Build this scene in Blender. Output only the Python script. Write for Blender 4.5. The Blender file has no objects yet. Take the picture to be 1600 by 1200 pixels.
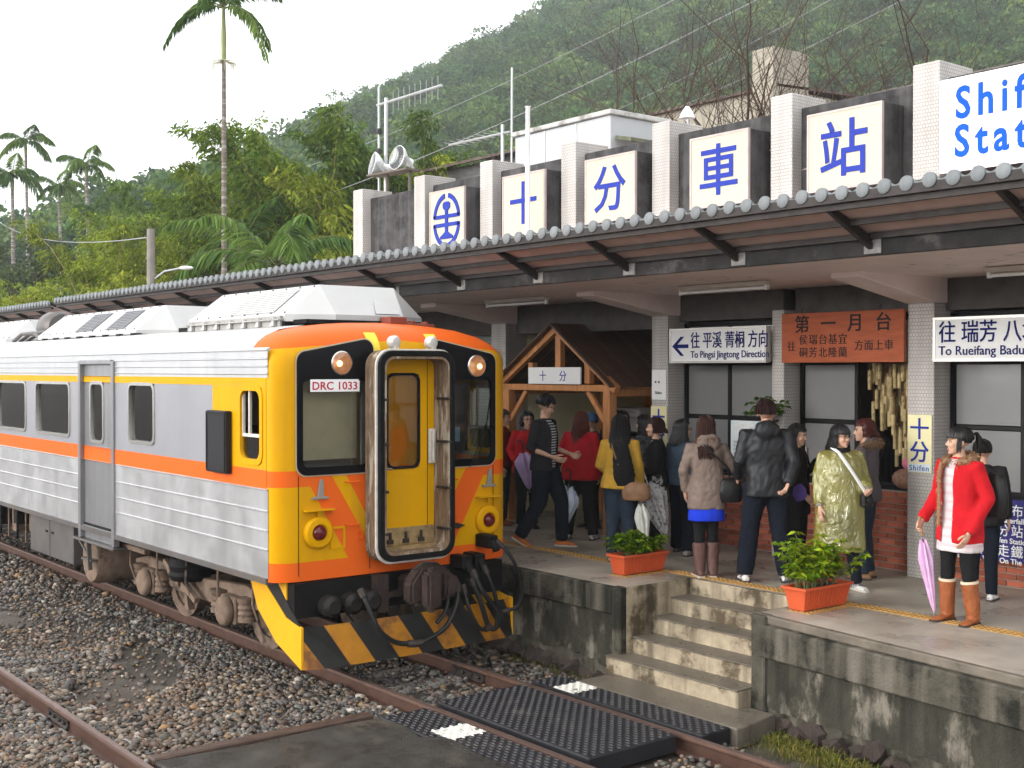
import bpy, bmesh, math, random
import numpy as np
from mathutils import Vector, Matrix, noise
R = math.radians
rng = random.Random(7)
SC = bpy.context.scene
COL = SC.collection
# ------------------------------------------------------------------ camera
cd = bpy.data.cameras.new('camera'); cam = bpy.data.objects.new('camera', cd); COL.objects.link(cam)
cd.sensor_width = 36.0; cd.lens = 36.0*1900/1600; cd.clip_end = 3000; cd.clip_start = 0.1
cam.location = (0, 0, 2.9)
cam.rotation_euler = (R(90)-math.atan(22/1900), 0, R(90-38.288))
SC.camera = cam
# ------------------------------------------------------------------ overcast sky
W = bpy.data.worlds.new('World'); SC.world = W; W.use_nodes = True
nt = W.node_tree; nt.nodes.clear()
sky = nt.nodes.new('ShaderNodeTexSky'); sky.sky_type = 'NISHITA'; sky.sun_disc = False
sky.sun_elevation = R(16); sky.sun_rotation = R(197); sky.air_density = 1.0; sky.dust_density = 4.0
hs = nt.nodes.new('ShaderNodeHueSaturation'); hs.inputs['Saturation'].default_value = 0.12
b1 = nt.nodes.new('ShaderNodeBackground'); b1.inputs['Strength'].default_value = 0.06
b2 = nt.nodes.new('ShaderNodeBackground'); b2.inputs['Color'].default_value = (0.95, 0.975, 1, 1); b2.inputs['Strength'].default_value = 1.0
ad = nt.nodes.new('ShaderNodeAddShader'); wo = nt.nodes.new('ShaderNodeOutputWorld')
nt.links.new(sky.outputs[0], hs.inputs['Color']); nt.links.new(hs.outputs[0], b1.inputs['Color'])
nt.links.new(b1.outputs[0], ad.inputs[0]); nt.links.new(b2.outputs[0], ad.inputs[1]); nt.links.new(ad.outputs[0], wo.inputs[0])
sl = bpy.data.lights.new('sun', 'SUN'); so = bpy.data.objects.new('sun', sl); COL.objects.link(so)
sl.energy = 0.95; sl.angle = R(45); sl.color = (1, 0.97, 0.92)
so.rotation_euler = Vector((0.30, 1.0, -0.30)).to_track_quat('-Z', 'Y').to_euler()
so.location = (0, 0, 30)
vs = SC.view_settings; vs.view_transform = 'Standard'; vs.look = 'None'; vs.gamma = 1; vs.exposure = 0.98
SC.render.engine = 'CYCLES'; SC.cycles.use_denoising = True; SC.cycles.max_bounces = 6
SC.cycles.transparent_max_bounces = 12; SC.cycles.volume_bounces = 1
# ------------------------------------------------------------------ helpers
MATS = {}
def M(name, col, rough=0.6, metal=0.0, var=0.12, scale=6.0, bump=0.0, bscale=60.0, col2=None, c2amt=(0.5, 0.65),
      stretch=(1, 1, 1), coat=0.0, rnd=0.0, spec=0.22, streak=None, rvar=0.0, sheen=0.0, trans=0.0, emit=None, attr=None):
    """procedural principled material: noise colour variation, optional second colour in patches, streaks, bump, per-object variation"""
    if name in MATS: return MATS[name]
    m = bpy.data.materials.new(name); MATS[name] = m; m.use_nodes = True
    n = m.node_tree.nodes; L = m.node_tree.links; p = n['Principled BSDF']
    def N(t, **k):
        x = n.new(t)
        for a, b in k.items(): setattr(x, a, b)
        return x
    tc = N('ShaderNodeTexCoord'); mp = N('ShaderNodeMapping'); mp.inputs['Scale'].default_value = stretch
    L.new(tc.outputs['Object'], mp.inputs['Vector'])
    ns = N('ShaderNodeTexNoise'); ns.inputs['Scale'].default_value = scale; ns.inputs['Detail'].default_value = 5; ns.inputs['Roughness'].default_value = 0.6
    L.new(mp.outputs[0], ns.inputs['Vector'])
    def mix(a, b, f, mode='MIX'):
        x = N('ShaderNodeMix', data_type='RGBA', blend_type=mode)
        for s, v in ((6, a), (7, b), (0, f)):
            if hasattr(v, 'links'): L.new(v, x.inputs[s])
            else: x.inputs[s].default_value = v if s == 0 else (*v, 1) if len(v) == 3 else v
        return x.outputs[2]
    base = col
    if attr:
        at = N('ShaderNodeAttribute', attribute_name=attr); base = at.outputs['Color']
    mr = N('ShaderNodeMapRange'); L.new(ns.outputs['Fac'], mr.inputs[0])
    mr.inputs[1].default_value = 0.25; mr.inputs[2].default_value = 0.75; mr.inputs[3].default_value = 1-var; mr.inputs[4].default_value = 1+var
    cb = N('ShaderNodeCombineColor')
    for i in range(3): L.new(mr.outputs[0], cb.inputs[i])
    c = mix(base, cb.outputs[0], 1.0, 'MULTIPLY')
    if col2:
        n2 = N('ShaderNodeTexNoise'); n2.inputs['Scale'].default_value = scale*0.45; n2.inputs['Detail'].default_value = 8; n2.inputs['Roughness'].default_value = 0.65
        L.new(mp.outputs[0], n2.inputs['Vector'])
        r2 = N('ShaderNodeMapRange'); r2.interpolation_type = 'SMOOTHSTEP'; L.new(n2.outputs['Fac'], r2.inputs[0])
        r2.inputs[1].default_value = c2amt[0]; r2.inputs[2].default_value = c2amt[1]
        c = mix(c, col2, r2.outputs[0])
    if streak:      # (colour, amount, scale): vertical runs of dirt
        m3 = N('ShaderNodeMapping'); m3.inputs['Scale'].default_value = (streak[2], streak[2], streak[2]*0.06); L.new(tc.outputs['Object'], m3.inputs['Vector'])
        n3 = N('ShaderNodeTexNoise'); n3.inputs['Scale'].default_value = 1; n3.inputs['Detail'].default_value = 6; L.new(m3.outputs[0], n3.inputs['Vector'])
        r3 = N('ShaderNodeMapRange'); L.new(n3.outputs['Fac'], r3.inputs[0]); r3.inputs[1].default_value = 0.48; r3.inputs[2].default_value = 0.72; r3.inputs[4].default_value = streak[1]
        c = mix(c, streak[0], r3.outputs[0])
    if rnd:
        oi = N('ShaderNodeObjectInfo'); hsv = N('ShaderNodeHueSaturation'); L.new(c, hsv.inputs['Color'])
        r4 = N('ShaderNodeMapRange'); L.new(oi.outputs['Random'], r4.inputs[0]); r4.inputs[3].default_value = 1-rnd; r4.inputs[4].default_value = 1+rnd
        L.new(r4.outputs[0], hsv.inputs['Value']); c = hsv.outputs[0]
    if hasattr(c, 'links'): L.new(c, p.inputs['Base Color'])
    p.inputs['Roughness'].default_value = rough; p.inputs['Metallic'].default_value = metal
    p.inputs['Specular IOR Level'].default_value = spec
    if rvar:
        r5 = N('ShaderNodeMapRange'); L.new(ns.outputs['Fac'], r5.inputs[0]); r5.inputs[1].default_value = 0.35; r5.inputs[2].default_value = 0.65
        r5.inputs[3].default_value = max(0.03, rough-rvar); r5.inputs[4].default_value = min(1, rough+rvar); L.new(r5.outputs[0], p.inputs['Roughness'])
    if coat: p.inputs['Coat Weight'].default_value = coat; p.inputs['Coat Roughness'].default_value = 0.08
    if sheen: p.inputs['Sheen Weight'].default_value = sheen
    if trans: p.inputs['Transmission Weight'].default_value = trans
    if emit: p.inputs['Emission Color'].default_value = (*emit[:3], 1); p.inputs['Emission Strength'].default_value = emit[3]
    if bump:
        nb = N('ShaderNodeTexNoise'); nb.inputs['Scale'].default_value = bscale; nb.inputs['Detail'].default_value = 4; L.new(mp.outputs[0], nb.inputs['Vector'])
        bp = N('ShaderNodeBump'); bp.inputs['Strength'].default_value = bump; bp.inputs['Distance'].default_value = 0.02
        L.new(nb.outputs['Fac'], bp.inputs['Height']); L.new(bp.outputs[0], p.inputs['Normal'])
    return m

class MB:
    """collects shapes in one mesh"""
    def __init__(s): s.v = []; s.f = []; s.m = []; s.mi = 0
    def add(s, vs, fs):
        k = len(s.v); s.v += [tuple(p) for p in vs]; s.f += [tuple(i+k for i in f) for f in fs]; s.m += [s.mi]*len(fs); return s
    def box(s, x0, x1, y0, y1, z0, z1, T=None):
        vs = [(x, y, z) for z in (z0, z1) for y in (y0, y1) for x in (x0, x1)]
        if T is not None: vs = [T @ Vector(p) for p in vs]
        return s.add(vs, [(0, 2, 3, 1), (4, 5, 7, 6), (0, 1, 5, 4), (2, 6, 7, 3), (0, 4, 6, 2), (1, 3, 7, 5)])
    def bar(s, a, b, w, h, up=(0, 0, 1)):
        """rectangular bar from a to b, w across, h along up"""
        a = Vector(a); b = Vector(b); t = (b-a).normalized(); u = Vector(up); sd = t.cross(u)
        if sd.length < 1e-4: sd = t.cross(Vector((1, 0, 0)))
        sd.normalize(); u = sd.cross(t); vs = []
        for p in (a, b):
            for i, j in ((-1, -1), (1, -1), (1, 1), (-1, 1)): vs.append(p+sd*w/2*i+u*h/2*j)
        return s.add(vs, [(0, 1, 2, 3), (7, 6, 5, 4), (0, 4, 5, 1), (1, 5, 6, 2), (2, 6, 7, 3), (3, 7, 4, 0)])
    def tube(s, pts, r, n=8, cap=True, ry=None):
        pts = [Vector(p) for p in pts]; k = len(pts)
        rs = r if isinstance(r, (list, tuple)) else [r]*k
        ry = rs if ry is None else ry if isinstance(ry, (list, tuple)) else [ry]*k
        vs = []; fs = []; pu = None
        for i, p in enumerate(pts):
            t = (pts[min(i+1, k-1)]-pts[max(i-1, 0)])
            t = t.normalized() if t.length > 1e-9 else Vector((0, 0, 1))
            if pu is None:
                pu = Vector((1, 0, 0)) if abs(t.x) < 0.9 else Vector((0, 1, 0))
            u = (pu-t*pu.dot(t)); u = u.normalized() if u.length > 1e-6 else t.orthogonal().normalized(); pu = u; w = t.cross(u)
            for j in range(n):
                a = 2*math.pi*j/n; vs.append(p+u*math.cos(a)*rs[i]+w*math.sin(a)*ry[i])
        for i in range(k-1):
            for j in range(n):
                j2 = (j+1) % n; fs.append((i*n+j, i*n+j2, (i+1)*n+j2, (i+1)*n+j))
        if cap: fs.append(tuple(range(n-1, -1, -1))); fs.append(tuple((k-1)*n+j for j in range(n)))
        return s.add(vs, fs)
    def lathe(s, prof, n=16, T=None):
        """prof = [(r, z)] spun about z, moved by matrix T"""
        vs = []; fs = []; k = len(prof)
        for r, z in prof:
            for j in range(n): vs.append(Vector((r*math.cos(2*math.pi*j/n), r*math.sin(2*math.pi*j/n), z)))
        for i in range(k-1):
            for j in range(n): j2 = (j+1) % n; fs.append((i*n+j, i*n+j2, (i+1)*n+j2, (i+1)*n+j))
        if prof[0][0] > 1e-5: fs.append(tuple(range(n-1, -1, -1)))
        if prof[-1][0] > 1e-5: fs.append(tuple((k-1)*n+j for j in range(n)))
        if T is not None: vs = [T @ v for v in vs]
        return s.add(vs, fs)
    def prism(s, poly, axis, a, b):
        """poly 2d in the plane across the axis, extruded from a to b"""
        def P(p, t): return {'x': (t, p[0], p[1]), 'y': (p[0], t, p[1]), 'z': (p[0], p[1], t)}[axis]
        n = len(poly); vs = [P(p, a) for p in poly]+[P(p, b) for p in poly]
        return s.add(vs, [tuple(range(n-1, -1, -1)), tuple(range(n, 2*n))]+[(i, (i+1) % n, n+(i+1) % n, n+i) for i in range(n)])
    def ring(s, outer, inner, axis, a, b):
        """frame between two outlines with the same number of points"""
        def P(p, t): return {'x': (t, p[0], p[1]), 'y': (p[0], t, p[1]), 'z': (p[0], p[1], t)}[axis]
        n = len(outer); vs = [P(p, t) for t in (a, b) for q in (outer, inner) for p in q]; fs = []
        for i in range(n):
            j = (i+1) % n
            fs += [(i, j, n+j, n+i), (2*n+i, 3*n+i, 3*n+j, 2*n+j), (i, 2*n+i, 2*n+j, j), (n+i, n+j, 3*n+j, 3*n+i)]
        return s.add(vs, fs)
    def ell(s, c, r, n=10, T=None):
        k = n//2+1; vs = []; fs = []
        for i in range(k+1):
            th = math.pi*i/k
            for j in range(n):
                a = 2*math.pi*j/n; q = Vector((r[0]*math.sin(th)*math.cos(a), r[1]*math.sin(th)*math.sin(a), r[2]*math.cos(th)))
                vs.append((T @ q if T is not None else q)+Vector(c))
        for i in range(k):
            for j in range(n): j2 = (j+1) % n; fs.append((i*n+j, (i+1)*n+j, (i+1)*n+j2, i*n+j2))
        return s.add(vs, fs)
    def mesh(s, name, mats, bev=0, smooth=35, seg=1):
        me = bpy.data.meshes.new(name); me.from_pydata(s.v, [], s.f)
        mats = mats if isinstance(mats, (list, tuple)) else [mats]
        for m in mats: me.materials.append(m)
        if len(mats) > 1: me.polygons.foreach_set('material_index', s.m)
        bm = bmesh.new(); bm.from_mesh(me)
        bmesh.ops.remove_doubles(bm, verts=bm.verts, dist=1e-5) if bev or smooth else None
        bmesh.ops.recalc_face_normals(bm, faces=bm.faces)
        if bev:
            ed = [e for e in bm.edges if len(e.link_faces) == 2 and e.calc_face_angle() > R(38)]
            bmesh.ops.bevel(bm, geom=ed, offset=bev, segments=seg, affect='EDGES', clamp_overlap=True)
        bm.to_mesh(me); bm.free()
        if smooth:
            me.polygons.foreach_set('use_smooth', [True]*len(me.polygons)); me.set_sharp_from_angle(angle=R(smooth))
        me.update(); return me
    def build(s, name, mats, parent=None, **k):
        return link(name, s.mesh(name, mats, **k), parent)
def link(name, me, parent=None):
    o = bpy.data.objects.new(name, me); COL.objects.link(o)
    if parent is not None:
        o.parent = parent
        if parent.get('_w'): o.matrix_parent_inverse = Matrix.Translation(-Vector(parent.location))
        elif parent.parent is not None and parent.parent.get('_w'): pass
    return o
def tag(o, label=None, cat=None, group=None, kind=None):
    for k, v in (('label', label), ('category', cat), ('group', group), ('kind', kind)):
        if v: o[k] = v
    return o
def thing(name, label, cat, loc=(0, 0, 0), rotz=0.0, group=None, world=False):
    """Empty at the base of a thing; world=True: its parts are given in world coordinates"""
    o = bpy.data.objects.new(name, None); COL.objects.link(o); o.location = loc; o.rotation_euler = (0, 0, rotz); o.empty_display_size = 0.2
    if world: o['_w'] = 1
    return tag(o, label, cat, group)
def copy_tree(o, parent=None):
    c = o.copy(); COL.objects.link(c); c.parent = parent
    if parent is not None: c.matrix_parent_inverse = o.matrix_parent_inverse.copy()
    for ch in list(o.children): copy_tree(ch, c)
    return c
def rrect(a0, a1, b0, b1, r, n=5, slant=0):
    """rounded rectangle outline; slant lifts the a1 side of the top"""
    out = []
    for ca, cb, st in ((a1-r, b0+r, -90), (a1-r, b1+slant-r, 0), (a0+r, b1-r, 90), (a0+r, b0+r, 180)):
        for i in range(n+1):
            t = R(st+90*i/n); out.append((ca+r*math.cos(t), cb+r*math.sin(t)))
    return out
def text(body, size, mat, T, parent, name='lettering', bold=0.0, align='LEFT', ext=0.002, xs=1.0, spacing=1.0):
    c = bpy.data.curves.new('txt', 'FONT'); c.body = body; c.size = size; c.extrude = ext; c.offset = bold; c.align_x = align; c.resolution_u = 3; c.space_character = spacing
    o = bpy.data.objects.new('txt', c); COL.objects.link(o)
    bpy.context.view_layer.update()
    me = bpy.data.meshes.new_from_object(o.evaluated_get(bpy.context.evaluated_depsgraph_get()))
    bpy.data.objects.remove(o); bpy.data.curves.remove(c)
    me.transform(T @ Matrix.Diagonal((xs, 1, 1, 1))); me.materials.clear(); me.materials.append(mat); me.name = name
    return link(name, me, parent)
# text facing -Y (towards the tracks), reading along +X, origin at p
def TY(x, y, z): return Matrix.Translation((x, y, z)) @ Matrix.Rotation(R(90), 4, 'X')
# text facing +X, reading along +Y
def TX(x, y, z): return Matrix.Translation((x, y, z)) @ Matrix.Rotation(R(90), 4, 'Z') @ Matrix.Rotation(R(90), 4, 'X')
def nz(x, y=0.0, z=0.0): return noise.noise(Vector((x, y, z)))
def wall_holes(mb, x0, x1, z0, z1, y, depth, holes, T=None):
    """wall in the plane y with openings (x0,x1,z0,z1) and reveals going back by depth"""
    xs = sorted({x0, x1, *[h[0] for h in holes], *[h[1] for h in holes]}); zs = sorted({z0, z1, *[h[2] for h in holes], *[h[3] for h in holes]})
    def inh(x, z): return any(h[0] < x < h[1] and h[2] < z < h[3] for h in holes)
    for i in range(len(xs)-1):
        for j in range(len(zs)-1):
            if not inh((xs[i]+xs[i+1])/2, (zs[j]+zs[j+1])/2):
                mb.add([(xs[i], y, zs[j]), (xs[i+1], y, zs[j]), (xs[i+1], y, zs[j+1]), (xs[i], y, zs[j+1])], [(0, 1, 2, 3)])
    for a, b, c, d in holes:
        e = y+depth
        mb.add([(a, y, c), (b, y, c), (b, y, d), (a, y, d), (a, e, c), (b, e, c), (b, e, d), (a, e, d)], [(0, 4, 5, 1), (1, 5, 6, 2), (2, 6, 7, 3), (3, 7, 4, 0)])
# ------------------------------------------------------------------ materials of the place
mSoil = M('soil', (0.075, 0.062, 0.050), 0.75, var=0.35, scale=3, bump=0.6, bscale=25, col2=(0.125, 0.11, 0.092), rvar=0.2)
mAsph = M('asphalt', (0.040, 0.036, 0.031), 0.45, var=0.45, scale=3, bump=0.7, bscale=160, col2=(0.10, 0.085, 0.066), c2amt=(0.48, 0.68), rvar=0.3)
mConc = M('platform_concrete', (0.35, 0.305, 0.25), 0.42, var=0.3, scale=1.5, bump=0.12, bscale=90, col2=(0.19, 0.16, 0.125), c2amt=(0.47, 0.66), rvar=0.24)
mWall = M('stained_concrete', (0.062, 0.055, 0.041), 0.8, var=0.45, scale=5, bump=0.5, bscale=45, col2=(0.014, 0.014, 0.010), c2amt=(0.44, 0.58), streak=((0.20, 0.175, 0.14), 0.6, 6.0))
mMoss = M('mossy_plaster', (0.040, 0.037, 0.027), 0.85, var=0.5, scale=6, bump=0.5, bscale=60, col2=(0.20, 0.175, 0.14), c2amt=(0.52, 0.68), stretch=(1.5, 1.5, 0.7), streak=((0.012, 0.013, 0.009), 0.85, 7.0))
mPatch = M('bare_plaster', (0.155, 0.135, 0.11), 0.85, var=0.35, scale=9, bump=0.4, bscale=80, col2=(0.11, 0.10, 0.08), c2amt=(0.5, 0.66))
mStep = M('step_concrete', (0.36, 0.295, 0.205), 0.62, var=0.3, scale=6, bump=0.3, bscale=70, col2=(0.085, 0.062, 0.036), c2amt=(0.47, 0.62), streak=((0.05, 0.042, 0.028), 0.85, 6.0))
mTread = M('wet_tread', (0.135, 0.115, 0.09), 0.38, var=0.4, scale=5, bump=0.2, bscale=70, rvar=0.15)
mRail = M('rusty_rail', (0.085, 0.045, 0.032), 0.5, 0.3, var=0.3, scale=9, bump=0.2, bscale=70)
mRailTop = M('worn_rail_head', (0.20, 0.14, 0.12), 0.35, 0.6, var=0.2, scale=12)
mIron = M('dark_iron', (0.045, 0.036, 0.032), 0.55, 0.4, var=0.35, scale=12, bump=0.3)
mSleep = M('concrete_sleeper', (0.32, 0.30, 0.27), 0.6, var=0.2, scale=7, bump=0.2)
mRub = M('black_rubber_mat', (0.016, 0.016, 0.019), 0.42, var=0.3, scale=6, bump=0.15, bscale=120, col2=(0.06, 0.056, 0.052), c2amt=(0.55, 0.75), spec=0.3)
mWPaint = M('worn_white_paint', (0.62, 0.60, 0.54), 0.6, var=0.2, scale=14, col2=(0.10, 0.09, 0.085), c2amt=(0.56, 0.62))
mOchre = M('ochre_tactile', (0.42, 0.235, 0.07), 0.55, var=0.25, scale=7, col2=(0.33, 0.21, 0.09), c2amt=(0.5, 0.7))
mRock = M('rubble_stone', (0.060, 0.045, 0.038), 0.8, var=0.4, scale=9, bump=0.6, bscale=30, rnd=0.3)
mGrass = M('grass_blade', (0.10, 0.15, 0.03), 0.6, var=0.3, scale=3, col2=(0.24, 0.20, 0.08), c2amt=(0.5, 0.6))
mTile = M('mosaic_tile', (0.53, 0.50, 0.47), 0.4, var=0.16, scale=3, streak=((0.30, 0.275, 0.25), 0.5, 7.0))
mBlack = M('black_mould_wall', (0.058, 0.055, 0.056), 0.85, var=0.5, scale=5, bump=0.4, bscale=50, streak=((0.15, 0.145, 0.14), 0.5, 6.0), col2=(0.022, 0.021, 0.021), c2amt=(0.48, 0.68))
mSof = M('peeling_soffit', (0.82, 0.69, 0.64), 0.75, var=0.10, scale=2.5, bump=0.1, bscale=40)
mPanel = M('canopy_board', (0.56, 0.40, 0.355), 0.7, var=0.15, scale=4)
mDarkSt = M('dark_steel', (0.040, 0.034, 0.032), 0.55, 0.2, var=0.35, scale=8)
mRoofT = M('grey_roof_tile', (0.18, 0.19, 0.195), 0.55, var=0.25, scale=9, rnd=0.10)
mBrick = M('red_brick', (0.31, 0.083, 0.045), 0.7, var=0.25, scale=14, bump=0.3, bscale=120, rnd=0.32)
mMort = M('mortar', (0.30, 0.255, 0.215), 0.85, var=0.2, scale=20)
mFrame = M('black_window_frame', (0.010, 0.010, 0.011), 0.45, var=0.1, spec=0.15)
mFrost = M('frosted_glass', (0.19, 0.19, 0.19), 0.28, var=0.08, scale=2, coat=0.5)
mLint = M('dark_lintel', (0.105, 0.095, 0.088), 0.85, var=0.3, scale=5, bump=0.5, bscale=140)
mGrnW = M('hall_mosaic', (0.30, 0.325, 0.30), 0.6, var=0.15, scale=40)
mYelW = M('hall_cream_wall', (0.80, 0.76, 0.50), 0.7, var=0.08, scale=3)
mWood = M('varnished_wood', (0.50, 0.22, 0.085), 0.4, var=0.25, scale=5, stretch=(4, 4, 0.7), coat=0.2, rnd=0.08)
mDkWood = M('dark_roof_plank', (0.095, 0.052, 0.036), 0.4, var=0.3, scale=5, rnd=0.2, coat=0.15)
mWhite = M('white_sign', (0.80, 0.80, 0.79), 0.4, var=0.03, scale=3)
mCream = M('cream_sign', (0.50, 0.465, 0.355), 0.42, var=0.05, scale=3, streak=((0.56, 0.50, 0.36), 0.5, 7.0))
mBlue = M('blue_letter', (0.030, 0.048, 0.30), 0.6, spec=0.05, var=0.06)
mBlue2 = M('bright_blue_letter', (0.010, 0.085, 0.46), 0.6, spec=0.05, var=0.06)
mNavy = M('navy_letter', (0.012, 0.018, 0.13), 0.6, spec=0.05, var=0.05)
mInk = M('black_letter', (0.02, 0.012, 0.012), 0.6)
mAlu = M('aluminium_trim', (0.55, 0.53, 0.50), 0.35, 0.7, var=0.1)
def bump_tiles(m, sx, sy, w=0.08, dark=(0.20, 0.18, 0.17)):
    """small mosaic: offset grid of tiles with recessed grout, on vertical faces"""
    n = m.node_tree.nodes; L = m.node_tree.links; p = n['Principled BSDF']
    tc = n.new('ShaderNodeTexCoord'); sp = n.new('ShaderNodeSeparateXYZ'); L.new(tc.outputs['Object'], sp.inputs[0])
    a = n.new('ShaderNodeMath'); a.operation = 'ADD'; L.new(sp.outputs[0], a.inputs[0]); L.new(sp.outputs[1], a.inputs[1])
    cb = n.new('ShaderNodeCombineXYZ'); L.new(a.outputs[0], cb.inputs[0]); L.new(sp.outputs[2], cb.inputs[1])
    bt = n.new('ShaderNodeTexBrick'); bt.inputs['Scale'].default_value = 1; bt.inputs['Brick Width'].default_value = sx; bt.inputs['Row Height'].default_value = sy
    bt.inputs['Mortar Size'].default_value = w*sx; bt.inputs['Mortar Smooth'].default_value = 0.4; bt.inputs['Bias'].default_value = 0
    L.new(cb.outputs[0], bt.inputs['Vector'])
    src = p.inputs['Base Color'].links[0].from_socket
    mx = n.new('ShaderNodeMix'); mx.data_type = 'RGBA'; L.new(bt.outputs['Fac'], mx.inputs[0]); L.new(src, mx.inputs[6]); mx.inputs[7].default_value = (*dark, 1); L.new(mx.outputs[2], p.inputs['Base Color'])
    bp = n.new('ShaderNodeBump'); bp.invert = True; bp.inputs['Strength'].default_value = 0.6; bp.inputs['Distance'].default_value = 0.01; L.new(bt.outputs['Fac'], bp.inputs['Height']); L.new(bp.outputs[0], p.inputs['Normal'])
bump_tiles(mTile, 0.036, 0.036, 0.11, (0.33, 0.305, 0.29)); bump_tiles(mGrnW, 0.05, 0.05, 0.1, (0.16, 0.17, 0.16))
# ------------------------------------------------------------------ ground sheet
def hill_h(x, y):
    """foot of the valley behind the station, then the forested hill"""
    d = -x*0.785+y*0.62; r = x*0.62+y*0.785      # away from / across the view
    t = min(1, max(0, (d-75)/370)); t = t*t*(3-2*t)
    h = min(235, max(3, 101+0.56*r if r > -50 else 73+2.2*(r+50)))*t
    k = min(1, max(0, (y-17)/14)); k = k*k*(3-2*k)
    h += 4.0*k*min(1, max(0, (x+95)/40))
    return (h + 4*nz(x*0.02, y*0.02, 3)*t + 1.0*nz(x*0.08, y*0.08, 5))*k
gm = MB(); xs = list(np.arange(-640, -60, 20))+list(np.arange(-60, 21, 4))+[40, 80, 160, 300, 500]; ys = [-400, -200, -100, -40]+list(np.arange(-10, 60, 3.5))+list(np.arange(60, 620, 20))
for y in ys:
    for x in xs:
        gm.v.append((float(x), float(y), -0.175+hill_h(x, y) if y > 16 else -0.175))
nx = len(xs)
for j in range(len(ys)-1):
    for i in range(nx-1): gm.f.append((j*nx+i, j*nx+i+1, (j+1)*nx+i+1, (j+1)*nx+i))
gm.m = [0]*len(gm.f)
tag(gm.build('ground', mSoil, smooth=60), kind='structure')
# ------------------------------------------------------------------ tracks
RAILP = [(-0.066, -0.155), (0.066, -0.155), (0.066, -0.142), (0.012, -0.125), (0.010, -0.045), (0.033, -0.032), (0.033, -0.012), (0.026, -0.0015), (-0.026, -0.0015), (-0.033, -0.012), (-0.033, -0.032), (-0.010, -0.045), (-0.012, -0.125), (-0.066, -0.142)]
def track(yl, yr, label, sleepers, joints):
    t = thing('railway_track', label, 'track', (-12, (yl+yr)/2, -0.16), world=True)
    for yc in (yl, yr):
        m = MB(); m.prism([(yc+a, b) for a, b in RAILP], 'x', -70, 3); rl = m.build('rail', mRail, t, bev=0)
        m = MB(); m.box(-70, 3, yc-0.024, yc+0.024, -0.0014, 0.0005); m.build('worn_head', mRailTop, rl)
    sm = MB(); sm.prism([(-0.11, -0.2), (0.11, -0.2), (0.09, -0.132), (-0.09, -0.132)], 'y', (yl+yr)/2-0.98, (yl+yr)/2+0.98); sme = sm.mesh('sleeper', mSleep, bev=0.012)
    cl = MB()
    for s in (1,): cl.box(-0.06, 0.06, s*0.085-0.03, s*0.085+0.03, -0.145, -0.122); cl.tube([(0, s*0.09, -0.125), (0, s*0.09, -0.085)], 0.014, 6); cl.lathe([(0.024, -0.115), (0.024, -0.1), (0.012, -0.096)], 6, Matrix.Translation((0, s*0.09, 0)))
    cme = cl.mesh('rail_clip', mIron)
    x = -26.0
    while x < -2:
        if sleepers(x):
            o = link('sleeper', sme, t); o.matrix_parent_inverse = Matrix.Translation(-Vector(t.location)); o.location = (x, 0, 0)
            for yc in (yl, yr):
                c = link('rail_clip', cme, t); c.location = (x, yc, 0)
        x += 0.58
    for jx, jy in joints:
        f = MB(); 
        for s in (-1, 1): f.prism([(jy+s*0.012, -0.115), (jy+s*0.045, -0.12), (jy+s*0.04, -0.1), (jy+s*0.026, -0.09), (jy+s*0.026, -0.06), (jy+s*0.034, -0.05), (jy+s*0.012, -0.045)], 'x', jx-0.26, jx+0.26)
        fp = f.build('joint_bar', mIron, t, bev=0.003)
        b = MB()
        for k in (-0.19, -0.07, 0.07, 0.19):
            for s in (-1, 1): b.lathe([(0.017, 0.02), (0.017, 0.045), (0.008, 0.05)], 6, Matrix.Translation((jx+k, jy, -0.075)) @ Matrix.Rotation(R(-90*s), 4, 'X'))
        b.build('bolt', mIron, fp)
    return t
track(5.93, 7.05, 'rusty railway track under the railcar beside the platform', lambda x: x < -8.9, [(-9.6, 7.05)])
track(2.30, 3.40, 'rusty railway track in the left foreground of the gravel', lambda x: True, [(-10.55, 3.40)])
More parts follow.
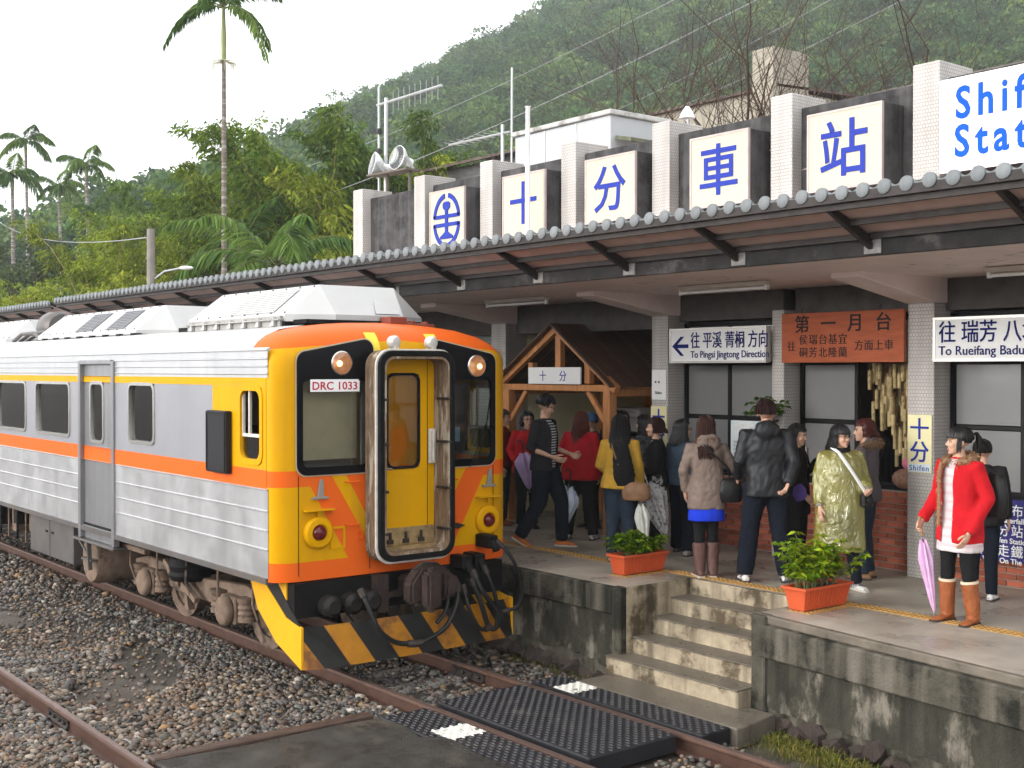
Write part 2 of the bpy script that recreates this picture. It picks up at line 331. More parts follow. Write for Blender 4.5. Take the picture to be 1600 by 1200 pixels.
# ------------------------------------------------------------------ ballast: stones nobody could count
def stones(name, regions, label, seed, zfun, size):
    g = np.random.default_rng(seed)
    bm = bmesh.new(); bmesh.ops.create_icosphere(bm, subdivisions=1, radius=1); iv = np.array([v.co[:] for v in bm.verts]); bm.verts.index_update(); fi = np.array([[v.index for v in f.verts] for f in bm.faces]); bm.free()
    V = []; F = []; C = []; k = 0
    pal = np.array([(0.16, 0.155, 0.15), (0.10, 0.10, 0.105), (0.26, 0.24, 0.215), (0.20, 0.155, 0.12), (0.155, 0.115, 0.095), (0.42, 0.40, 0.36), (0.30, 0.21, 0.12), (0.13, 0.14, 0.125), (0.22, 0.175, 0.155)])
    pw = np.array([.2, .17, .12, .13, .13, .05, .04, .1, .06]); pw /= pw.sum()
    for (x0, x1, y0, y1, n, ok) in regions:
        xs = g.uniform(x0, x1, n); ys = g.uniform(y0, y1, n)
        for x, y in zip(xs, ys):
            if not ok(x, y): continue
            s = size*np.exp(g.normal(0, 0.32))*(1.0 if x > -17 else 1.25)
            d = s*np.array([1, g.uniform(.6, 1), g.uniform(.4, .75)])
            v = iv*(1+g.uniform(-.36, .3, (len(iv), 1)))*d
            a, b = g.uniform(0, 6.28), g.normal(0, .35)
            ca, sa, cb2, sb = math.cos(a), math.sin(a), math.cos(b), math.sin(b)
            v = v @ np.array([[1, 0, 0], [0, cb2, sb], [0, -sb, cb2]]) @ np.array([[ca, sa, 0], [-sa, ca, 0], [0, 0, 1]])
            v += (x, y, zfun(x, y)+d[2]*g.uniform(-.15, .55)); V.append(v); F.append(fi+k); k += len(iv)
            br = min(1, max(0, .5+1.4*nz(x*.5, y*.8, 8)+.35*(4.6-y))); C.append(np.repeat([[*(pal[g.choice(len(pal), p=pw)]*g.uniform(.46, .90)*np.array([1.04+.10*br, 0.98-.01*br, 0.93-.10*br])), 1]], len(iv), 0))
    V = np.concatenate(V); F = np.concatenate(F); C = np.concatenate(C)
    me = bpy.data.meshes.new(name); me.vertices.add(len(V)); me.vertices.foreach_set('co', V.ravel()); me.loops.add(F.size); me.loops.foreach_set('vertex_index', F.ravel().astype(np.int32))
    me.polygons.add(len(F)); me.polygons.foreach_set('loop_start', np.arange(0, F.size, 3, dtype=np.int32)); me.polygons.foreach_set('loop_total', np.full(len(F), 3, np.int32)); me.update()
    at = me.color_attributes.new('tint', 'FLOAT_COLOR', 'POINT'); at.data.foreach_set('color', C.ravel().astype(np.float32))
    me.materials.append(M('wet_stone', (0.2, 0.2, 0.2), 0.38, var=0.25, scale=30, attr='tint', rvar=0.12)); me.validate()
    return tag(link(name, me), label, 'gravel', kind='stuff')
def zb(x, y):
    # loose ballast is heaped against the rails and worn down in the middle of the path
    m = math.exp(-((y-4.35)/0.55)**2)
    return -0.165+0.045*(1-m)+0.02*nz(x*1.3, y*1.3)
def okb(x, y):
    if any(abs(y-r) < 0.075 for r in (2.30, 3.40, 5.93, 7.05)): return False
    if x > -8.72 and 3.46 < y < 7.5: return False
    if y > 7.5 and x > -8.75: return False
    if 3.5 < y < 5.2 and nz(x*0.55+4, y*1.1, 2) > 0.22 and rng.random() < 0.85: return False    # bare muddy patches
    return True
stones('ballast', [(-13.5, -8.0, 1.9, 6.0, 16000, okb), (-13.5, -8.7, 6.0, 7.9, 2600, okb), (-26, -13.5, 2.0, 6.6, 16000, okb), (-8.7, -4.5, 1.0, 3.4, 3000, okb), (-6.6, -3.0, 5.95, 7.4, 1500, lambda x, y: abs(y-7.05) > .08)],
       'wet grey and brown track ballast stones', 3, zb, 0.0245)
# ------------------------------------------------------------------ crossing: asphalt pad, border, rubber mats, slab
am = MB(); pts = [(-8.66, 3.47), (-8.60, 4.2), (-8.63, 5.0), (-8.58, 5.36), (-8.28, 5.43), (-7.95, 5.36), (-7.75, 5.52), (-7.2, 5.45), (-6.8, 5.52), (-6.2, 5.48), (-5.5, 5.5), (-3.2, 5.5), (-3.2, 3.47)]
am.prism(pts, 'z', -0.16, 0.012); tag(am.build('crossing_pavement', mAsph, bev=0.015), kind='structure')
bm_ = MB(); bm_.box(-8.79, -8.67, 3.47, 5.38, -0.16, 0.02); tag(bm_.build('kerb_timber', M('wet_timber', (0.075, 0.047, 0.035), 0.45, var=0.4, scale=6, stretch=(3, 1, 3), bump=0.4), bev=0.012), 'dark wet timber edging the asphalt crossing', 'timber')
def mat_panel(x0, x1, y0, y1, z0, z1, label, paint=None, tilt=0):
    t = thing('rubber_mat', label, 'mat', ((x0+x1)/2, (y0+y1)/2, z0), group='rubber crossing mats', world=True)
    m = MB(); m.box(x0, x1, y0, y1, z0, z1); b = m.build('panel', mRub, t, bev=0.012)
    s = MB(); s.mi = 0; p = 0.092; j = 0; y = y0+0.04
    while y < y1-0.02:
        x = x0+0.05+(p/2 if j % 2 else 0)
        while x < x1-0.03:
            s.mi = 1 if paint and paint[0] < x < paint[1] and paint[2] < y < paint[3] else 0
            a, w = 0.034, 0.014
            vs = [(x-a, y, z1), (x, y-w, z1), (x+a, y, z1), (x, y+w, z1), (x-a*.6, y, z1+.010), (x, y-w*.6, z1+.010), (x+a*.6, y, z1+.010), (x, y+w*.6, z1+.010)]
            s.add(vs, [(4, 5, 6, 7), (0, 1, 5, 4), (1, 2, 6, 5), (2, 3, 7, 6), (3, 0, 4, 7)]); x += p
        y += 0.044; j += 1
    tag(s.build('stud_relief', [mRub, mWPaint], t, smooth=0), kind='stuff')
    if paint:
        q = MB(); q.box(paint[0], paint[1], paint[2], paint[3], z1+0.001, z1+0.0035); q.build('paint_patch', mWPaint, t)
    return t
mat_panel(-8.70, -6.72, 6.03, 6.97, -0.13, 0.012, 'large black studded rubber mat between the two rails of the crossing')
mat_panel(-8.75, -6.60, 7.125, 7.47, -0.13, 0.006, 'narrow black rubber mat between right rail and concrete steps', (-8.44, -8.16, 7.14, 7.45))
mat_panel(-8.62, -5.2, 5.40, 5.86, -0.13, 0.004, 'narrow black rubber mat between asphalt pad and left rail', (-8.02, -7.74, 5.50, 5.85))
sm = MB(); sm.prism([(-8.5, 7.48), (-6.55, 7.48), (-6.55, 7.6), (-6.62, 8.05), (-8.5, 8.05)], 'z', -0.17, 0.004); tag(sm.build('step_apron', mTread, bev=0.01), kind='structure')
# ------------------------------------------------------------------ platform
PZ = 0.8
pm = MB(); pm.prism([(-70, 8.09), (-8.52, 8.09), (-8.52, 9.02), (-6.93, 9.02), (-6.93, 8.14), (-1.0, 7.50), (-1.0, 16.5), (-20, 16.5), (-20, 11.6), (-70, 11.6)], 'z', -0.2, PZ)
pm.m = [0, 0]+[1]*(len(pm.f)-2)
plat = tag(pm.build('platform', [mConc, mWall], smooth=0), kind='structure')
# left face: coping band, lower plaster with a broken foot, end post
m = MB(); m.box(-70, -8.62, 8.03, 8.12, 0.53, 0.797); m.build('coping', mWall, plat, bev=0.015)
m = MB(); m.box(-8.64, -8.515, 8.045, 8.14, -0.16, 0.803); m.build('corner_post', mWall, plat, bev=0.012)
def jagged(x0, x1, y, zt, zf, name, mt, step=0.07, T=None, th=0.05):
    top = []; bot = []; n = int((x1-x0)/step)
    for i in range(n+1):
        x = x0+(x1-x0)*i/n; top.append((x, zt)); bot.append((x, zf(x)))
    m = MB()
    for i in range(n):
        a, b = bot[i], bot[i+1]; c, d = top[i+1], top[i]
        vs = [(a[0], y, a[1]), (b[0], y, b[1]), (c[0], y, c[1]), (d[0], y, d[1]), (a[0], y+th, a[1]), (b[0], y+th, b[1])]
        m.add(vs, [(0, 1, 2, 3), (0, 4, 5, 1)])
    if T is not None: m.v = [tuple(T @ Vector(p)) for p in m.v]
    return m.build(name, mt, plat, smooth=0)
jagged(-24, -8.63, 8.065, 0.53, lambda x: 0.03+0.08*nz(x*2.3, 1)+0.05*nz(x*7, 4)+(0.0 if x > -9 else 0.04), 'plaster_face', mMoss)
jagged(-10.9, -9.35, 8.058, 0.40, lambda x: 0.07+0.05*nz(x*4, 9), 'bare_patch', mPatch) if False else None
def patch(pts, y, name, T=None):
    m = MB(); n = len(pts); vs = [(p[0], y, p[1]) for p in pts]+[(p[0], y+0.012, p[1]) for p in pts]
    if T is not None: vs = [T @ Vector(p) for p in vs]
    m.add(vs, [tuple(range(n))]+[(i, (i+1) % n, n+(i+1) % n, n+i) for i in range(n)]); return m.build(name, mPatch, plat, smooth=0)
# right face, turned slightly towards the track
TR = Matrix.Translation((-6.93, 8.08, 0)) @ Matrix.Rotation(math.atan2(-0.29, 2.65), 4, 'Z')
m = MB(); m.box(0.0, 6, 0.05, 0.12, 0.73, 0.803, TR); m.build('edge_lip', mTread, plat, bev=0.01)
m = MB(); m.box(0.10, 6, 0.0, 0.12, 0.45, 0.726, TR); m.build('coping', mWall, plat, bev=0.015)
m = MB(); m.box(-0.005, 0.16, 0.012, 0.14, -0.16, 0.802, TR); m.build('corner_post', mWall, plat, bev=0.012)
jagged(0.16, 6, 0.045, 0.45, lambda x: 0.0+0.12*nz(x*1.6, 7)+0.04*nz(x*8, 2)+0.02*x, 'plaster_face', mMoss, T=TR)
def rock(r, seed):
    b = bmesh.new(); bmesh.ops.create_icosphere(b, subdivisions=2, radius=1)
    for v in b.verts: v.co *= 1+0.5*nz(v.co.x*1.1+seed*5, v.co.y*1.1, v.co.z*1.1)+0.22*nz(v.co.x*3, v.co.y*3+seed, v.co.z*3)
    me = bpy.data.meshes.new('stone'); b.to_mesh(me); b.free(); me.materials.append(mRock); return me
rocks = [rock(1, s) for s in range(5)]
x = -13.0
while x < -4.2:
    if not -8.7 < x < -6.75:
        o = link('stone', rocks[rng.randrange(5)], plat); w = rng.uniform(0.05, 0.14)
        y = 8.12 if x < -8.6 else 8.17-0.109*(x+6.93)
        o.location = (x, y, rng.uniform(-0.17, -0.06)); o.scale = (w*1.3, 0.10, w*0.8); o.rotation_euler = (rng.uniform(-.4, .4), rng.uniform(-.4, .4), rng.uniform(0, 6))
    x += rng.uniform(0.11, 0.19)
# steps down to the crossing
st = thing('platform_steps', 'weathered concrete steps leading from platform down to the crossing', 'steps', (-7.7, 8.4, 0), world=True)
for k, (yf, zt) in enumerate([(7.93, 0.16), (8.2, 0.32), (8.47, 0.48), (8.74, 0.64)]):
    x0 = -8.60 if k == 0 else -8.512
    m = MB(); m.box(x0, -6.937, yf, yf+0.30, -0.1 if k == 0 else zt-0.18, zt-0.012); s_ = m.build('step', mStep, st, bev=0.012)
    if k == 0:  # it laps round the end of the left wall
        pass
    m = MB(); m.box(x0-0.003, -6.934, yf-0.012, yf+0.285, zt-0.0125, zt); m.build('tread', mTread, s_, bev=0.006)
m = MB(); m.box(-8.514, -6.936, 9.0, 9.05, 0.60, 0.795); m.build('step', mStep, st, bev=0.01)
m = MB(); m.box(-8.528, -8.508, 8.13, 9.02, -0.15, 0.799); m.build('side_wall', mStep, st)
m = MB(); m.box(-6.945, -6.925, 8.16, 9.02, -0.15, 0.799); m.build('side_wall', mStep, st)
# tactile strip with its dots
def tact(segs):
    t = thing('tactile_strip', 'ochre studded tactile strip along the platform edge', 'tactile strip', (-8, 9.1, PZ), world=True)
    d = MB()
    for i, (x0, x1, y0, y1) in enumerate(segs):
        m = MB(); m.box(x0, x1, y0, y1, PZ-0.01, PZ+0.004); m.build('strip', mOchre, t)
        y = y0+0.03
        while y < y1:
            x = x0+0.03
            while x < x1:
                d.lathe([(0.017, PZ+0.004), (0.011, PZ+0.010), (0.0, PZ+0.0105)], 6, Matrix.Translation((x, y, 0))); x += 0.058
            y += 0.052
    tag(d.build('stud_relief', mOchre, t, smooth=0), kind='stuff')
tact([(-17.0, -9.16, 9.02, 9.17), (-9.155, -8.90, 8.50, 9.17), (-8.895, -6.84, 9.08, 9.23), (-6.835, -6.58, 8.45, 9.2), (-6.575, -2.5, 9.05, 9.2)])
# ------------------------------------------------------------------ station building
sb = thing('station_building', 'low station building with tiled pillars, brick dado and dark mouldy parapet', 'station', (-10.5, 11, PZ), world=True)
GP = [(-14.17, -13.83), (-10.86, -10.58), (-8.95, -8.78), (-7.20, -6.90), (-5.2, -4.9)]
for i, (a, b) in enumerate(GP):
    m = MB(); m.box(a, b, 10.8, 11.16, PZ, 3.572); m.build('pillar', mTile, sb, bev=0.006)
    if i in (0, 1, 3, 4):
        m = MB(); m.prism([(10.79, 3.573), (11.2, 3.573), (11.2, 3.83), (9.56, 3.83), (9.56, 3.772)], 'x', a-0.02, b+0.02); m.build('haunch_beam', mSof, sb, bev=0.008)
m = MB(); m.box(-20, -2.5, 8.36, 16.4, 3.822, 3.96); m.build('roof_slab', mSof, sb)
pe = MB()      # flakes of peeled soffit paint
for cx, n in ((-5.6, 34), (-9.4, 14), (-8.3, 16), (-11.3, 10)):
    for _ in range(n):
        x = cx+rng.gauss(0, 0.42); y = rng.uniform(9.0, 10.6); a = rng.uniform(.02, .07); b = rng.uniform(.005, .018)
        pe.add([(x-a, y, 3.8205), (x+rng.uniform(-.3, .3)*a, y-b, 3.8195), (x+a, y+rng.uniform(-1, 1)*b, 3.8205), (x+rng.uniform(-.4, .4)*a, y+b, 3.8195)], [(0, 1, 2, 3)])
tag(pe.build('peeled_flakes', M('peeled_paint', (0.10, 0.07, 0.055), 0.8), sb, smooth=0), kind='stuff')
m = MB(); m.box(-70, -2.5, 8.30, 8.358, 3.815, 4.0); m.build('fascia_beam', M('black_fascia', (0.030, 0.028, 0.028), 0.85, var=0.5, scale=5, bump=0.4, col2=(0.09, 0.085, 0.08), c2amt=(0.56, 0.68)), sb, bev=0.006)
for a, b in ((-20, -14.17), (-13.83, -10.86), (-10.58, -8.95), (-8.78, -7.2), (-6.9, -5.2), (-4.9, -2.5)):
    m = MB(); m.box(a+0.002, b-0.002, 11.0, 11.2, 3.50 if a > -11 else 3.42, 3.82); m.build('lintel', mLint, sb)
# windows
def pane(x0, x1, z0, z1, y, par, mt=None):
    m = MB(); m.box(x0, x1, y, y+0.012, z0, z1); return m.build('pane', mt or mFrost, par)
def window(x0, x1, z0, z1, vs, hs, skip=()):
    f = MB(); y0, y1 = 11.07, 11.13; t = 0.05
    f.box(x0, x0+t, y0, y1, z0, z1); f.box(x1-t, x1, y0, y1, z0, z1); f.box(x0+t, x1-t, y0, y1, z0, z0+t); f.box(x0+t, x1-t, y0, y1, z1-t, z1)
    for v in vs: f.box(v-0.022, v+0.022, y0+0.005, y1-0.004, z0+t, z1-t)
    xs = [x0+t]+[q for v in vs for q in (v-0.022, v+0.022)]+[x1-t]
    for i in range(0, len(xs), 2):
        if i//2 in skip: continue
        for h in hs: f.box(xs[i], xs[i+1], y0+0.008, y1-0.008, h-0.02, h+0.02)
    w = f.build('window', mFrame, sb, bev=0.003)
    for i in range(0, len(xs), 2):
        zz = [z0+t]+[q for h in hs for q in (h-0.02, h+0.02)]+[z1-t]
        for j in range(0, len(zz), 2):
            if i//2 in skip and zz[j] < 2.9: continue
            if j == 0: q_ = MB(); q_.box(xs[i]+0.03, xs[i]+0.05, 11.062, 11.0695, (z0+zz[1])/2-.05, (z0+zz[1])/2+.05); q_.build('latch', mAlu, w)
            pane(xs[i]+0.008, xs[i+1]-0.008, zz[j]+0.008, zz[j+1]-0.008, 11.094, w, mWhite if zz[j] > 2.95 else None)
    return w
window(-10.56, -8.97, 1.66, 3.48, [-9.83], [2.33, 2.98])
window(-8.77, -7.21, 1.66, 3.48, [-8.02], [2.33, 2.98], skip=(1,))
window(-6.89, -5.21, 1.66, 3.48, [-6.12], [2.33, 2.98])
window(-4.89, -2.6, 1.66, 3.48, [-3.8], [2.33, 2.98])
# brick dado, brick by brick
bw = 0.205; bh = 0.052; mj = 0.011
bricks = {}
def brickme(l):
    k = round(l, 3)
    if k not in bricks:
        m = MB(); m.box(0, l, -0.014, 0.03, 0, bh); bricks[k] = m.mesh('brick', mBrick, bev=0.004)
    return bricks[k]
for (a, b, cap) in ((-10.58, -8.95, 1), (-8.78, -7.2, 1), (-6.9, -5.2, 1)):
    m = MB(); m.box(a, b, 11.045, 11.2, PZ, 1.64); wl = m.build('brick_wall', mMort, sb)
    z = PZ+0.012; row = 0
    while z+bh < 1.645:
        x = a+0.004; first = True
        while x < b-0.03:
            l = bw if not (first and row % 2) else bw/2-mj/2
            l = min(l, b-0.004-x); first = False
            o = link('brick', brickme(l), wl); o.location = (x, 11.043+rng.uniform(-.003, .003), z); x += l+mj
        z += bh+mj; row += 1
    m = MB(); m.box(a, b, 11.03, 11.22, 1.641, 1.665); m.build('sill', mFrame, sb, bev=0.003)
# rooms behind the windows, hall behind the gate
mDim = M('dim_room_wall', (0.22, 0.20, 0.17), 0.85, var=0.2, scale=2)
m = MB(); m.box(-10.58, -2.4, 14.3, 14.42, PZ, 3.82); m.box(-10.70, -10.585, 11.2, 16.3, PZ, 3.82); m.box(-2.5, -2.4, 11.2, 14.3, PZ, 3.82); m.build('room_wall', mDim, sb)
m = MB(); m.box(-10.86, -10.703, 11.22, 16.3, PZ, 3.82); m.build('hall_wall', mYelW, sb)
m = MB(); m.box(-13.95, -13.83, 11.22, 16.3, PZ, 3.82); m.build('hall_wall', mYelW, sb)
m = MB(); wall_holes(m, -13.83, -10.86, PZ, 3.82, 13.6, 0.15, [(-13.0, -11.6, PZ, 3.0)]); m.build('hall_wall', mYelW, sb)
m = MB(); m.box(-13.83, -10.86, 12.75, 12.85, 3.1, 3.82); m.build('hall_lintel', mGrnW, sb)
m = MB(); m.box(-20, -14.17, 11.12, 11.3, PZ, 3.5); m.build('outer_wall', mGrnW, sb)
m = MB()
for i in range(22): m.box(-16.3+i*0.06, -16.245+i*0.06, 11.08, 11.12, 2.9, 3.4)
m.build('louvre_window', M('pale_green_louvre', (0.36, 0.42, 0.38), 0.5), sb)
# parapet
m = MB(); m.box(-17.75, -2.5, 10.82, 10.98, 3.962, 5.78); pw_ = m.build('parapet', mBlack, sb, bev=0.006)
cr = MB()       # pale repaired cracks, each a thin raised line of filler
def crack(x, z, dx, dz, n=9):
    px, pz = x, z
    for i in range(n):
        qx = px+dx/n+rng.uniform(-.02, .02); qz = pz+dz/n+rng.uniform(-.025, .025); w = rng.uniform(.003, .010)
        cr.add([(px, 10.817, pz-w), (qx, 10.817, qz-w), (qx, 10.815, qz+w), (px, 10.815, pz+w)], [(0, 1, 2, 3)]); px, pz = qx, qz
for c in ((-17.2, 4.62, 1.0, 0.16), (-16.3, 5.25, 0.1, -0.9), (-12.4, 5.2, 0.5, 0.05), (-12.2, 5.5, 0.05, -0.8), (-10.66, 5.5, 0.05, -0.7), (-9.1, 5.35, 0.2, 0.0), (-8.95, 5.2, 0.05, -0.7), (-7.16, 5.35, 0.08, 0.1), (-10.75, 5.0, 0.1, 0.3), (-8.55, 5.1, 0.3, 0.12)): crack(*c)
tag(cr.build('crack_filler', M('crack_filler', (0.33, 0.27, 0.25), 0.8), sb, smooth=0), kind='stuff')
for x in (-17.84, -15.99, -14.26, -12.44, -10.72, -8.86, -7.06, -5.26, -3.46):
    m = MB(); m.box(x, x+0.30, 10.66, 11.25, 3.962, 5.93); m.build('parapet_pillar', mTile, sb, bev=0.006)
# tubes under the soffit
for (x, y) in ((-8.75, 9.75), (-5.3, 10.1), (-12.2, 9.7)):
    t = thing('fluorescent_fitting', {-8.75: 'white fluorescent fitting under the soffit between two haunch beams', -5.3: 'white fluorescent fitting under the soffit at the right edge', -12.2: 'white fluorescent fitting under the soffit above the wooden gate'}[x], 'light fitting', (x, y, 3.82), world=True)
    m = MB(); m.prism([(y-0.05, 3.815), (y-0.03, 3.77), (y+0.03, 3.77), (y+0.05, 3.815)], 'x', x-0.62, x+0.62); m.build('housing', M('fitting_enamel', (0.55, 0.50, 0.45), 0.5), t, bev=0.004)
    m = MB(); m.tube([(x-0.58, y-0.005, 3.742), (x+0.58, y-0.005, 3.742)], 0.016, 8); m.build('tube', mWhite, t)
    for s in (-1, 1):
        m = MB(); m.box(x+s*0.6-0.015, x+s*0.6+0.015, y-0.02, y+0.02, 3.72, 3.775); m.build('socket', mWhite, t)
# ------------------------------------------------------------------ platform canopy
def canopy(x0, x1, dz, label, tiles_from):
    cp = thing('platform_canopy', label, 'canopy', ((x0+x1)/2, 8.1, 3.95+dz), world=True)
    E0, E1 = (7.70, 4.185+dz), (8.30, 3.985+dz)     # eave, inner edge
    m = MB(); m.prism([(E0[0], E0[1]), (E1[0], E1[1]), (E1[0], E1[1]+0.012), (E0[0], E0[1]+0.012)], 'x', x0, x1); m.build('soffit_board', mPanel, cp)
    m = MB(); m.box(x0, x1, E0[0]-0.025, E0[0]-0.002, E0[1]-0.015, E0[1]+0.055); m.build('eave_board', mDarkSt, cp)
    for f in (0.07, 0.52, 0.95):
        y = E0[0]+(E1[0]-E0[0])*f; z = E0[1]+(E1[1]-E0[1])*f
        m = MB(); m.box(x0+0.002, x1-0.002, y-0.022, y+0.022, z-0.05, z-0.004); m.build('purlin', mDarkSt, cp)
    x = -4.47
    while x > x0+0.1:
        if x < x1:
            m = MB(); m.bar((x, 8.30, 3.885+dz), (x, 7.74, 4.150+dz), 0.045, 0.05); m.bar((x+0.001, 8.29, 3.945+dz), (x+0.001, 7.73, 4.165+dz), 0.04, 0.04); b = m.build('bracket', mDarkSt, cp, bev=0.004)
            m = MB(); m.box(x-0.06, x+0.10, 8.286, 8.2995, 3.83+dz, 3.96+dz); m.build('mounting_plate', M('grey_plate', (0.22, 0.21, 0.20), 0.7, var=0.3, scale=20), b)
        x -= 1.40
    # tiles: cover barrel with a round end plate, pan between
    R0 = 0.050; t = MB(); prof = [(R0*math.cos(a), R0*math.sin(a)) for a in np.linspace(0, math.pi, 9)]
    sl_ = (E1[1]-E0[1])/(E1[0]-E0[0]); vs = []
    for y in (-0.02, 0.62):
        for px, pz in prof: vs.append((px, y, pz+sl_*y))
    t.add(vs, [(i, i+1, 10+i, 9+i) for i in range(8)])
    t.lathe([(0.0, 0.016), (0.040, 0.014), (0.055, 0.006), (0.057, 0.0), (0.057, -0.02)], 18, Matrix.Translation((0, -0.03, 0.004)) @ Matrix.Rotation(R(90), 4, 'X'))
    pn = []
    for y in (-0.02, 0.62):
        for k in range(7): a = k/6; pn.append((0.04+a*0.105, y, 0.034-0.026*math.sin(a*math.pi)+sl_*y))
    t.add(pn, [(i, i+1, 8+i, 7+i) for i in range(6)])
    lp = []
    for zz in (0, -0.058):
        for k in range(7): a = k/6; lp.append((0.045+a*0.095, -0.022, 0.034-0.026*math.sin(a*math.pi)+zz))
    t.add(lp, [(i, i+1, 8+i, 7+i) for i in range(6)])
    tme = t.mesh('roof_tile', mRoofT)
    x = x1-0.1; n = 0
    while x > x0:
        o = link('roof_tile', tme, cp); o.matrix_parent_inverse = Matrix.Translation(-Vector(cp.location)); o.location = (x, 7.70, E0[1]+0.055+rng.uniform(-.004, .004)); o.rotation_euler = (0, rng.uniform(-.03, .03), 0); x -= 0.187
    return cp
canopy(-24.1, -2.6, 0, 'long platform canopy with scalloped grey tile eaves and pinkish underside', 0)
canopy(-40.0, -24.4, -0.03, 'farther platform canopy section with tiled eaves at the left edge', 0)
# posts carrying the canopy beyond the building
for i, x in enumerate((-22.5, -27.5, -32.5)):
    t = tag(MB().box(x-0.08, x+0.08, 8.9, 9.06, PZ, 3.815).build('canopy_post', mDarkSt), ['dark steel canopy post behind the railcar, nearest the building', 'dark steel canopy post behind the railcar, second from the building', 'dark steel canopy post behind the railcar, farthest from the building'][i], 'post', 'canopy posts')
m = MB(); m.box(-70, -20.01, 8.36, 11.5, 3.822, 3.94); tag(m.build('shelter_roof', mSof), 'flat concrete shelter roof behind the railcar', 'roof')
# ------------------------------------------------------------------ sign boxes on the parapet
def signbox(name, label, x0, x1, z0, z1, y0, y1, face, rim, group=None, depth_mat=None):
    t = thing(name, label, 'sign', ((x0+x1)/2, (y0+y1)/2, z0), world=True, group=group)
    m = MB(); m.box(x0, x1, y0+0.012, y1, z0, z1); m.build('box', depth_mat or mBlack, t, bev=0.004)
    w = 0.022; m = MB(); m.ring([(x0-.003, z0-.003), (x1+.003, z0-.003), (x1+.003, z1+.003), (x0-.003, z1+.003)], [(x0+w, z0+w), (x1-w, z0+w), (x1-w, z1-w), (x0+w, z1-w)], 'y', y0-0.006, y0+0.03); m.build('rim', rim, t)
    m = MB(); m.box(x0+w-.002, x1-w+.002, y0, y0+0.011, z0+w-.002, z1-w+.002); m.build('panel', face, t)
    return t
mRim = M('dull_pink_rim', (0.42, 0.36, 0.34), 0.5, 0.2)
def glyph(ch, cx, cz, size, y, t, mt, bold=0.012, xs=1.0): text(ch, size, mt, TY(cx-size*0.5*xs, y, cz-size*0.38), t, bold=bold, xs=xs)
sgn = 'signs on the parapet'
tE = signbox('parapet_sign', 'cream parapet sign with the round railway emblem', -15.25, -14.36, 4.60, 5.58, 10.45, 10.815, mCream, mRim, sgn)
# emblem: split ring with a rail section
e = MB(); ex, ez, ey = -14.80, 5.12, 10.437
def arc(a0, a1, ra, rb, n=14, sz=1.18):
    po = [(ex+ra*math.cos(R(a)), ez+ra*sz*math.sin(R(a))) for a in np.linspace(a0, a1, n)]; pi_ = [(ex+rb*math.cos(R(a)), ez+rb*sz*math.sin(R(a))) for a in np.linspace(a0, a1, n)]
    for i in range(n-1):
        q = [po[i], po[i+1], pi_[i+1], pi_[i]]; e.prism(q, 'y', ey, ey+0.012)
arc(8, 82, 0.345, 0.285); arc(98, 172, 0.345, 0.285); arc(188, 352, 0.345, 0.285, 24)
e.box(ex-0.33, ex+0.33, ey, ey+0.012, ez+0.035, ez+0.09); e.box(ex-0.33, ex+0.33, ey, ey+0.012, ez-0.09, ez-0.035)
e.box(ex-0.035, ex+0.035, ey-0.001, ey+0.011, ez-0.2, ez+0.25); e.prism([(ex-0.09, ez+0.19), (ex-0.035, ez+0.15), (ex+0.035, ez+0.15), (ex+0.09, ez+0.19), (ex+0.09, ez+0.255), (ex+0.05, ez+0.28), (ex-0.05, ez+0.28), (ex-0.09, ez+0.255)], 'y', ey-0.002, ey+0.01)
e.prism([(ex-0.16, ez-0.27), (ex+0.16, ez-0.27), (ex+0.16, ez-0.235), (ex+0.04, ez-0.17), (ex-0.04, ez-0.17), (ex-0.16, ez-0.235)], 'y', ey-0.002, ey+0.01)
e.build('emblem', mBlue, tE, smooth=0)
for ch, x0, x1, lab in (('十', -13.45, -12.53, 'cream parapet sign with a blue cross-shaped character behind the white pole'), ('分', -11.72, -10.80, 'cream parapet sign with a four-stroke blue character, third from the left'), ('車', -9.88, -9.0, 'cream parapet sign with a boxy symmetrical blue character, fourth from the left'), ('站', -8.19, -7.27, 'cream parapet sign with a two-part blue character beside the large white sign')):
    t = signbox('parapet_sign', lab, x0, x1, 4.70 if ch == '十' else 4.77, 5.59, 10.45, 10.815, mCream, mRim, sgn); glyph(ch, (x0+x1)/2, 5.19, 0.62, 10.444, t, mBlue, 0.007)
t = signbox('parapet_sign', 'large white parapet sign reading Shifen Station', -6.62, -2.7, 4.78, 5.66, 10.45, 10.815, mWhite, mAlu, sgn)
text('Shifen', 0.42, mBlue2, TY(-6.46, 10.444, 5.28), t, bold=0.009, spacing=1.35, xs=0.84); text('Station', 0.42, mBlue2, TY(-6.47, 10.444, 4.92), t, bold=0.009, spacing=1.35, xs=0.84)
# ------------------------------------------------------------------ signs under the soffit
t = signbox('direction_sign', 'white direction sign with left arrow, To Pingsi Jingtong Direction', -10.45, -8.952, 2.985, 3.395, 10.70, 10.79, mWhite, mAlu, depth_mat=mAlu)
m = MB(); ax, az = -10.40, 3.185
m.prism([(ax, az), (ax+0.14, az+0.115), (ax+0.19, az+0.115), (ax+0.08, az+0.022), (ax+0.26, az+0.022), (ax+0.26, az-0.022), (ax+0.08, az-0.022), (ax+0.19, az-0.115), (ax+0.14, az-0.115)], 'y', 10.690, 10.699); m.build('arrow', mNavy, t, smooth=0)
text('往 平溪 菁桐 方向', 0.205, mNavy, TY(-10.10, 10.694, 3.175), t, bold=0.0015, xs=0.74); text('To Pingsi Jingtong Direction', 0.115, mNavy, TY(-10.10, 10.694, 3.045), t, bold=0.0008, xs=0.92)
t = signbox('direction_sign', 'white direction sign, To Rueifang Badu Direction, at right edge', -6.82, -4.9, 2.985, 3.41, 10.66, 10.79, mWhite, mAlu, depth_mat=mAlu)
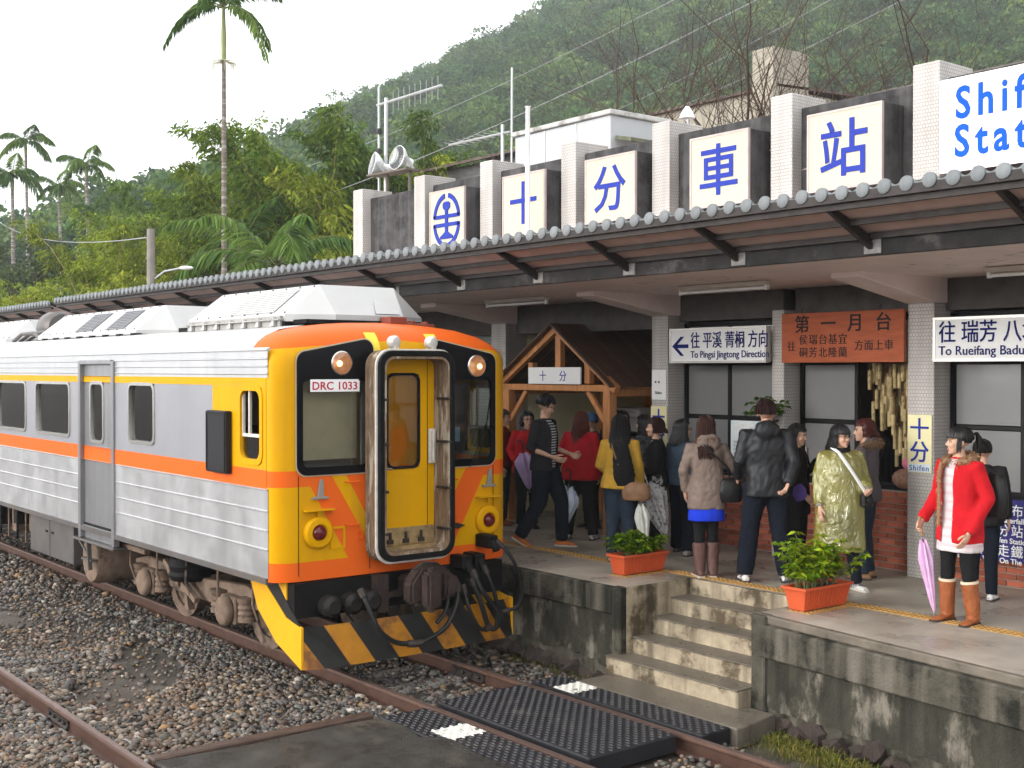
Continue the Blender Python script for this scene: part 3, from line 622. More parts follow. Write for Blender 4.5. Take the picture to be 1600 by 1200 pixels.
text('往 瑞芳 八堵 方向', 0.225, mNavy, TY(-6.76, 10.654, 3.185), t, bold=0.0015, xs=0.84); text('To Rueifang Badu Direction', 0.125, mNavy, TY(-6.76, 10.654, 3.045), t, bold=0.0008)
mOrg = M('orange_sign_board', (0.36, 0.085, 0.030), 0.55, var=0.22, scale=4, stretch=(1, 1, 5))
t = thing('platform_sign', 'rust orange wooden sign board with black characters reading 第一月台', 'sign', (-7.95, 10.76, 2.98), world=True)
m = MB(); m.box(-8.765, -7.205, 10.74, 10.775, 2.98, 3.52); m.build('board', mOrg, t, bev=0.004)
for i, ch in enumerate('第一月台'): text(ch, 0.20, mInk, TY(-8.58+i*0.345, 10.736, 3.325), t, bold=0.0025)
text('往', 0.115, mInk, TY(-8.68, 10.736, 3.115), t)
text('侯瑞台基宜', 0.118, mInk, TY(-8.52, 10.736, 3.185), t, spacing=1.18); text('硐芳北隆蘭', 0.118, mInk, TY(-8.52, 10.736, 3.045), t, spacing=1.18)
text('方面上車', 0.115, mInk, TY(-7.80, 10.736, 3.115), t, spacing=1.1)
m = MB()
for x in (-8.5, -7.5): m.tube([(x, 10.757, 3.52), (x, 10.757, 3.56), (x+.012, 10.757, 3.575), (x+.02, 10.757, 3.56)], 0.004, 5)
m.build('hook', mDarkSt, t)
# plates on pillars
mPlate = M('pale_yellow_plate', (0.74, 0.68, 0.40), 0.45, var=0.05, scale=4)
for (px, zt, lab) in ((-7.05, 2.45, 'pale yellow pillar plate reading 十分 Shifen beside the red coat'), (-10.72, 2.45, 'pale yellow pillar plate reading 十分 partly hidden behind the crowd')):
    t = thing('station_name_plate', lab, 'sign', (px, 10.79, zt-0.6), world=True, group='pillar name plates')
    m = MB(); m.box(px-0.138, px+0.138, 10.782, 10.797, zt-0.585, zt); m.build('plate', mPlate, t, bev=0.003)
    text('十', 0.225, mBlue, TY(px-0.112, 10.779, zt-0.225), t, bold=0.003); text('分', 0.225, mBlue, TY(px-0.112, 10.779, zt-0.455), t, bold=0.003)
    m = MB(); m.box(px-0.125, px+0.125, 10.7785, 10.7815, zt-0.575, zt-0.495); m.build('strip', M('pale_blue_strip', (0.60, 0.68, 0.74), 0.5), t)
    text('Shifen', 0.078, mBlue, TY(px, 10.777, zt-0.562), t, align='CENTER', spacing=1.2)
t = thing('notice_sheet', 'white notice sheet with small arrows on pillar beside the gate', 'notice', (-10.72, 10.79, 2.6), world=True)
m = MB(); m.box(-10.845, -10.60, 10.788, 10.797, 2.53, 2.90); m.build('sheet', mWhite, t); text('◂ ◂', 0.09, mInk, TY(-10.80, 10.786, 2.72), t, bold=0.002); text('Shifen', 0.05, mInk, TY(-10.79, 10.786, 2.60), t)
# blue sign leaning on the dado
mBlSign = M('dark_blue_sign', (0.022, 0.018, 0.15), 0.45, var=0.08)
t = thing('tourist_sign', 'dark blue sign with white waterfall and track safety writing below the window', 'sign', (-5.9, 10.95, 1.05), world=True)
m = MB(); m.box(-6.86, -4.8, 10.93, 10.965, 1.065, 1.66); m.build('board', mBlSign, t, bev=0.004)
for i, (s1, s2) in enumerate((('往十分瀑布旅客請', 'To Shifen Waterfall'), ('請由十分站前', 'From The Shifen Station'), ('請勿行走鐵路', 'Please Do Not Walk On The Track'))):
    z = 1.54-i*0.195; xo = (-6.83, -6.80, -6.83)[i]
    s1 = ('請往十分瀑布旅客', '請往到十分站下車', '請勿沿著走鐵路')[i]
    for k, ch in enumerate(s1): 
        text(ch, 0.125, mWhite, TY(-6.84+k*0.138, 10.926, z-0.03), t, bold=0.0006)
    text(('Visitors To Shifen Waterfall', 'Get Off At The Shifen Station', 'Please Don\'t Walk On The Track')[i], 0.072, mWhite, TY(-6.83, 10.926, z-0.105), t, bold=0.001)
# poster on the first window
t = thing('window_poster', 'pale blue and white poster with faded writing on the window glass', 'poster', (-9.35, 11.06, 1.7), world=True)
m = MB(); m.box(-9.78, -9.0, 11.052, 11.062, 1.69, 2.30); m.build('sheet', M('poster_paper', (0.55, 0.68, 0.74), 0.5, var=0.1, scale=5, col2=(0.75, 0.78, 0.78), c2amt=(0.42, 0.6)), t)
text('優質天燈全台第一', 0.085, mWhite, TY(-9.74, 11.050, 2.19), t, bold=0.003); text('放天燈祈福許願', 0.055, mBlue, TY(-9.55, 11.050, 2.10), t)
for i in range(8): text('平溪十分天燈祈願竹', 0.036, M('faint_print', (0.35, 0.45, 0.50), 0.6), TY(-9.74, 11.050, 2.03-i*0.045), t)
# ------------------------------------------------------------------ wooden gate
g = thing('wooden_gate', 'varnished timber gate with pitched plank roof at the station hall entrance', 'gate', (-12.4, 11, PZ), world=True)
AX, AZ = -12.37, 3.45; EL, ER, EZ = -13.70, -11.20, 2.655
AX = (EL+ER)/2+0.08
def wbar(a, b, w, h, name='beam', up=(0, 0, 1)): m = MB(); m.bar(a, b, w, h, up); return m.build(name, mWood, g, bev=0.006)
for y in (10.55, 12.3):
    for x in (-13.42, -11.36):
        wbar((x, y, PZ), (x, y, 2.70), 0.13, 0.13, 'post', (0, 1, 0))
    wbar((EL+0.08, y-0.005, 2.665), (ER-0.10, y-0.005, 2.665), 0.12, 0.085, 'tie_beam')
    wbar((EL, y-0.02, EZ-0.01), (AX, y-0.02, AZ), 0.10, 0.085, 'rafter', (0, 1, 0)); wbar((ER, y-0.022, EZ-0.01), (AX, y-0.022, AZ), 0.10, 0.085, 'rafter', (0, 1, 0))
    wbar((-12.33, y, 2.72), (-12.33, y, 3.36), 0.11, 0.09, 'king_post', (0, 1, 0))
    for sx, x in ((1, -12.90), (-1, -11.75)): wbar((x, y, 2.72), (x, y, 3.0), 0.10, 0.09, 'queen_post', (0, 1, 0))
    for x, d in ((-13.38, 1), (-11.40, -1)): wbar((x, y, 2.20), (x+d*0.36, y, 2.62), 0.07, 0.06, 'brace', (0, 1, 0))
for x in (-13.42, -11.36): wbar((x, 10.5, 2.61), (x, 12.5, 2.61), 0.09, 0.10, 'side_beam')
pl = {}
for sx, ex in ((0, EL), (1, ER)):
    a = Vector((AX, 0, AZ+0.06)); b = Vector((ex, 0, EZ+0.03)); y = 10.40
    if sx not in pl:
        m = MB(); m.bar(a, b, 0.098, 0.028, (0, 0, 1)); pl[sx] = m.mesh('roof_plank', mDkWood, bev=0.006)
    for k in range(24):
        o = link('roof_plank', pl[sx], g); o.matrix_parent_inverse = Matrix.Translation(-Vector(g.location)); o.location = (0, y+0.05, rng.uniform(0, .004)); y += 0.102
t = thing('gate_sign', 'white board reading 十分 hung on the wooden gate', 'sign', (-12.32, 10.45, 2.71), world=True)
m = MB(); m.box(-12.87, -11.80, 10.44, 10.465, 2.712, 2.935); m.build('board', mWhite, t, bev=0.003)
text('十', 0.15, mBlue, TY(-12.63, 10.437, 2.765), t); text('分', 0.15, mBlue, TY(-12.22, 10.437, 2.765), t)
# things seen in the hall
t = thing('concrete_pedestal', 'white capped pedestal standing behind the gate', 'pedestal', (-13.35, 12.95, PZ))
m = MB(); m.box(-0.32, 0.32, -0.25, 0.25, 0, 1.4); m.build('shaft', mWhite, t, bev=0.01); m = MB(); m.box(-0.42, 0.42, -0.34, 0.34, 1.4, 1.47); m.box(-0.37, 0.37, -0.29, 0.29, 1.47, 1.53); m.build('cap', mWhite, t, bev=0.012)
t = thing('hall_banner', 'orange and yellow banner hanging in the hall', 'banner', (-12.9, 13.5, 1.6), world=True)
m = MB()
for i in range(12):
    x = -13.75+i*0.05; m.add([(x, 13.5+0.03*math.sin(i), 1.3), (x+.07, 13.5+.03*math.sin(i+1), 1.3), (x+.07, 13.5+.03*math.sin(i+1), 3.0), (x, 13.5+.03*math.sin(i), 3.0)], [(0, 1, 2, 3)])
m.build('cloth', M('orange_cloth', (0.75, 0.20, 0.02), 0.7, col2=(0.75, 0.48, 0.03), c2amt=(0.5, 0.55), scale=3), t)
for (x, z, w, h, c, lab) in ((-11.2, 2.4, 0.45, 0.62, (0.55, 0.66, 0.68), 'pale blue timetable sheet on the hall back wall'), (-11.3, 1.75, 0.25, 0.35, (0.75, 0.74, 0.70), 'small white notice on the hall back wall'), (-11.02, 1.6, 0.22, 0.5, (0.7, 0.45, 0.42), 'pinkish poster on the hall back wall')):
    m = MB(); m.box(x-w/2, x+w/2, 13.575, 13.593, z-h/2, z+h/2); tag(m.build('wall_sheet', M('sheet_'+str(x), c, 0.6, var=0.2, scale=14)), lab, 'notice')
# ------------------------------------------------------------------ bamboo tags hanging in the open window
mBam = M('bamboo_tag', (0.44, 0.34, 0.17), 0.6, var=0.3, scale=18, rnd=0.22, col2=(0.20, 0.14, 0.06), c2amt=(0.62, 0.68))
bmes = []
for l in (0.16, 0.21, 0.26):
    m = MB(); m.tube([(0, 0, 0), (0, 0, -l*.48), (0, 0, -l*.5), (0, 0, -l*.52), (0, 0, -l)], [0.021, 0.021, 0.024, 0.021, 0.021], 8); me = m.mesh('tube', mBam)
    s = MB(); s.tube([(0, 0, 0.22), (0, 0, 0)], 0.0025, 4); bmes.append((me, s.mesh('string', M('red_string', (0.30, 0.16, 0.10), 0.8))))
for k in range(250):
    x = rng.uniform(-7.97, -7.24); z = rng.choice([2.97, 2.93, 2.9, 2.78, 2.7, 2.6, 2.5, 2.42, 2.3, 2.15, 2.05])+rng.uniform(-.05, .05); y = 11.15+rng.uniform(0.0, 0.40)+(0.1 if z < 2.4 else 0)
    if z < 2.45 and x < -7.72: continue
    if z < 2.2 and x > -7.42: z += 0.5
    t = thing('bamboo_tag', 'bamboo wish tube hanging on a string in the open window', 'bamboo tube', (x, y, z), rng.uniform(0, 6), group='bamboo wish tubes in the window')
    a, b = bmes[rng.randrange(3)]; link('tube', a, t); link('string', b, t)
t = thing('souvenir_bag', 'clear plastic bag with pink bundle on the window sill', 'bag', (-7.38, 11.05, 1.665))
m = MB(); m.ell((0, 0, 0.10), (0.16, 0.10, 0.11), 12); m.build('bundle', M('brown_bundle', (0.34, 0.19, 0.13), 0.35, var=0.4, scale=25, bump=0.5), t); m = MB(); m.ell((0.03, 0.02, 0.26), (0.085, 0.07, 0.07), 12); m.build('pink_top', M('pink_plastic', (0.75, 0.22, 0.30), 0.4, bump=0.4, bscale=50), t)
# ------------------------------------------------------------------ railcar
mSteel = M('stainless_side', (0.56, 0.56, 0.57), 0.33, 0.75, var=0.07, scale=3, streak=((0.40, 0.385, 0.37), 0.22, 7.0), rvar=0.05)
mGreyP = M('grey_window_band', (0.30, 0.30, 0.32), 0.38, 0.35, var=0.06, scale=2, streak=((0.24, 0.23, 0.22), 0.4, 4.0))
mDoorS = M('door_steel', (0.29, 0.29, 0.30), 0.33, 0.6, var=0.10, scale=3, streak=((0.16, 0.15, 0.145), 0.5, 5.0))
mYel = M('yellow_paint', (0.62, 0.31, 0.0), 0.4, var=0.06, scale=2.5, spec=0.08, streak=((0.42, 0.23, 0.02), 0.25, 4.0))
mOrP = M('orange_paint', (0.70, 0.115, 0.012), 0.38, var=0.06, scale=2.5, spec=0.1)
mBlkP = M('black_gloss', (0.004, 0.004, 0.005), 0.12, var=0.05, spec=0.12)
mRubb = M('black_rubber', (0.008, 0.008, 0.008), 0.6, var=0.2, spec=0.1)
mRoofS = M('painted_roof', (0.46, 0.45, 0.44), 0.4, 0.2, var=0.08, scale=3, streak=((0.33, 0.31, 0.29), 0.4, 3.0))
mDust = M('brown_dust_iron', (0.175, 0.122, 0.088), 0.85, 0.0, var=0.35, scale=7, bump=0.4, col2=(0.045, 0.032, 0.026), c2amt=(0.52, 0.66))
mBelow = M('oily_black', (0.009, 0.008, 0.008), 0.6, var=0.4, scale=9, spec=0.1)
mBoxG = M('grey_equipment_box', (0.12, 0.11, 0.105), 0.45, 0.4, var=0.2, scale=3, streak=((0.17, 0.12, 0.085), 0.6, 4.0))
mACw = M('ac_housing', (0.47, 0.465, 0.455), 0.35, 0.25, var=0.05, scale=4, streak=((0.45, 0.42, 0.38), 0.3, 5.0))
mCanv = M('bellows_canvas', (0.20, 0.135, 0.085), 0.85, var=0.5, scale=9, stretch=(3, 3, 0.5), bump=0.8, bscale=22, col2=(0.42, 0.35, 0.27), c2amt=(0.54, 0.62))
mCanvW = M('bellows_edge', (0.60, 0.55, 0.49), 0.6, var=0.2, scale=12)
mBeige = M('cab_interior', (0.34, 0.29, 0.20), 0.7, var=0.1)
mChrome = M('worn_chrome', (0.6, 0.58, 0.55), 0.25, 0.9, var=0.1)
def glass(name, tint, refl=0.10):
    m = bpy.data.materials.new(name); m.use_nodes = True; n = m.node_tree.nodes; L = m.node_tree.links; n.clear()
    o = n.new('ShaderNodeOutputMaterial'); mx = n.new('ShaderNodeMixShader'); t = n.new('ShaderNodeBsdfTransparent'); g = n.new('ShaderNodeBsdfGlossy'); f = n.new('ShaderNodeFresnel'); ma = n.new('ShaderNodeMath'); ma.operation = 'ADD'; ma.inputs[1].default_value = refl
    f.inputs[0].default_value = 1.5; t.inputs[0].default_value = (*tint, 1); g.inputs['Roughness'].default_value = 0.03; g.inputs['Color'].default_value = (0.9, 0.9, 0.9, 1)
    L.new(f.outputs[0], ma.inputs[0]); L.new(ma.outputs[0], mx.inputs[0]); L.new(t.outputs[0], mx.inputs[1]); L.new(g.outputs[0], mx.inputs[2]); L.new(mx.outputs[0], o.inputs[0]); return m
mGl = glass('tinted_glass', (0.50, 0.53, 0.46), 0.02); mGlC = glass('clear_glass', (0.72, 0.74, 0.70), 0.03)
# livery of the cab end: orange brow, band, chevrons and skirt on yellow (true paint boundaries in y', z)
def livery():
    m = M('cab_livery', (0.62, 0.31, 0.0), 0.36, var=0.05, scale=2.5, spec=0.1, streak=((0.34, 0.17, 0.02), 0.42, 6.0)); n = m.node_tree.nodes; L = m.node_tree.links; p = n['Principled BSDF']
    src = p.inputs['Base Color'].links[0].from_socket
    tc = n.new('ShaderNodeTexCoord'); sp = n.new('ShaderNodeSeparateXYZ'); L.new(tc.outputs['Object'], sp.inputs[0])
    def mt(op, a, b=None):
        x = n.new('ShaderNodeMath'); x.operation = op
        for i, v in enumerate((a, b)):
            if v is None: continue
            if hasattr(v, 'links'): L.new(v, x.inputs[i])
            else: x.inputs[i].default_value = v
        return x.outputs[0]
    z = sp.outputs[2]; yp = mt('ABSOLUTE', mt('SUBTRACT', sp.outputs[1], 6.5))
    ln = lambda y0, z0, k: mt('ADD', mt('MULTIPLY', mt('SUBTRACT', z, z0), k), y0)
    gt = lambda a, b: mt('GREATER_THAN', a, b); lt = lambda a, b: mt('LESS_THAN', a, b); AND = lambda a, b: mt('MULTIPLY', a, b); OR = lambda a, b: mt('MAXIMUM', a, b)
    A, B, C = ln(0.947, 1.725, .5705), ln(0.797, 1.943, .605), ln(0.638, 1.935, .562)
    brow = gt(z, mt('SUBTRACT', 3.19, mt('MULTIPLY', yp, 0.075)))
    low = AND(lt(z, 1.97), OR(OR(AND(gt(z, 1.82), gt(yp, B)), AND(gt(yp, B), lt(yp, A))), OR(lt(yp, C), lt(z, 1.125))))
    f = OR(brow, low)
    mx = n.new('ShaderNodeMix'); mx.data_type = 'RGBA'; L.new(f, mx.inputs[0]); L.new(src, mx.inputs[6]); mx.inputs[7].default_value = (0.70, 0.115, 0.012, 1); L.new(mx.outputs[2], p.inputs['Base Color'])
    return m
mLiv = livery()
def xf_(yp): return -9.965-0.02*(yp/1.36)**2
rc = thing('railcar', 'yellow, orange and silver diesel railcar number DRC 1033 standing at the platform', 'railcar', (-18, 6.5, 0), world=True)
CY = 6.5; HW = 1.36; XB = -30.0; XC = -10.15
roof_prof = [(1.36, 3.075), (1.345, 3.11), (1.30, 3.165), (1.22, 3.225), (1.08, 3.285), (0.8, 3.335), (0.4, 3.365), (0.0, 3.375)]
def roof_z(yp):
    for (a, za), (b, zb_) in zip(roof_prof, roof_prof[1:]):
        if b <= yp <= a: return za+(zb_-za)*(a-yp)/(a-b)
    return 3.075
prof = [(CY-y, z) for y, z in roof_prof]+[(CY+y, z) for y, z in roof_prof[-2::-1]]
m = MB(); vs = []
for x in (XB, -10.44):
    for y, z in prof: vs.append((x, y, z))
k = len(prof); m.add(vs, [(i, i+1, k+i+1, k+i) for i in range(k-1)]); m.build('roof', mRoofS, rc)
WINS = [(-10.70, -10.235, 2.035, 2.735), (-13.53, -12.79, 2.09, 2.745), (-16.90, -15.54, 2.06, 2.735), (-18.75, -17.35, 2.06, 2.735), (-20.6, -19.2, 2.06, 2.735), (-22.5, -21.1, 2.06, 2.735)]
DOOR = (-15.13, -14.0)
for s in (-1, 1):
    y = CY+s*HW; dp = -s*0.06
    m = MB(); wall_holes(m, XB, XC, 1.975, 2.752, y, dp, WINS+[(DOOR[0], DOOR[1], 1.975, 2.752)]); m.build('window_band', mGreyP, rc, smooth=0)
    for (z0, z1, mt_, nm) in ((2.828, 3.075, mSteel, 'upper_side'), (0.985, 1.802, mSteel, 'lower_side')):
        m = MB(); wall_holes(m, XB, XC+0.03, z0, z1, y, dp, [(DOOR[0], DOOR[1], max(z0, 0.99), min(z1, 2.99))]); sd = m.build(nm, mt_, rc, smooth=0)
        for zr in ((1.60, 1.42, 1.245, 1.797) if z0 < 2 else (2.865, 2.935, 3.005)):
            for a, b in ((XB, DOOR[0]-0.06), (DOOR[1]+0.06, XC+0.03)):
                q = MB(); q.prism([(y, zr-0.012), (y+s*0.013, zr-0.005), (y+s*0.013, zr+0.005), (y, zr+0.012)], 'x', a, b); q.build('rib', mSteel, sd)
    for (z0, z1, mt_, nm) in ((2.752, 2.828, mYel, 'yellow_stripe'), (1.802, 1.975, mOrP, 'orange_stripe')):
        for a, b in ((XB, DOOR[0]), (DOOR[1], XC)):
            m = MB(); m.box(a, b, min(y, y+s*0.003), max(y, y+s*0.003), z0, z1); m.build(nm, mt_, rc)
    # yellow panel round the cab window, 3 mm proud
    m = MB(); wall_holes(m, -11.30, XC, 1.977, 2.75, y+s*0.003, dp, [WINS[0]]); m.build('cab_side_panel', mYel, rc, smooth=0)
    # gutter
    m = MB(); m.prism([(y-s*0.01, 3.075), (y+s*0.022, 3.08), (y+s*0.022, 3.092), (y-s*0.012, 3.108)], 'x', XB, XC+0.05); m.build('gutter', mSteel, rc)
    # sill
    m = MB(); m.box(XB, XC+0.02, y-0.02 if s < 0 else y-0.05, y+0.05 if s < 0 else y+0.02, 0.93, 0.984); m.build('sill', mBoxG, rc)
    for i, (a, b, c, d) in enumerate(WINS):
        w = MB(); fr = 0.032 if i else 0.05
        w.ring(rrect(a-fr*.5, b+fr*.5, c-fr*.5, d+fr*.5, 0.10 if i else 0.12), rrect(a+fr*.6, b-fr*.6, c+fr*.6, d-fr*.6, 0.075 if i else 0.09), 'y', y+s*0.014, y-s*0.03)
        wn = w.build('side_window', mYel if i == 0 else mChrome, rc)
        g_ = MB(); yy = y-s*0.024
        if i == 0:
            g_.box(a+.02, b-.02, yy-.002, yy+.002, c+.02, c+0.24); g_.build('pane', mGlC, wn)
            g_ = MB(); g_.box(a+.01, b-.01, yy-.012, yy+.012, c+0.235, c+0.265); g_.box(a+0.16, a+0.185, yy-.012, yy+.012, c+0.265, d-.01); g_.box(a+0.03, a+0.05, yy-.012, yy+.012, c+0.265, d-.01); g_.build('sash', mCanvW, wn)
        else:
            g_.box(a+.005, b-.005, yy-.002, yy+.002, c+.005, d-.005); g_.build('pane', mGl, wn)
    # door
    dr = MB(); yd = y-s*0.028; dh = (-14.86, -14.42, 2.03, 2.745)
    wall_holes(dr, DOOR[0]+0.01, DOOR[1]-0.01, 0.83, 2.975, yd, -s*0.03, [dh]); d_ = dr.build('door', mDoorS, rc, smooth=0)
    q = MB(); q.ring(rrect(dh[0]-.02, dh[1]+.02, dh[2]-.02, dh[3]+.02, 0.09), rrect(dh[0]+.02, dh[1]-.02, dh[2]+.02, dh[3]-.02, 0.07), 'y', yd+s*0.012, yd-s*0.02); q.build('window_rim', mChrome, d_)
    q = MB(); q.box(dh[0], dh[1], yd-s*0.014-.002, yd-s*0.014+.002, dh[2], dh[3]); q.build('pane', mGl, d_)
    for (z0, z1, mt_, nm) in ((2.752, 2.828, mYel, 'yellow_stripe'), (1.802, 1.975, mOrP, 'orange_stripe')):
        q = MB(); wall_holes(q, DOOR[0]+.03, DOOR[1]-.03, z0, z1, yd+s*0.003, -s*0.002, []); q.build(nm, mt_, d_)
    q = MB()
    for xx in DOOR: q.box(xx-0.035, xx+0.035, min(y+s*0.03, y-s*.05), max(y+s*0.03, y-s*.05), 0.83, 3.0)
    q.box(DOOR[0]+.035, DOOR[1]-.035, min(y+s*0.03, y-s*.05), max(y+s*0.03, y-s*.05), 2.965, 3.02); q.build('door_frame', mDoorS, d_, bev=0.008)
    q = MB(); q.box(DOOR[0]-.18, DOOR[1]+.08, min(y+s*0.05, y-s*.2), max(y+s*0.05, y-s*.2), 0.795, 0.825); q.build('door_step', mBoxG, d_, bev=0.006)
    q = MB(); q.bar((DOOR[0]-.12, y, 0.8), (DOOR[0]+.06, y-s*.12, 0.5), 0.02, 0.02); q.bar((DOOR[0]+.25, y, 0.8), (DOOR[0]+.25, y-s*.02, 0.45), 0.03, 0.05); q.box(DOOR[0]-.05, DOOR[0]+.3, y-s*.1-.09, y-s*.1+.09, 0.55, 0.575); q.build('footstep', mBoxG, d_)
# seats and partitions seen through the windows
mSeat = M('seat_moquette', (0.03, 0.055, 0.075), 0.85, var=0.2)
for sx in np.arange(-22.4, -15.3, 0.92):
    for s in (-1, 1):
        q = MB(); q.prism([(sx, 1.05), (sx+.12, 1.05), (sx+.20, 2.28), (sx+.08, 2.30)], 'y', CY+s*0.30 if s > 0 else CY-1.22, CY+1.22 if s > 0 else CY-0.30); st2 = q.build('seat', mSeat, rc, bev=0.03)
        q = MB(); q.box(sx+.07, sx+.23, CY+s*.76-.36, CY+s*.76+.36, 2.16, 2.33); q.build('headrest_cover', mCanvW, st2, bev=0.02)
for xx in (-13.6, -15.3): q = MB(); q.box(xx-.02, xx+.02, CY-1.28, CY+1.28, 1.02, 3.05); q.build('partition', M('partition_beige', (0.36, 0.34, 0.26), 0.6), rc) if xx < -15 else None
q = MB(); q.box(-12.75, -12.72, CY-1.28, CY+1.28, 1.02, 3.05); q.build('partition', M('partition_beige', (0.36, 0.34, 0.26), 0.6), rc)
q = MB(); q.box(XB+.05, -11.65, CY-1.30, CY+1.30, 3.02, 3.05); q.build('ceiling', M('ceiling_white', (0.6, 0.6, 0.57), 0.6), rc)
for s in (-1, 1):
    for y_ in (CY+s*0.37, CY+s*1.125):
        q = MB(); q.bar((xf_(abs(y_-CY))+.003, y_, 1.0), (xf_(abs(y_-CY))+.003, y_, 1.92), 0.006, 0.004); q.build('panel_seam', mBelow, rc)
# black panel on the cab side
for s in (-1,):
    y = CY+s*HW; q = MB(); q.box(-11.30, -10.86, y-0.075, y-0.004, 1.90, 2.505); bx = q.build('black_side_box', M('matt_black_panel', (0.014, 0.014, 0.016), 0.5, spec=0.2), rc, bev=0.01)
    q = MB(); q.ring([(-11.29, 1.91), (-10.87, 1.91), (-10.87, 2.495), (-11.29, 2.495)], [(-11.27, 1.93), (-10.89, 1.93), (-10.89, 2.475), (-11.27, 2.475)], 'y', y-0.082, y-0.07); q.build('rim', mFrame, bx)
# floor, ends, inside
q = MB(); q.box(XB, XC, CY-HW+.02, CY+HW-.02, 0.95, 1.02); q.build('floor', mBelow, rc)
q = MB(); q.box(XB-.02, XB, CY-HW, CY+HW, 0.95, 3.2); q.build('rear_end', mSteel, rc)
q = MB(); q.box(-11.62, -11.58, CY-HW+.07, CY+HW-.07, 1.02, 3.06); q.build('cab_bulkhead', mBeige, rc)
q = MB(); q.box(-11.57, -10.2, CY-HW+.07, CY+HW-.07, 3.03, 3.06); q.build('cab_ceiling', mBeige, rc)
for s in (-1, 1):
    q = MB(); q.box(-10.55, -10.12, CY+s*0.82-.42, CY+s*0.82+.42, 1.05, 1.98 if s < 0 else 1.9); q.build('cab_desk', M('grey_desk', (0.10, 0.10, 0.095), 0.5), rc, bev=0.03)
q = MB(); q.box(-11.2, -10.75, CY-1.1, CY-0.6, 1.5, 2.35); q.build('driver_seat', mBelow, rc, bev=0.05)
for i, (yy, zz, w, h, c) in enumerate(((0.72, 2.38, .16, .30, (0.02, 0.02, 0.022)), (0.86, 2.30, .12, .22, (0.55, 0.54, 0.50)), (0.98, 2.22, .10, .16, (0.25, 0.40, 0.55)), (0.80, 2.08, .2, .10, (0.03, 0.03, 0.03)))):
    q = MB(); q.box(-10.42-.03*i, -10.36-.03*i, CY+yy-w/2, CY+yy+w/2, zz-h/2, zz+h/2); q.build('cab_instrument', M('instr%d' % i, c, 0.5), rc, bev=0.01)
# cab front: bowed sheet with window openings
yps = [1.36, 1.352, 1.33, 1.29, 1.22, 1.15, 1.12, 0.9, 0.6, 0.36, 0.34, 0.2, 0.0]
def xf(yp):
    b = -9.965-0.02*(yp/1.36)**2
    if yp > 1.13:
        t = (yp-1.13)/0.23; b -= 0.17*(1-math.sqrt(max(0, 1-t*t)))
    return b
ysf = [CY-v for v in yps]+[CY+v for v in yps[-2::-1]]
zrow = [0.95, 1.125, 1.5, 1.82, 1.97, 2.0, 2.8, 2.9]
WF = (0.37, 1.11, 2.0, 2.80)
m = MB(); ncol = len(ysf); V = []
caps = 8
for y in ysf:
    yp = abs(y-CY); zr = roof_z(yp); z0 = min(2.9, zr-0.2); x0 = xf(yp)
    for z in zrow: V.append((x0, y, z))
    h = zr-2.9; d = x0+10.47
    for i in range(1, caps+1):
        a = R(90)*i/caps; t = 1-math.cos(a); sN = math.sin(a)
        V.append((x0-d*t**1.2, y, 2.9+h*sN**0.9))
nr = len(zrow)+caps
F = []
for i in range(ncol-1):
    for j in range(nr-1):
        yc = abs((ysf[i]+ysf[i+1])/2-CY); a, b = i*nr+j, (i+1)*nr+j
        if j < len(zrow)-1:
            zc = (zrow[j]+zrow[j+1])/2
            if WF[0]-.02 < yc < WF[1]+.02 and WF[2] < zc < WF[3]: continue
            if yc < 0.345 and zc < 1.0: pass
        F.append((a, b, b+1, a+1))
m.add(V, F); m.build('cab_front', mLiv, rc, smooth=50)
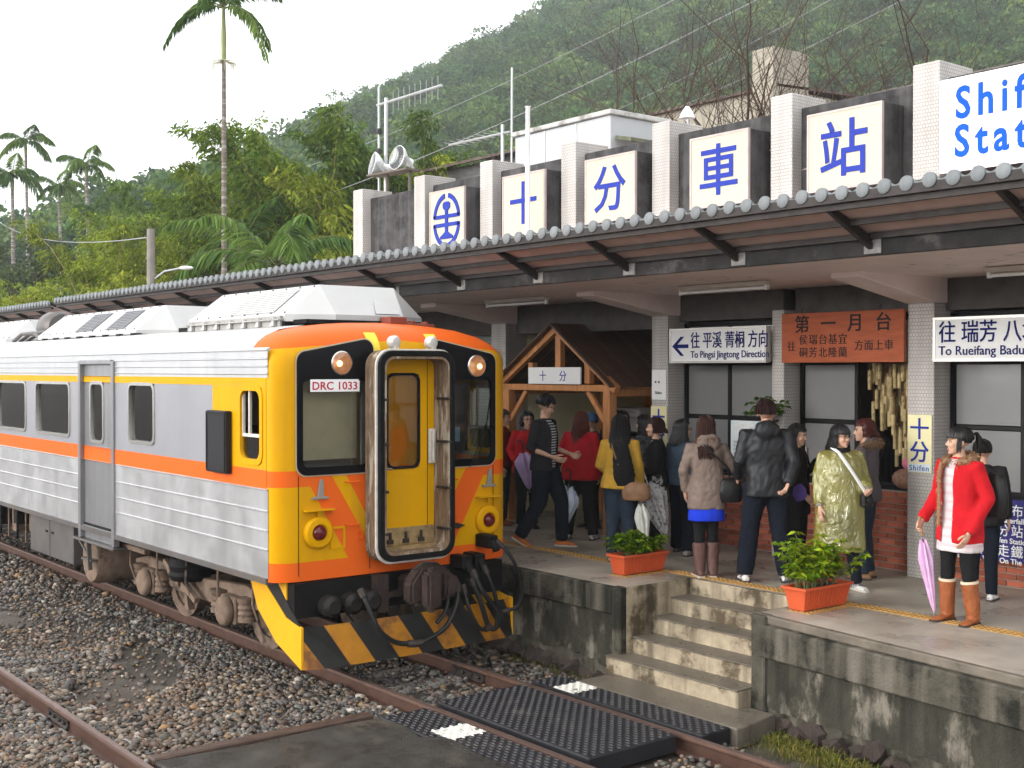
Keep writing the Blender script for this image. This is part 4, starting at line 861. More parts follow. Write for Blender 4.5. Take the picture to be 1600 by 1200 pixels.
# corner strips join side and front
# front windows: black surround with slanted brow, glass, lamp
for s in (-1, 1):
    ya, yb = CY+s*1.145, CY+s*0.335
    def orient(pts): return [(CY+s*p[0], p[1]) for p in pts]
    out = orient([(p[0], p[1]) for p in rrect(0.335, 1.145, 1.925, 3.19, 0.10, slant=-0.115)])
    inn = orient([(p[0], p[1]) for p in rrect(0.40, 1.085, 2.0, 2.80, 0.05)])
    w = MB(); X = -9.955
    def xo(yy): return xf(abs(yy-CY))+0.006
    n_ = len(out)
    vs = [(xo(p[0])+t, p[0], p[1]) for t in (0.014, -0.01) for q_ in (out, inn) for p in q_]
    fs = []
    for i in range(n_):
        j = (i+1) % n_
        fs += [(i, j, n_+j, n_+i), (i, 2*n_+i, 2*n_+j, j), (n_+i, n_+j, 3*n_+j, 3*n_+i)]
    w.add(vs, fs); wf = w.build('front_window', mBlkP, rc, smooth=30)
    rm = MB(); o2 = orient(rrect(0.322, 1.158, 1.912, 3.203, 0.11, slant=-0.115))
    vs = [(xo(p[0])+t, p[0], p[1]) for t in (0.004,) for q_ in (o2, out) for p in q_]; rm.add(vs, [(i, (i+1) % n_, n_+(i+1) % n_, n_+i) for i in range(n_)]); rm.build('seal', M('pale_seal', (0.52, 0.42, 0.30), 0.5), wf)
    gl = MB(); gl.add([(xo(p[0])-0.006, p[0], p[1]) for p in inn], [tuple(range(n_))]); gl.build('pane', mGlC, wf, smooth=0)
    # blind hanging behind the left glass
    if s < 0:
        q = MB(); q.box(-10.16, -10.15, CY-1.09, CY-0.40, 2.05, 2.82); q.build('sun_blind', M('beige_blind', (0.62, 0.54, 0.37), 0.8, var=0.12, scale=3, col2=(0.42, 0.39, 0.30)), wf)
    # headlamp
    hy = CY+s*0.68 if s < 0 else CY+0.93
    hy = CY-0.68 if s < 0 else CY+0.90
    T = Matrix.Translation((xo(hy)+0.012, hy, 2.965 if s < 0 else 2.94)) @ Matrix.Rotation(R(90), 4, 'Y')
    q = MB(); q.lathe([(0.110, -0.012), (0.114, 0.004), (0.104, 0.012), (0.102, 0.002)], 24, T); hl = q.build('headlamp', mChrome, rc)
    q = MB(); q.lathe([(0.0, 0.002), (0.05, 0.0), (0.103, 0.006)], 24, T); q.build('reflector', M('lamp_reflector', (0.85, 0.42, 0.24), 0.35, 0.2, var=0.25, scale=20, emit=(1, 0.35, 0.15, 0.25)), hl)
    q = MB(); q.ell(T @ Vector((0.005, s*0.03, 0.012)), (0.02, 0.03, 0.03), 10); q.build('bulb', M('lit_filament', (1, 0.75, 0.4), 0.4, emit=(1, 0.6, 0.25, 2.2)), hl)
    q = MB(); q.lathe([(0.104, 0.010), (0.07, 0.022), (0.0, 0.027)], 24, T); q.build('lens', mGlC, hl)
    # tail lamp in its yellow bowl
    ty = CY+s*0.93; tx = xf(0.93)+0.004
    if s > 0: ty = CY+1.04; tx = xf(1.04)+0.004
    T = Matrix.Translation((tx, ty, 1.39 if s < 0 else 1.36)) @ Matrix.Rotation(R(90), 4, 'Y')
    q = MB(); q.lathe([(0.15, -0.005), (0.15, 0.03), (0.13, 0.05), (0.085, 0.055), (0.072, 0.04)], 28, T); tl = q.build('tail_lamp', mYel, rc)
    q = MB(); q.lathe([(0.075, 0.035), (0.06, 0.065), (0.03, 0.078), (0.0, 0.08)], 20, T); q.build('lens', M('dark_red_lens', (0.10, 0.006, 0.008), 0.1, coat=0.5), tl)
    q = MB(); q.box(tx, tx+0.075, ty-0.15, ty+0.15, 1.595, 1.607); q.bar((tx+0.03, ty, 1.595), (tx+0.03, ty, 1.545), 0.03, 0.025); q.build('hood', mYel, tl)
    q = MB(); q.box(tx, tx+0.03, ty-0.085+.02, ty+0.085+.02, 1.70, 1.722); q.prism([(ty-0.01, 1.72), (ty+0.06, 1.72), (ty+0.055, 1.86), (ty+0.045, 1.885), (ty+0.025, 1.885), (ty+0.015, 1.86)], 'x', tx, tx+0.022); q.build('lamp_iron', M('grey_iron', (0.28, 0.26, 0.23), 0.5, 0.3), rc, bev=0.003)
    for zz in ((1.845, 1.44) if s < 0 else (1.80, 1.42)):
        yy = CY+s*0.57; xx = xf(0.57); q = MB(); q.tube([(xx, yy-.07, zz), (xx+.05, yy-.068, zz), (xx+.05, yy+.068, zz), (xx, yy+.07, zz)], 0.008, 6); q.build('hand_rail', mOrP, rc)
    # warning stickers on the brow
    q = MB(); yy = CY+s*0.30 if s < 0 else CY+0.40
    vv = []
    for zf_ in np.linspace(0, 1, 6):
        i_ = 0; yp = abs(yy-CY); zr = roof_z(yp); a = R(20+28*zf_); h = zr-2.9; t = 1-math.cos(a); vv += [(xf(yp)-0.5*t**1.2+0.006, yy-.065, 2.9+h*math.sin(a)**.9+.004), (xf(yp)-0.5*t**1.2+0.006, yy+.065, 2.9+h*math.sin(a)**.9+.004)]
    q.add(vv, [(2*i, 2*i+1, 2*i+3, 2*i+2) for i in range(5)]); q.build('warning_sticker', M('yellow_sticker', (0.78, 0.62, 0.05), 0.4, var=0.1, scale=20), rc)
q = MB(); q.box(-9.955, -9.948, 5.487, 6.01, 2.697, 2.812); npt = q.build('number_plate', mWhite, rc)
text('DRC 1033', 0.105, M('plate_red', (0.45, 0.01, 0.03), 0.5), TX(-9.9465, 5.50, 2.717), npt, xs=1.06, bold=0.001, spacing=1.02)
# hatch outline
q = MB(); q.ring([(5.70, 1.22), (5.86, 1.22), (5.86, 1.43), (5.70, 1.43)], [(5.72, 1.24), (5.84, 1.24), (5.84, 1.41), (5.72, 1.41)], 'x', -9.985, -9.958); q.build('hatch_frame', mYel, rc)
q = MB(); q.ring([(5.99, 1.29), (6.06, 1.29), (6.06, 1.37), (5.99, 1.37)], [(6.0, 1.30), (6.05, 1.30), (6.05, 1.36), (6.0, 1.36)], 'x', -9.975, -9.958); q.build('hatch_frame', mOrP, rc)
# wiper on the right pane
q = MB(); q.tube([(-9.93, 7.30, 1.92), (-9.91, 7.42, 2.2), (-9.915, 7.52, 2.42)], 0.006, 5); q.tube([(-9.92, 7.36, 1.94), (-9.92, 7.50, 2.3)], 0.005, 5); q.bar((-9.93, 7.47, 2.12), (-9.93, 7.56, 2.66), 0.012, 0.01); q.build('wiper', mRubb, rc)
# gangway
GY = 6.51
def gring(w0, z0, z1, r): return rrect(GY-w0, GY+w0, z0, z1, r, 6)
folds = MB(); nf = 6
for i in range(nf):
    xa = -9.97+i*0.037; xb = xa+0.037; e0 = 0.0 if i % 2 else 0.03; e1 = 0.03 if i % 2 else 0.0
    A_, B_ = gring(0.445-e0, 1.07+e0, 3.09-e0, 0.16-e0*.5), gring(0.445-e1, 1.07+e1, 3.09-e1, 0.16-e1*.5); n_ = len(A_)
    folds.add([(xa, p[0], p[1]) for p in A_]+[(xb, p[0], p[1]) for p in B_], [(k_, (k_+1) % n_, n_+(k_+1) % n_, n_+k_) for k_ in range(n_)])
gw = folds.build('gangway_bellows', mCanv, rc, smooth=20)
q = MB(); q.ring(gring(0.452, 1.06, 3.10, 0.165), gring(0.365, 1.15, 3.015, 0.10), 'x', -9.758, -9.735); q.build('bellows_edge', mCanvW, gw, bev=0.004)
q = MB(); q.ring(gring(0.435, 1.085, 3.085, 0.15), gring(0.375, 1.14, 3.03, 0.11), 'x', -9.734, -9.69); q.build('rubber_face', mRubb, gw, bev=0.008)
q = MB(); q.ring(gring(0.374, 1.141, 3.029, 0.11), gring(0.352, 1.165, 3.005, 0.09), 'x', -9.96, -9.70); q.build('inner_lining', mCanv, gw)
for yy in (GY-0.21, GY+0.22):
    q = MB(); q.lathe([(0.03, -0.06), (0.062, -0.03), (0.066, 0.02), (0.045, 0.05), (0.0, 0.06)], 14, Matrix.Translation((-9.80, yy, 3.165)) @ Matrix.Rotation(R(90), 4, 'Y')); q.box(-9.86, -9.74, yy-.02, yy+.02, 3.09, 3.13); q.build('roller', M('grey_casting', (0.55, 0.52, 0.48), 0.4, 0.3), gw)
for zz in (1.35, 1.75, 2.2, 2.62):
    for s in (-1, 1):
        q = MB(); q.box(-9.84, -9.70, GY+s*0.345-.035, GY+s*0.345+.012, zz-.012, zz+.012); q.tube([(-9.685, GY+s*.36, zz), (-9.66, GY+s*.36, zz)], 0.012, 6); q.build('latch', mIron, gw)
for s in (1,):
    q = MB(); q.box(-9.93, -9.90, GY+0.27, GY+0.345, 1.98, 2.32); q.box(-9.90, -9.86, GY+0.285, GY+0.30, 2.0, 2.30); q.build('grab_handle', mCanvW, gw, bev=0.005)
# end door
dm = MB(); X = -9.958
vs = []; 
dw = (GY-0.20, GY+0.17, 1.95, 2.86)
for y0, y1, z0, z1 in ((GY-0.35, dw[0], 1.20, 3.0), (dw[1], GY+0.35, 1.20, 3.0), (dw[0], dw[1], 1.20, dw[2]), (dw[0], dw[1], dw[3], 3.0)): dm.box(X, X+0.018, y0, y1, z0, z1)
ed = dm.build('end_door', mYel, rc, smooth=0)
q = MB(); q.ring(rrect(dw[0]-.012, dw[1]+.012, dw[2]-.012, dw[3]+.012, 0.085), rrect(dw[0]+.014, dw[1]-.014, dw[2]+.014, dw[3]-.014, 0.07), 'x', X+.016, X+.028); q.build('window_seal', mRubb, ed)
q = MB(); q.add([(X+.019, p[0], p[1]) for p in rrect(dw[0], dw[1], dw[2], dw[3], 0.08)], [tuple(range(24))]); q.build('pane', glass('door_glass', (0.7, 0.7, 0.72), 0.06), ed, smooth=0)
q = MB(); q.box(X-.3, X-.29, dw[0]-.1, dw[1]+.1, dw[2]-.1, dw[3]+.1); q.build('corridor', M('dim_corridor', (0.50, 0.53, 0.58), 0.6, var=0.6, scale=3), ed)
q = MB(); q.bar((X+.02, GY+0.27, 1.25), (X+.02, GY+0.27, 2.99), 0.005, 0.004); q.build('seam', mBelow, ed)
q = MB(); q.tube([(X+.02, GY-0.29, 1.955), (X+.06, GY-.29, 1.955), (X+.06, GY-.17, 1.945)], 0.012, 6); q.box(X+.018, X+.028, GY-.32, GY-.25, 1.9, 2.0); q.build('door_handle', mChrome, ed)
q = MB(); q.box(X-.02, X+.10, GY-0.35, GY+0.35, 1.14, 1.20); q.box(X+.018, X+.03, GY-.345, GY+.345, 1.205, 1.37); q.build('threshold', M('worn_threshold', (0.30, 0.21, 0.10), 0.5, 0.3, var=0.5, scale=14), ed)
for yy in (-.18, 0, .18):
    q = MB(); q.box(X+.03, X+.06, GY+yy-.03, GY+yy+.03, 1.22, 1.26); q.tube([(X+.05, GY+yy, 1.26), (X+.05, GY+yy, 1.33)], 0.012, 6); q.build('bolt', mIron, ed)
# air conditioners on the roof
def acunit(name, xa, xb, zt, zb_, louvre, front):
    # chamfered-corner truncated pyramid
    t = MB(); c = 0.28; hb, ht = 0.82, 0.44; CYa = CY+0.05
    base = [(xb-c, CYa-hb), (xb, CYa-hb+0.42), (xb, CYa+hb-0.42), (xb-c, CYa+hb), (xa, CYa+hb), (xa, CYa-hb)]
    top = [(xb-.25, CYa-ht), (xb-.25, CYa-ht), (xb-.25, CYa+ht), (xb-.25, CYa+ht), (xa+.1, CYa+ht), (xa+.1, CYa-ht)]
    vs = [(x, y, zb_-0.07) for x, y in base]+[(x, y, zb_) for x, y in base]+[(x, y, zt) for x, y in top]
    fs = []
    for i in range(6):
        j = (i+1) % 6; fs += [(i, j, 6+j, 6+i), (6+i, 6+j, 12+j, 12+i)]
    fs.append((12, 14, 16, 17)); t.add(vs, fs); o = t.build(name, mACw, rc, smooth=20)
    for (a, b) in louvre:
        q = MB()
        for k in range(11):
            f0 = 0.10+0.8*k/11; f1 = f0+0.055
            yb0 = CYa-hb+(hb-ht)*f0; z0 = zb_+(zt-zb_)*f0; yb1 = CYa-hb+(hb-ht)*f1; z1 = zb_+(zt-zb_)*f1
            q.add([(a, yb0-.012, z0+.004), (b, yb0-.012, z0+.004), (b, yb1-.002, z1+.004), (a, yb1-.002, z1+.004), (a, yb0, z0-.012), (b, yb0, z0-.012)], [(0, 1, 2, 3), (0, 4, 5, 1)])
        q.build('louvre', mACw if front else M('dark_louvre', (0.16, 0.16, 0.17), 0.5), o, smooth=0)
    bolts = MB()
    for k in range(int((xb-xa)/0.3)):
        for f in (0.06, 0.94): bolts.ell((xa+.2+k*.3, CYa-hb+(hb-ht)*f, zb_+(zt-zb_)*f+.004), (.012, .012, .008), 6)
    tag(bolts.build('bolt', mIron, o), kind='stuff')
    return o
a1 = acunit('air_conditioner', -13.25, -10.63, 3.765, 3.455, [(-12.35, -11.2)], True)
q = MB(); q.box(-13.2, -10.95, CY-0.80, CY-0.74, 3.335, 3.44); q.box(-13.25, -10.92, CY-0.84, CY-0.78, 3.395, 3.41); q.build('side_rail', M('grey_rail', (0.34, 0.33, 0.31), 0.5, 0.3, var=0.3, scale=10), a1)
for k in range(7):
    q = MB(); x = -13.1+k*.33; q.prism([(x, 3.34), (x+.09, 3.34), (x+.09, 3.43)], 'y', CY-.835, CY-.805); q.build('gusset', mACw, a1)
q = MB(); q.box(-10.66, -10.645, 6.95, 7.15, 3.50, 3.65); 
q = MB(); q.add([(-10.635+.003, 6.62, 3.475), (-10.632, 6.92, 3.475), (-10.75+.004, 6.90, 3.605), (-10.75+.004, 6.66, 3.605)], [(0, 1, 2, 3)]); q.build('access_plate', mACw, a1)
a2 = acunit('roof_housing', -18.75, -14.55, 3.72, 3.40, [(-16.0, -15.35), (-17.2, -16.5)], False)
for k in range(8):
    q = MB(); x = -18.4+k*.5; q.box(x, x+.12, CY-.82, CY-.72, 3.27, 3.36); q.build('mounting_foot', mBelow, a2)
q = MB(); q.box(-10.9, -10.6, CY-.7, CY+.75, 3.36, 3.40); q.build('roof_tray', mBelow, rc)
q = MB(); q.box(-13.5, -10.9, CY-.78, CY+.78, 3.33, 3.385); q.build('roof_tray', mBelow, rc); q = MB(); q.box(-18.7, -14.6, CY-.80, CY+.8, 3.28, 3.345); q.build('roof_tray', mBelow, rc)
q = MB(); q.lathe([(0.0, 0), (0.24, 0), (0.27, 0.05), (0.27, 0.42), (0.22, 0.5), (0, 0.5)], 20, Matrix.Translation((-19.7, CY-.25, 3.55)) @ Matrix.Rotation(R(90), 4, 'Y')); q.build('silencer_drum', mBoxG, rc)
for k in range(3):
    q = MB(); q.tube([(-18.8, CY-.7+.15*k, 3.36), (-19.1, CY-.72+.15*k, 3.46+.02*k), (-19.7, CY-.72+.12*k, 3.46), (-20.2, CY-.7+.1*k, 3.36)], 0.03, 8); q.build('roof_pipe', mBoxG, rc)
acunit('roof_housing', -23.5, -20.1, 3.72, 3.40, [], False)
q = MB(); q.box(-10.62, -10.42, 6.66, 6.86, 3.365, 3.44); q.tube([(-10.5, 6.9, 3.37), (-10.5, 7.25, 3.36)], 0.018, 6); q.box(-10.56, -10.48, 6.96, 7.0, 3.35, 3.41); q.box(-10.56, -10.48, 7.12, 7.16, 3.34, 3.40); q.build('roof_fitting', M('red_brown_fitting', (0.22, 0.055, 0.035), 0.5), rc, bev=0.006)
# pilot plate with hazard stripes
pil = MB(); 
def px(y): return -9.70-0.05*((y-CY)/1.2)**2-(0.06 if abs(y-CY) > 1.1 else 0)
yl, yr = 5.30, 7.70; N_ = 48; zb0, zt0 = 0.19, 0.57
def stripe(y, z): return 0 if ((y-5.28)+0.55*(0.62-z)) % 0.50 < 0.26 else 1
for i in range(N_):
    y0 = yl+(yr-yl)*i/N_; y1 = yl+(yr-yl)*(i+1)/N_
    pass
# stripes cut as slanted strips
edges = []; y = yl-0.6; kx = 0
while y < yr+0.6:
    sgn_ = 1
    lo0, lo1 = y+0.0, y+0.26; sh = -0.24     # top leans to the left
    for mi, a, b in ((0, lo0, lo1), (1, lo1, lo0+0.52)):
        pts = [(a, zb0), (b, zb0), (b+sh, zt0), (a+sh, zt0)]
        # clip to the plate
        def clip(P_, lim, keep):
            o_ = []
            for i in range(len(P_)):
                p_, q_ = P_[i], P_[(i+1) % len(P_)]; ip, iq = keep(p_[0]), keep(q_[0])
                if ip: o_.append(p_)
                if ip != iq: t_ = (lim-p_[0])/(q_[0]-p_[0]); o_.append((lim, p_[1]+t_*(q_[1]-p_[1])))
            return o_
        pts = clip(pts, yl, lambda v: v >= yl); pts = clip(pts, yr, lambda v: v <= yr) if pts else pts
        if len(pts) > 2: pil.mi = mi; pil.add([(px(p[0])+0.06*(1-(p[1]-zb0)/(zt0-zb0)), p[0], p[1]) for p in pts], [tuple(range(len(pts)))])
    y += 0.52
mHzY = M('hazard_yellow', (0.40, 0.165, 0.010), 0.45, var=0.2, scale=6, col2=(0.13, 0.052, 0.02), c2amt=(0.46, 0.66)); mHzK = M('hazard_black', (0.020, 0.019, 0.018), 0.5, spec=0.15, var=0.3, scale=6)  # plate yellow: dirt patches, base darkened to paint in the front face's shade
mHzW = M('hazard_yellow_wing', (0.68, 0.34, 0.01), 0.4, var=0.08, scale=4)
po = pil.build('pilot_plate', [mHzY, mHzK], rc, smooth=0)
q = MB(); q.box(-9.92, -9.84, yl+.15, yr-.15, 0.22, 0.52); q.build('backing', mBelow, po)
for s in (-1, 1):
    yy = CY+s*1.205; q = MB()
    # wing: yellow leading band, black behind
    q.mi = 0; q.prism([(-9.76, 0.19), (-9.76, 0.57), (-10.05, 0.62), (-10.62, 0.985), (-10.83, 0.985), (-10.62, 0.62), (-10.25, 0.36)], 'y', yy-.012, yy+.012)
    q.mi = 1; q.prism([(-9.78, 0.56), (-10.05, 0.63), (-10.61, 0.985), (-10.30, 0.985), (-10.08, 0.80), (-9.86, 0.62)], 'y', yy-.008, yy+.008)
    q.mi = 0; q.prism([(-10.295, 0.985), (-10.05, 0.985), (-10.05, 0.78), (-10.075, 0.80)], 'y', yy-.007, yy+.007)
    q.build('pilot_wing', [mHzW, mHzK], rc, smooth=0)
# coupler and hoses
mCpl = M('coupler_iron', (0.040, 0.026, 0.022), 0.75, 0.1, var=0.4, scale=12, bump=0.5)
q = MB(); q.box(-10.2, -9.62, 6.42, 6.62, 0.74, 0.92); q.prism([(6.30, 0.70), (6.74, 0.70), (6.82, 0.86), (6.74, 1.0), (6.58, 1.06), (6.42, 1.04), (6.30, 0.9)], 'x', -9.66, -9.50); q.prism([(6.40, 0.66), (6.56, 0.66), (6.56, 1.0), (6.40, 1.0)], 'x', -9.5, -9.36); q.prism([(6.62, 0.72), (6.78, 0.78), (6.80, 0.92), (6.64, 0.98)], 'x', -9.5, -9.40); cp_ = q.build('coupler', mCpl, rc, bev=0.025, seg=2)
q = MB(); q.tube([(-9.44, 6.48, 0.62), (-9.44, 6.48, 1.04)], 0.035, 10); q.build('knuckle_pin', mCpl, cp_)
q = MB(); q.tube([(-9.55, 6.35, 1.02), (-9.52, 6.45, 1.08), (-9.52, 6.6, 1.06), (-9.55, 6.75, 0.96), (-9.6, 6.9, 0.86)], 0.012, 6); q.build('release_lever', mIron, cp_)
q = MB(); q.box(-10.1, -9.92, 5.30, 7.7, 0.62, 0.94); q.build('headstock', mBelow, rc)
for yy in (5.62, 5.85, 6.05):
    q = MB(); q.lathe([(0.05, 0), (0.10, 0.03), (0.10, 0.14), (0.06, 0.18), (0.0, 0.18)], 12, Matrix.Translation((-9.92, yy, 0.72)) @ Matrix.Rotation(R(90), 4, 'Y')); q.build('air_valve', M('greasy_valve', (0.014, 0.012, 0.011), 0.5, 0.0, spec=0.2), rc)
q = MB(); q.box(-9.92, -9.80, 6.12, 6.24, 0.60, 0.95); q.box(-9.9, -9.84, 6.24, 6.42, 0.72, 0.78); q.build('bracket', mCpl, rc)
def hose(pts, r, cuff=True):
    P_ = [Vector(p) for p in pts]; out = []
    for i in range(len(P_)-1):
        a, b, c, d = P_[max(i-1, 0)], P_[i], P_[i+1], P_[min(i+2, len(P_)-1)]
        for k in range(6):
            t = k/6; out.append(0.5*((2*b)+(c-a)*t+(2*a-5*b+4*c-d)*t*t+(3*b-a-3*c+d)*t**3))
    out.append(P_[-1]); q = MB(); q.tube(out, r, 8); h = q.build('hose', M('hose_rubber', (0.012, 0.012, 0.012), 0.4, var=0.2, spec=0.25), rc)
    if cuff:
        for c0, c1 in ((out[0], out[0]+(out[2]-out[0]).normalized()*0.09), (out[-1], out[-1]-(out[-1]-out[-3]).normalized()*0.08)): q = MB(); q.tube([c0, c1], r*1.5, 8); q.build('hose_fitting', mIron, h)
hose([(-9.72, 5.88, 0.86), (-9.62, 5.90, 0.72), (-9.56, 5.98, 0.50), (-9.55, 6.16, 0.36), (-9.5, 6.35, 0.33)], 0.024)
hose([(-9.55, 6.86, 0.84), (-9.5, 6.82, 0.66), (-9.48, 6.68, 0.45), (-9.48, 6.45, 0.35), (-9.5, 6.33, 0.33)], 0.024)
hose([(-9.6, 6.80, 0.80), (-9.56, 6.74, 0.6), (-9.55, 6.62, 0.48)], 0.02, False)
hose([(-9.62, 6.98, 0.80), (-9.56, 7.02, 0.55), (-9.55, 7.14, 0.36), (-9.55, 7.28, 0.36)], 0.022)
hose([(-9.68, 7.14, 0.92), (-9.6, 7.20, 0.72), (-9.57, 7.36, 0.50), (-9.58, 7.36, 0.34), (-9.60, 7.28, 0.36), (-9.62, 7.20, 0.60), (-9.68, 7.12, 0.84)], 0.027)
hose([(-9.68, 7.28, 0.95), (-9.62, 7.36, 0.7), (-9.62, 7.44, 0.42)], 0.022)
hose([(-9.70, 7.46, 1.18), (-9.60, 7.58, 1.0), (-9.58, 7.68, 0.72), (-9.6, 7.66, 0.52), (-9.66, 7.50, 0.46)], 0.018)
q = MB()
for yy, zz in ((7.12, 1.02), (7.28, 1.03), (7.44, 1.2)): q.box(-9.96, -9.72, yy-.06, yy+.06, zz-.10, zz+.03); q.tube([(-9.74, yy, zz-.02), (-9.68, yy+.01, zz-.12)], 0.045, 8)
q.build('jumper_socket', mBelow, rc, bev=0.012)
q = MB(); q.prism([(7.05, 1.33), (7.15, 1.36), (7.25, 1.33), (7.15, 1.30)], 'x', -9.97, -9.94); q.build('socket_cover', mIron, rc)
# underframe: bogie, boxes, tanks
def bogie(xa, xb):
    xm = (xa+xb)/2; b = MB(); b.box(xm-.25, xm+.25, CY-.86, CY+.86, 0.45, 0.66); bo = b.build('bogie', mDust, rc, bev=0.012)
    for s in (-1, 1):
        y = CY+s*0.92; b = MB()
        b.prism([(xa-.62, 0.62), (xa-.60, 0.50), (xa-.25, 0.46), (xa+.25, 0.46), (xm-.5, 0.40), (xm+.5, 0.40), (xb-.25, 0.46), (xb+.25, 0.46), (xb+.60, 0.50), (xb+.62, 0.62), (xb+.2, 0.70), (xb-.4, 0.66), (xm, 0.62), (xa+.4, 0.66), (xa-.2, 0.70)], 'y', y-.05, y+.05); b.build('side_frame', mDust, bo, bev=0.012)
    for x in (xa, xb):
        for s in (-1, 1):
            T = Matrix.Translation((x, CY+s*0.535, 0.425)) @ Matrix.Rotation(R(90), 4, 'X')
            q = MB(); q.lathe([(0.0, -.05), (0.10, -.05), (0.12, -.035), (0.34, -.03), (0.345, -.055), (0.43, -.06), (0.43, .05), (0.455, .055), (0.455, .075), (0.34, .07), (0.335, .04), (0.12, .04), (0, .05)], 32, T); q.build('wheel', mDust, bo)
            q = MB(); yb = CY+s*0.98; q.box(x-.17, x+.17, yb-.09, yb+.09, 0.30, 0.58); q.lathe([(0.16, 0), (0.16, 0.05), (0.13, 0.085), (0.0, 0.09)], 18, Matrix.Translation((x, yb+s*.09, 0.43)) @ Matrix.Rotation(R(90 if s < 0 else -90), 4, 'X')); q.build('axle_box', mDust, bo, bev=0.015)
            for dx in (-.32, .32):
                q = MB(); q.lathe([(0.10, 0.36), (0.10, 0.40), (0.085, 0.41), (0.10, 0.44), (0.085, 0.47), (0.10, 0.50), (0.085, 0.53), (0.10, 0.56), (0.11, 0.60)], 14, Matrix.Translation((x+dx, CY+s*1.0, 0))); q.build('spring', mDust, bo)
            q = MB(); q.prism([(x+.48, 0.66), (x+.56, 0.66), (x+.56, 0.30), (x+.60, 0.16), (x+.50, 0.16), (x+.47, 0.30)], 'y', CY+s*.78-.04, CY+s*.78+.04); q.build('brake_shoe', mDust, bo)
    for s in (-1, 1):
        q = MB(); q.lathe([(0.0, 0.60), (0.23, 0.60), (0.26, 0.66), (0.24, 0.70), (0.26, 0.76), (0.22, 0.84), (0, 0.84)], 18, Matrix.Translation((xm, CY+s*.98, 0))); q.build('air_spring', mBelow, bo)
        q = MB(); q.bar((xm-.5, CY+s*1.08, 0.75), (xm+.35, CY+s*1.08, 0.42), 0.06, 0.06); q.tube([(xm-.30, CY+s*1.1, 0.66), (xm-.02, CY+s*1.1, 0.56)], 0.045, 10); q.build('damper', mDust, bo)
bogie(-13.75, -11.6); bogie(-28.4, -26.2)
q = MB(); q.box(XB, -10.2, CY-.85, CY+.85, 0.72, 0.945); q.build('underframe', mBelow, rc)
q = MB(); q.box(-17.45, -15.68, CY-1.28, CY-.3, 0.40, 0.97); eb = q.build('equipment_box', mBoxG, rc, bev=0.01)
for x in (-16.6, ):
    q = MB(); q.box(x-.004, x+.004, CY-1.283, CY-1.279, 0.42, 0.95); q.build('door_seam', mBelow, eb)
for x in (-16.72, -16.48): q = MB(); q.box(x-.03, x+.03, CY-1.30, CY-1.281, 0.72, 0.745); q.build('latch', mIron, eb)
q = MB(); q.lathe([(0.0, 0), (0.28, 0.02), (0.31, 0.08), (0.31, 1.1), (0.28, 1.16), (0, 1.18)], 18, Matrix.Translation((-15.1, CY-.1, 0.55)) @ Matrix.Rotation(R(90), 4, 'X')); q.build('air_tank', mDust, rc)
q = MB(); q.box(-14.35, -13.3, CY-1.2, CY-.9, 0.86, 0.94); q.box(-14.3, -13.4, CY-1.24, CY-1.16, 0.80, 0.86); q.build('pipe_tray', mDust, rc, bev=0.01)
for k in range(9):
    x = -17.9-k*.42; q = MB(); q.box(x-.13, x+.10, CY-1.1+.1*(k % 2), CY-.6, 0.45+.08*(k % 3), 0.95); q.tube([(x+.14, CY-1.12, 0.95), (x+.14, CY-1.12, 0.4)], 0.02, 6); q.build('engine_part', mDust if k % 2 else mBelow, rc, bev=0.02)
for k in range(5):
    x = -14.1+k*.8; q = MB(); q.tube([(x, CY-1.12, 0.95), (x+.02, CY-1.14, 0.6), (x+.05, CY-1.1, 0.45)], 0.014, 6); q.build('brake_pipe', mDust, rc)
# ------------------------------------------------------------------ vegetation
def leafmat(name, tr=0.35, rough=0.5):
    m = bpy.data.materials.new(name); m.use_nodes = True; n = m.node_tree.nodes; L = m.node_tree.links; p = n['Principled BSDF']
    at = n.new('ShaderNodeAttribute'); at.attribute_name = 'tint'; oi = n.new('ShaderNodeObjectInfo'); hs_ = n.new('ShaderNodeHueSaturation'); mr = n.new('ShaderNodeMapRange')
    L.new(oi.outputs['Random'], mr.inputs[0]); mr.inputs[3].default_value = 0.62; mr.inputs[4].default_value = 1.42
    L.new(at.outputs['Color'], hs_.inputs['Color']); L.new(mr.outputs[0], hs_.inputs['Value']); hs_.inputs['Saturation'].default_value = 1.1
    mh = n.new('ShaderNodeMapRange'); L.new(oi.outputs['Random'], mh.inputs[0]); mh.inputs[3].default_value = 0.515; mh.inputs[4].default_value = 0.48; L.new(mh.outputs[0], hs_.inputs['Hue'])
    L.new(hs_.outputs[0], p.inputs['Base Color']); p.inputs['Roughness'].default_value = rough; p.inputs['Specular IOR Level'].default_value = 0.12
    t = n.new('ShaderNodeBsdfTranslucent'); L.new(hs_.outputs[0], t.inputs[0]); mx = n.new('ShaderNodeMixShader'); mx.inputs[0].default_value = tr
    o = n['Material Output']; L.new(p.outputs[0], mx.inputs[1]); L.new(t.outputs[0], mx.inputs[2]); L.new(mx.outputs[0], o.inputs[0]); return m
mLeaf = leafmat('leaves')
mBark = M('bark', (0.10, 0.075, 0.055), 0.85, var=0.4, scale=6, bump=0.5)
mTwig = M('bare_twig', (0.065, 0.042, 0.031), 0.8, var=0.3, scale=6, rnd=0.15)
mCulm = M('bamboo_culm', (0.30, 0.24, 0.08), 0.5, var=0.3, scale=3)
